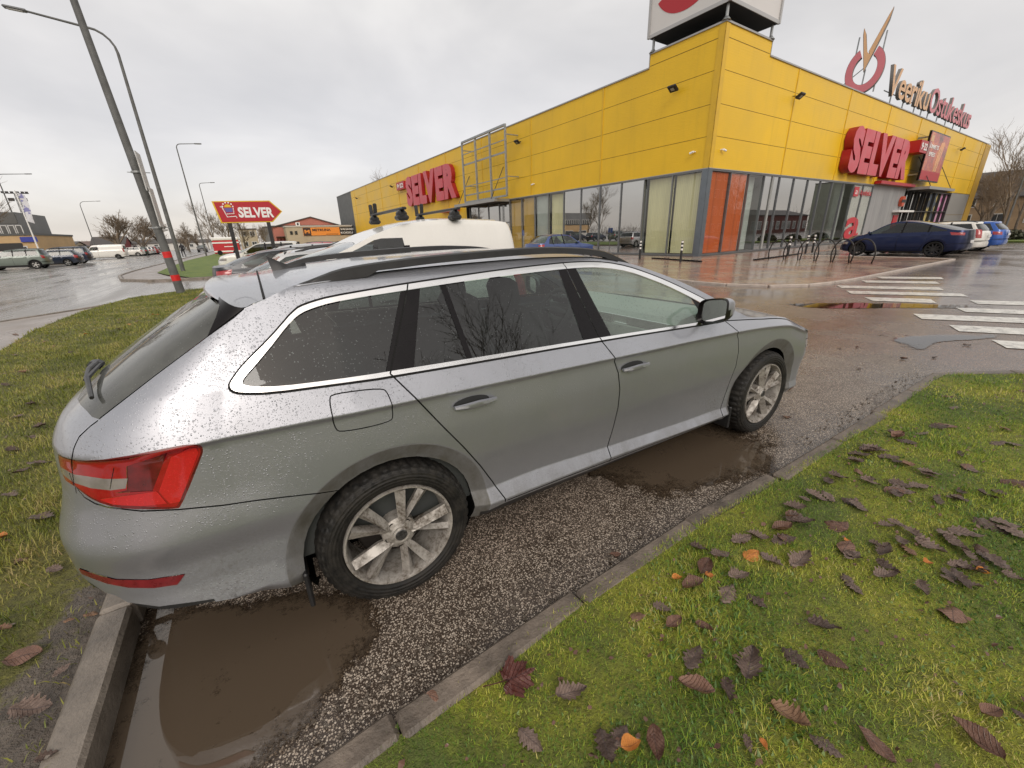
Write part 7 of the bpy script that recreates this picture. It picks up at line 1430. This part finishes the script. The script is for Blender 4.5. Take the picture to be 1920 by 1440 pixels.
# far left: ochre low hall with a grey upper floor
b=building('ochre_building','ochre hall with a grey glazed upper floor, left edge of the picture',(-31.0,78.5),0,14.4,14,3.35,M_ochre,floors=1,cols=3,ww=2.6,wh=1.3,z0=.7)
m=MB(); m.box((-1.0,5,4.75),(14.4,9.6,2.75)); m.build('upper_floor',wallm('grey_profiled_sheet',(.20,.205,.21)),b)
for i in range(22):
    x=-7.8+i*.66; m=MB(); m.box((x,.16,4.0),(.56,.10,1.15)); wo=m.build('window',simple('white_window_frame',(.6,.6,.58),.5),b); m=MB(); m.box((x,.10,4.0),(.40,.03,1.0)); m.build('pane',simple('far_window_pane',(.045,.05,.055),.08,coat=.5),wo)
m=MB(); m.box((4.7,.14,5.4),(2.9,.08,1.3)); m.build('glazed_bay',simple('far_window_pane',(.045,.05,.055),.08,coat=.5),b); m=MB(); m.box((6.6,-.12,2.85),(1.5,.15,.62)); m.build('blue_sign',simple('cobalt_sign',(.03,.045,.30),.4),b)
m=MB(); m.box((4.2,-.06,1.9),(3.2,.08,1.1)); m.build('dark_doorway',M_black,b)
# white low wall in front
m=MB(); m.box((-33,77.2,.75),(16,.3,1.5)); tag(m.build('low_wall',M_whw),'low white wall in front of the ochre hall','wall')
building('grey_house','low house with a dark overhanging roof right of the ochre hall',(-46.8,170),0,6.5,10,2.6,M_beige,M_rf1,1.0,1,2)
building('yellow_house','pale yellow gabled house far across the street',(-43,178),R_(90),8,6.5,2.2,M_yelr,M_rf1,1.5,1,2,ww=1,wh=1,z0=.6)
building('red_house','dark red gabled house behind the lamp post across the street',(-38.6,182),0,8,9,2.7,M_dred,M_rf1,2.2,1,3,ww=1,wh=1)
building('white_house','long low white house behind the row of parked cars',(-28,190),0,14,9,2.6,M_whw,M_rf1,1.3,1,5,ww=1,wh=1.1)
building('white_shed','small white shed far up the street',(-17.5,205),0,8,8,2.6,M_whw,M_rf1,1.0,1,2,ww=1,wh=1)
building('low_roofed_house','brown-roofed low house between the ochre hall and the yellow house',(-50,192),0,12,9,2.4,M_beige,simple('brown_roof',(.16,.11,.095),.7,var=.2,vs=.5),1.4,1,3,ww=1,wh=1)
# beyond the arrow sign
building('beige_building','square beige two-storey building behind the arrow sign',(-.1,111),0,3.4,6,4.35,M_beige,M_rf1,0,2,2,ww=.9,wh=.9)
b=building('pink_building','faded pink gabled building with a dark roof left of the yellow store',(10.4,93),R_(2),12.6,16,4.3,M_pink,M_rf1,0,1,1,ww=.8,wh=1.2,z0=2.2)
m=MB(); m.add([(-6.4,-.02,4.3),(6.4,-.02,4.3),(.6,-.02,6.0),(-6.4,16,4.3),(6.4,16,4.3),(.6,16,6.0)],[(0,1,2),(3,5,4)]); m.build('gable',M_pink,b); m=MB(); m.add([(-6.7,-.3,4.3),(.6,-.3,6.12),(.6,16.2,6.12),(-6.7,16.2,4.3),(6.7,-.3,4.3),(6.7,16.2,4.3),(-6.7,-.3,4.12),(.6,-.3,5.94),(6.7,-.3,4.12)],[(0,1,2,3),(1,4,5,2),(0,6,7,1),(1,7,8,4)]); m.build('roof',M_rf1,b)
m=MB(); m.box((-1.9,-.25,4.75),(.75,.35,.6)); ac=m.build('air_conditioner',M_wt,b); m=MB(); m.tube([(-1.9,-.44,4.75),(-1.9,-.46,4.75)],.2,14); m.build('fan_grille',M_black,ac)
m=MB(); m.box((-5.3,-.6,2.5),(1.5,1.2,.12)); m.build('porch_roof',M_black,b)
for x in (-5.9,-5.3,-4.7): m=MB(); m.box((x,-.06,1.2),(.3,.08,2.0)); m.build('door_panel',M_dred,b)
b=building('beige_hall','beige flat-roofed hall with an orange banner in front of the pink building',(11.9,89),R_(2),11.8,4,4.1,M_beige,simple('pale_coping',(.5,.47,.42),.6),0,1,1,ww=.1,wh=.1)
m=MB(); m.box((.2,-.1,3.25),(6.6,.08,1.42)); bn=m.build('orange_banner',simple('orange_banner',(.78,.28,.045),.5),b); m=MB(); m.box((-2.4,-.16,3.25),(1.3,.04,1.40)); m.build('banner_badge',simple('badge_brown',(.045,.025,.02),.5),bn); m=MB(); m.box((5.0,-.1,3.25),(3.0,.08,1.42)); bk=m.build('black_banner',M_black,b)
OR=simple('orange_banner',(.78,.28,.045),.5)
o=textobj('banner_text','METRUNA',simple('badge_brown',(.045,.025,.02),.5),bn,(-1.45,-.16,3.3),(1,0,0),.44,3.3,.02,.03); o=textobj('banner_badge_text','M',OR,bn,(-2.85,-.19,2.95),(1,0,0),.62,.9,.02,.04); o=textobj('banner_text_small','www.metruna.ee',simple('badge_brown',(.045,.025,.02),.5),bn,(.9,-.16,2.68),(1,0,0),.14,2.2,.02,.0)
textobj('banner_text','VANAAD',M_wt,bk,(3.65,-.16,3.4),(1,0,0),.36,2.5,.02,.02); textobj('banner_text','KOKKU',M_wt,bk,(3.65,-.16,2.75),(1,0,0),.36,2.3,.02,.02)
for x in (-5.1,-4.3): 
    for z in (1.0,3.1): m=MB(); m.box((x,-.05,z),(.45,.08,.6 if z>2 else 1.1)); m.build('window',M_gbg,b)
building('grey_shed','narrow grey shed left of the pink building',(3.6,97),0,1.8,8,4.3,wallm('grey_boards',(.22,.23,.235)),M_dgrey,0,1,1,ww=.3,wh=.5)
# brick flats at the far right
b=building('brick_flats','tan brick flats with a steep dark roof at the right edge',(98,24),R_(-84),32,14,4.9,M_brick,M_rf1,3.9,2,9,ww=1.5,wh=1.3,z0=1.0)
# reflected surroundings
building('grey_flats','five-storey grey-green flats reflected in the shop glazing',(75,-17),R_(180),16,12,15,M_gg,M_rf1,0,5,6); building('brick_shed','long dark red brick hall reflected in the shop glazing',(118,-22),R_(180),40,12,4.3,M_rbrick,M_rf1,1.5,1,12,ww=1.8,wh=1.8); building('grey_flats','grey-green flats beyond the brick hall, reflected at the far end of the glazing',(190,-24),R_(180),22,12,15,M_gg,M_rf1,0,5,7)
# far tree line that reads as one soft mass round the horizon
def treeline(name,pts,h,seed):
    rs=random.Random(seed); m=MB(); V=[];F=[]
    P=np.array(pts,float); d=np.r_[0,np.cumsum(np.hypot(*np.diff(P,axis=0).T))]; n=int(d[-1]/1.1)
    for i in range(n):
        a=d[-1]*i/n; x=np.interp(a,d,P[:,0]); y=np.interp(a,d,P[:,1]); hh=h*(.55+.3*math.sin(i*.13)+.22*math.sin(i*.41+2))*rs.uniform(.75,1.15)
        for k in range(26):
            px_,py_=x+rs.gauss(0,1.6),y+rs.gauss(0,3); z0=rs.uniform(0,.75)*hh; l_=rs.uniform(.5,1.8); dx,dy=rs.gauss(0,.5),rs.gauss(0,.5); w=.09
            V+=[(px_-w,py_,z0),(px_+w,py_,z0),(px_+dx,py_+dy,z0+l_)]; F.append((len(V)-3,len(V)-2,len(V)-1))
    m.add(V,F); return tag(m.build(name,simple('far_twig_mass',(.15,.125,.105),.9,var=.2,vs=.1)),kind='stuff')
treeline('far_woodland',[(-110,230),(-50,236),(-12,250),(20,235),(60,215)],8,3); treeline('far_woodland',[(140,40),(150,10),(150,-40)],8,5); treeline('far_woodland',[(-110,230),(-120,150),(-110,60),(-70,0),(-60,-50),(-30,-90)],9,6); treeline('far_woodland',[(-30,-90),(40,-95),(120,-75),(175,-45)],9,7)
# ------------------------------------------------------------------ poles, lamps, signs
M_pole=simple('weathered_grey_pole',(.115,.118,.115),.65,var=.3,vs=4); M_lamp=simple('lamp_head_grey',(.16,.165,.17),.5,.3); M_rband=simple('red_reflective_band',(.62,.02,.02),.35,var=.15,vs=12)
t=thing('leaning_pole','tall leaning grey pole with two red bands near its foot','pole',(-2.49,15.39,.08)); lx=-.0465; ly=-.006
PP=lambda z: (lx*z,ly*z,z)
m=MB(); m.tube([PP(-.1),PP(3),PP(6),PP(9.2)],[.118,.105,.088,.072],16); m.build('shaft',M_pole,t,smooth=True,angle=60)
for z0,z1 in ((.42,.60),(1.12,1.30)): m=MB(); m.tube([PP(z0),PP(z1)],.121 if z0<1 else .116,16); m.build('red_band',M_rband,t,smooth=True,angle=60)
for z in (1.97,3.47): m=MB(); m.tube([PP(z),PP(z+.05)],.136,12); m.tube([(lx*z-.22,0,z+.02),(lx*z+.30,0,z+.02)],.012,5); m.build('strap',M_galv,t)
M_ban=simple('pale_banner_board',(.50,.50,.49),.5,var=.25,vs=5)
for z0,z1,k in ((2.0,3.05,0),(2.95,3.95,1)):
    m=MB(); m.box((lx*(z0+z1)/2+.185+.0*k,-.32-.06*k,(z0+z1)/2),(.03,.62,z1-z0),bev=.006); m.build('banner_board',M_ban,t)
def lamp(x,y,h,arm,label,r=.075,adir=1,z=.1,bend=.45,name='street_lamp',rise=.12):
    t=thing(name,label,'street lamp',(x,y,z),0,'street lamps with long arms'); m=MB(); pts=[(0,0,-.1),(0,0,h*.33),(0,0,h-bend)]; rr=[r*1.25,r*1.15,r*.75]
    for a in np.linspace(0,90,6)[1:]: pts.append((adir*bend*(1-math.cos(R_(a))),0,h-bend+bend*math.sin(R_(a)))); rr.append(r*.6)
    pts.append((adir*arm,0,h+rise)); rr.append(r*.5); m.tube(pts,rr,10); m.build('post',M_pole,t,smooth=True,angle=60)
    m=MB(); M=Matrix.Translation((adir*(arm+.32),0,h+rise+.02))@Matrix.Rotation(R_(-3*adir),4,'Y'); m.box((0,0,0),(.78,.26,.11),M=M,bev=.045); m.build('lamp_head',M_lamp,t); m=MB(); m.box((0,0,-.06),(.5,.18,.012),M=M); m.build('lamp_glass',simple('lamp_glass_pane',(.5,.5,.48),.3),t); return t
t=lamp(-3.96,29.88,11.45,2.9,'nearest street lamp, its arm crossing behind the leaning pole at the top left',.085,-1,.12,.9,rise=.25)
lamp(-5.39,66.8,12.9,1.9,'slender street lamp left of the arrow sign, nearer one of the two',.075,1)
lamp(-6.0,100,12.2,1.8,'slender street lamp left of the arrow sign, farther one of the two',.075,1)
lamp(-29.4,93,12.0,3.0,'street lamp at the left edge in front of the ochre hall',.085,1,0,.6); lamp(-33.0,143,12.1,3.2,'street lamp above the white delivery van',.09,1,0,.9)
lamp(74,11.4,9.0,1.6,'street lamp in front of the brick flats at the right',.09,-1,0)
# flag pole and floodlight mast beside the ochre hall
t=thing('flag_pole','white flag pole with a long pale banner in front of the ochre hall','flag pole',(-22.9,75,0)); m=MB(); m.tube([(0,0,0),(.0,0,8.3)],[.09,.05],8); m.build('pole_shaft',M_wt,t); m=MB(); G=[[(.08+.62*u+.08*math.sin(v*5),.12*math.sin(3*v+u*3),8.1-v*3.2-.3*u) for u in np.linspace(0,1,6)] for v in np.linspace(0,1,14)]; m.grid(np.array(G)); FM=NB('pale_banner_cloth'); FM.p(c=FM.mix(FM.map(FM.noise(1.4,2),.55,.60),(.62,.63,.66),(.22,.22,.42)),r=.7); m.build('banner',FM.m,t,smooth=True)
t=thing('floodlight_mast','lattice mast carrying a crossbar of floodlights behind the ochre hall','mast',(-33.2,110,0)); m=MB()
for sx,sy in ((-.4,-.4),(.4,-.4),(.4,.4),(-.4,.4)): m.tube([(sx,sy,0),(sx*.5,sy*.5,10.8)],.05,4)
for i in range(12):
    z=i*.9; k=1-.5*z/10.8; k2=1-.5*(z+.9)/10.8; m.tube([(-.4*k,-.4*k,z),(.4*k2,-.4*k2,z+.9)],.03,4); m.tube([(.4*k,-.4*k,z),(-.4*k2,-.4*k2,z+.9)],.03,4)
m.tube([(-1.6,0,10.9),(1.6,0,10.9)],.06,5); m.tube([(-1.0,0,10.0),(1.0,0,10.0)],.05,5); m.build('lattice',M_pole,t)
for x in (-1.5,-1.0,-.4,.3,.9,1.4): m=MB(); m.box((x,-.2,11.05),(.36,.25,.3)); m.build('floodlight_lamp',M_black,t)
for x in (-.8,.8): m=MB(); m.box((x,-.2,9.9),(.7,.3,.5)); m.build('floodlight_lamp',M_black,t)
# arrow sign
SX,SY=0,0
t=thing('arrow_sign','red arrow-shaped SELVER sign with a yellow edge on two black posts','sign',(-.05,23.6,.58))
m=MB(); ar=[(-1.42,1.77+.0),(-1.42,2.80),(1.10,2.80+.03),(1.60,2.28),(1.05,1.75)]
AP=[(-1.20,1.90),(-1.36,2.86),(1.03,2.92),(1.50,2.42),(.99,1.93)]
Y0=0
def shr(poly,k): c=np.mean(poly,0); return [tuple(c+(np.array(p)-c)*np.array([1-k*.5,1-k])) for p in poly]
m.prism(AP,lambda a,b_,d:(a,d,b_),-.09,.09); m.build('yellow_border',simple('sign_yellow',(.68,.45,.02),.4),t); m=MB(); m.prism(shr(AP,.09),lambda a,b_,d:(a,d,b_),-.10,-.088); m.build('red_panel',M_rd,t)
textobj('sign_text','SELVER',M_wt,t,(-.40,-.103,2.14),(1,0,0),.47,1.50,.01,.04)
M_lil=simple('sign_violet',(.13,.10,.32),.4)
m=MB(); m.tube([(-1.08,-.105,2.62),(-1.0,-.105,2.60),(-.88,-.105,2.17),(-.52,-.105,2.20),(-.50,-.105,2.12)],.022,6); m.tube([(-.88,-.105,2.30),(-.58,-.105,2.32),(-.56,-.105,2.58)],.018,6); m.build('cart_outline',M_wt,t); m=MB(); m.prism([(-.94,2.56),(-.88,2.38),(-.62,2.39),(-.60,2.58)],lambda a,b_,d:(a,d,b_),-.108,-.101); m.build('cart_basket',M_lil,t)
m=MB(); m.prism([(-.77+.14*math.cos(a),2.60+.13*math.sin(a)) for a in np.linspace(0,math.pi,12)],lambda a,b_,d:(a,d,b_),-.110,-.101); m.build('half_sun',simple('sign_yellow',(.68,.45,.02),.4),t); m=MB()
for a in np.linspace(.1,math.pi-.1,6): m.lathe([(0,-.004),(.035,-.004),(.035,.004)],8,c=(-.77+.21*math.cos(a),-.104,2.62+.19*math.sin(a)))
m.build('sun_rays',M_wt,t)
for x0,x1 in ((-.86,-.86),(.78,.78)): m=MB(); m.box((x0,.0,.70),(.17,.13,2.46)); m.build('post',M_black,t)
# red and white trailer kiosk
t=thing('kiosk_trailer','red kiosk trailer with white stripes on the grass beyond the arrow sign','kiosk',(-3.0,68,.15)); m=MB(); m.box((0,1,1.0),(3.0,2,1.7),bev=.08); m.build('kiosk_body',M_rd if False else simple('kiosk_red',(.50,.02,.03),.4),t); m=MB(); m.box((0,1,2.05),(3.1,2.1,.42),bev=.1); m.build('kiosk_roof',M_wt,t)
for z in (1.55,.45): m=MB(); m.box((0,-.02,z),(3.0,.03,.18)); m.build('white_stripe',M_wt,t)
m=MB(); m.box((.3,-.02,1.05),(1.1,.03,.10)); m.build('white_lettering_bar',M_wt,t)
for x in (-.9,.9): m=MB(); m.tube([(x,.1,.3),(x,-.05,.3)],.3,14); m.build('wheel',M_rub,t)
# pedestrian
def person(x,y,rz,label):
    t=thing('person',label,'person',(x,y,.08),rz); bm=bmesh.new(); J={}
    pts={'pel':(0,0,.95,.15),'che':(0,.02,1.32,.17),'nek':(0,.02,1.50,.06),'hed':(0,.04,1.62,.095),'top':(0,.04,1.70,.07),'hl':(-.1,0,.88,.10),'kl':(-.11,.16,.50,.065),'al':(-.11,.10,.09,.045),'tl':(-.11,.26,.05,.04),'hr':(.1,0,.88,.10),'kr':(.11,-.05,.48,.065),'ar':(.11,-.26,.12,.045),'tr':(.11,-.14,.04,.04),'sl':(-.20,.02,1.42,.07),'el':(-.27,-.08,1.15,.05),'wl':(-.26,-.02,.90,.035),'fl':(-.26,.02,.82,.035),'sr':(.20,.02,1.42,.07),'er':(.27,.04,1.15,.05),'wr':(.26,.18,.93,.035),'fr':(.26,.22,.86,.035)}
    E=[('pel','che'),('che','nek'),('nek','hed'),('hed','top'),('pel','hl'),('hl','kl'),('kl','al'),('al','tl'),('pel','hr'),('hr','kr'),('kr','ar'),('ar','tr'),('che','sl'),('sl','el'),('el','wl'),('wl','fl'),('che','sr'),('sr','er'),('er','wr'),('wr','fr')]
    ks=list(pts); me=bpy.data.meshes.new('body'); me.from_pydata([pts[k][:3] for k in ks],[(ks.index(a),ks.index(b_)) for a,b_ in E],[]); o=bpy.data.objects.new('body',me); COL.objects.link(o); o.parent=t
    sk=o.modifiers.new('s','SKIN'); 
    for i,k in enumerate(ks): me.skin_vertices[0].data[i].radius=(pts[k][3]*1.05,)*2; me.skin_vertices[0].data[i].use_root=(k=='pel')
    sb=o.modifiers.new('b','SUBSURF'); sb.levels=2; sb.render_levels=2; me.materials.append(simple('dark_winter_clothes',(.02,.02,.024),.8))
    return t
person(-7.8,67.6,R_(20),'person in dark clothes walking along the pavement beside the street')
# planted strip and stones far right
poly_obj('planted_strip',[(44,4.6),(58,6.8),(58,10.5),(52,10.2),(45,7.5)],.12,M_lawnF,thick=.1)
def bush(x,y,r,label):
    rs=random.Random(int(x*7)); t=thing('bush',label,'bush',(x,y,.1)); V=[];F=[]
    for i in range(900):
        th=rs.uniform(0,2*math.pi); ph=rs.uniform(0,1); rr=r*rs.uniform(.5,1.0); px_,py_,pz=rr*math.cos(th)*math.sqrt(1-ph*ph),rr*math.sin(th)*math.sqrt(1-ph*ph),rr*ph*.75; s_=.09
        a=Vector((rs.gauss(0,1),rs.gauss(0,1),rs.gauss(0,1))).normalized()*s_; b_=a.orthogonal().normalized()*s_; c=Vector((px_,py_,pz)); V+=[tuple(c-a),tuple(c+b_),tuple(c+a),tuple(c-b_)]; F.append((len(V)-4,len(V)-3,len(V)-2,len(V)-1))
    m=MB(); m.add(V,F); m.build('foliage',simple('dark_hedge_leaves',(.05,.055,.03),.7,var=.4,vs=2),t); m=MB(); m.tube([(0,0,0),(0,0,r*.4)],.05,5); m.build('stem',M_bark,t)
for x,y,r,lb in ((47.5,6.4,.95,'low dark rounded bush at the right edge beyond the parked cars'),(51,7.6,.8,'low dark bush behind the first one at the right edge'),(54,9.0,.9,'low dark bush nearest the brick flats')): bush(x,y,r,lb)
# small blue disabled-parking sign by the left windows
t=thing('parking_sign','small blue and white parking sign on a thin post beside the blue saloon','sign',(16.6,24.5,.05)); m=MB(); m.tube([(0,0,0),(0,0,1.75)],.03,8); m.build('post',M_galv,t); m=MB(); m.box((-.03,-.02,1.6),(.03,.36,.36),rz=R_(-50)); m.build('sign_plate',simple('parking_blue',(.03,.08,.32),.4),t)

if 'ground' not in bpy.data.objects:
    g=MB(); g.add([(-300,-300,0),(300,-300,0),(300,300,0),(-300,300,0)],[(0,1,2,3)]); tag(g.build('ground',simple('tmpg',(.08,.08,.08),.5)),kind='structure')
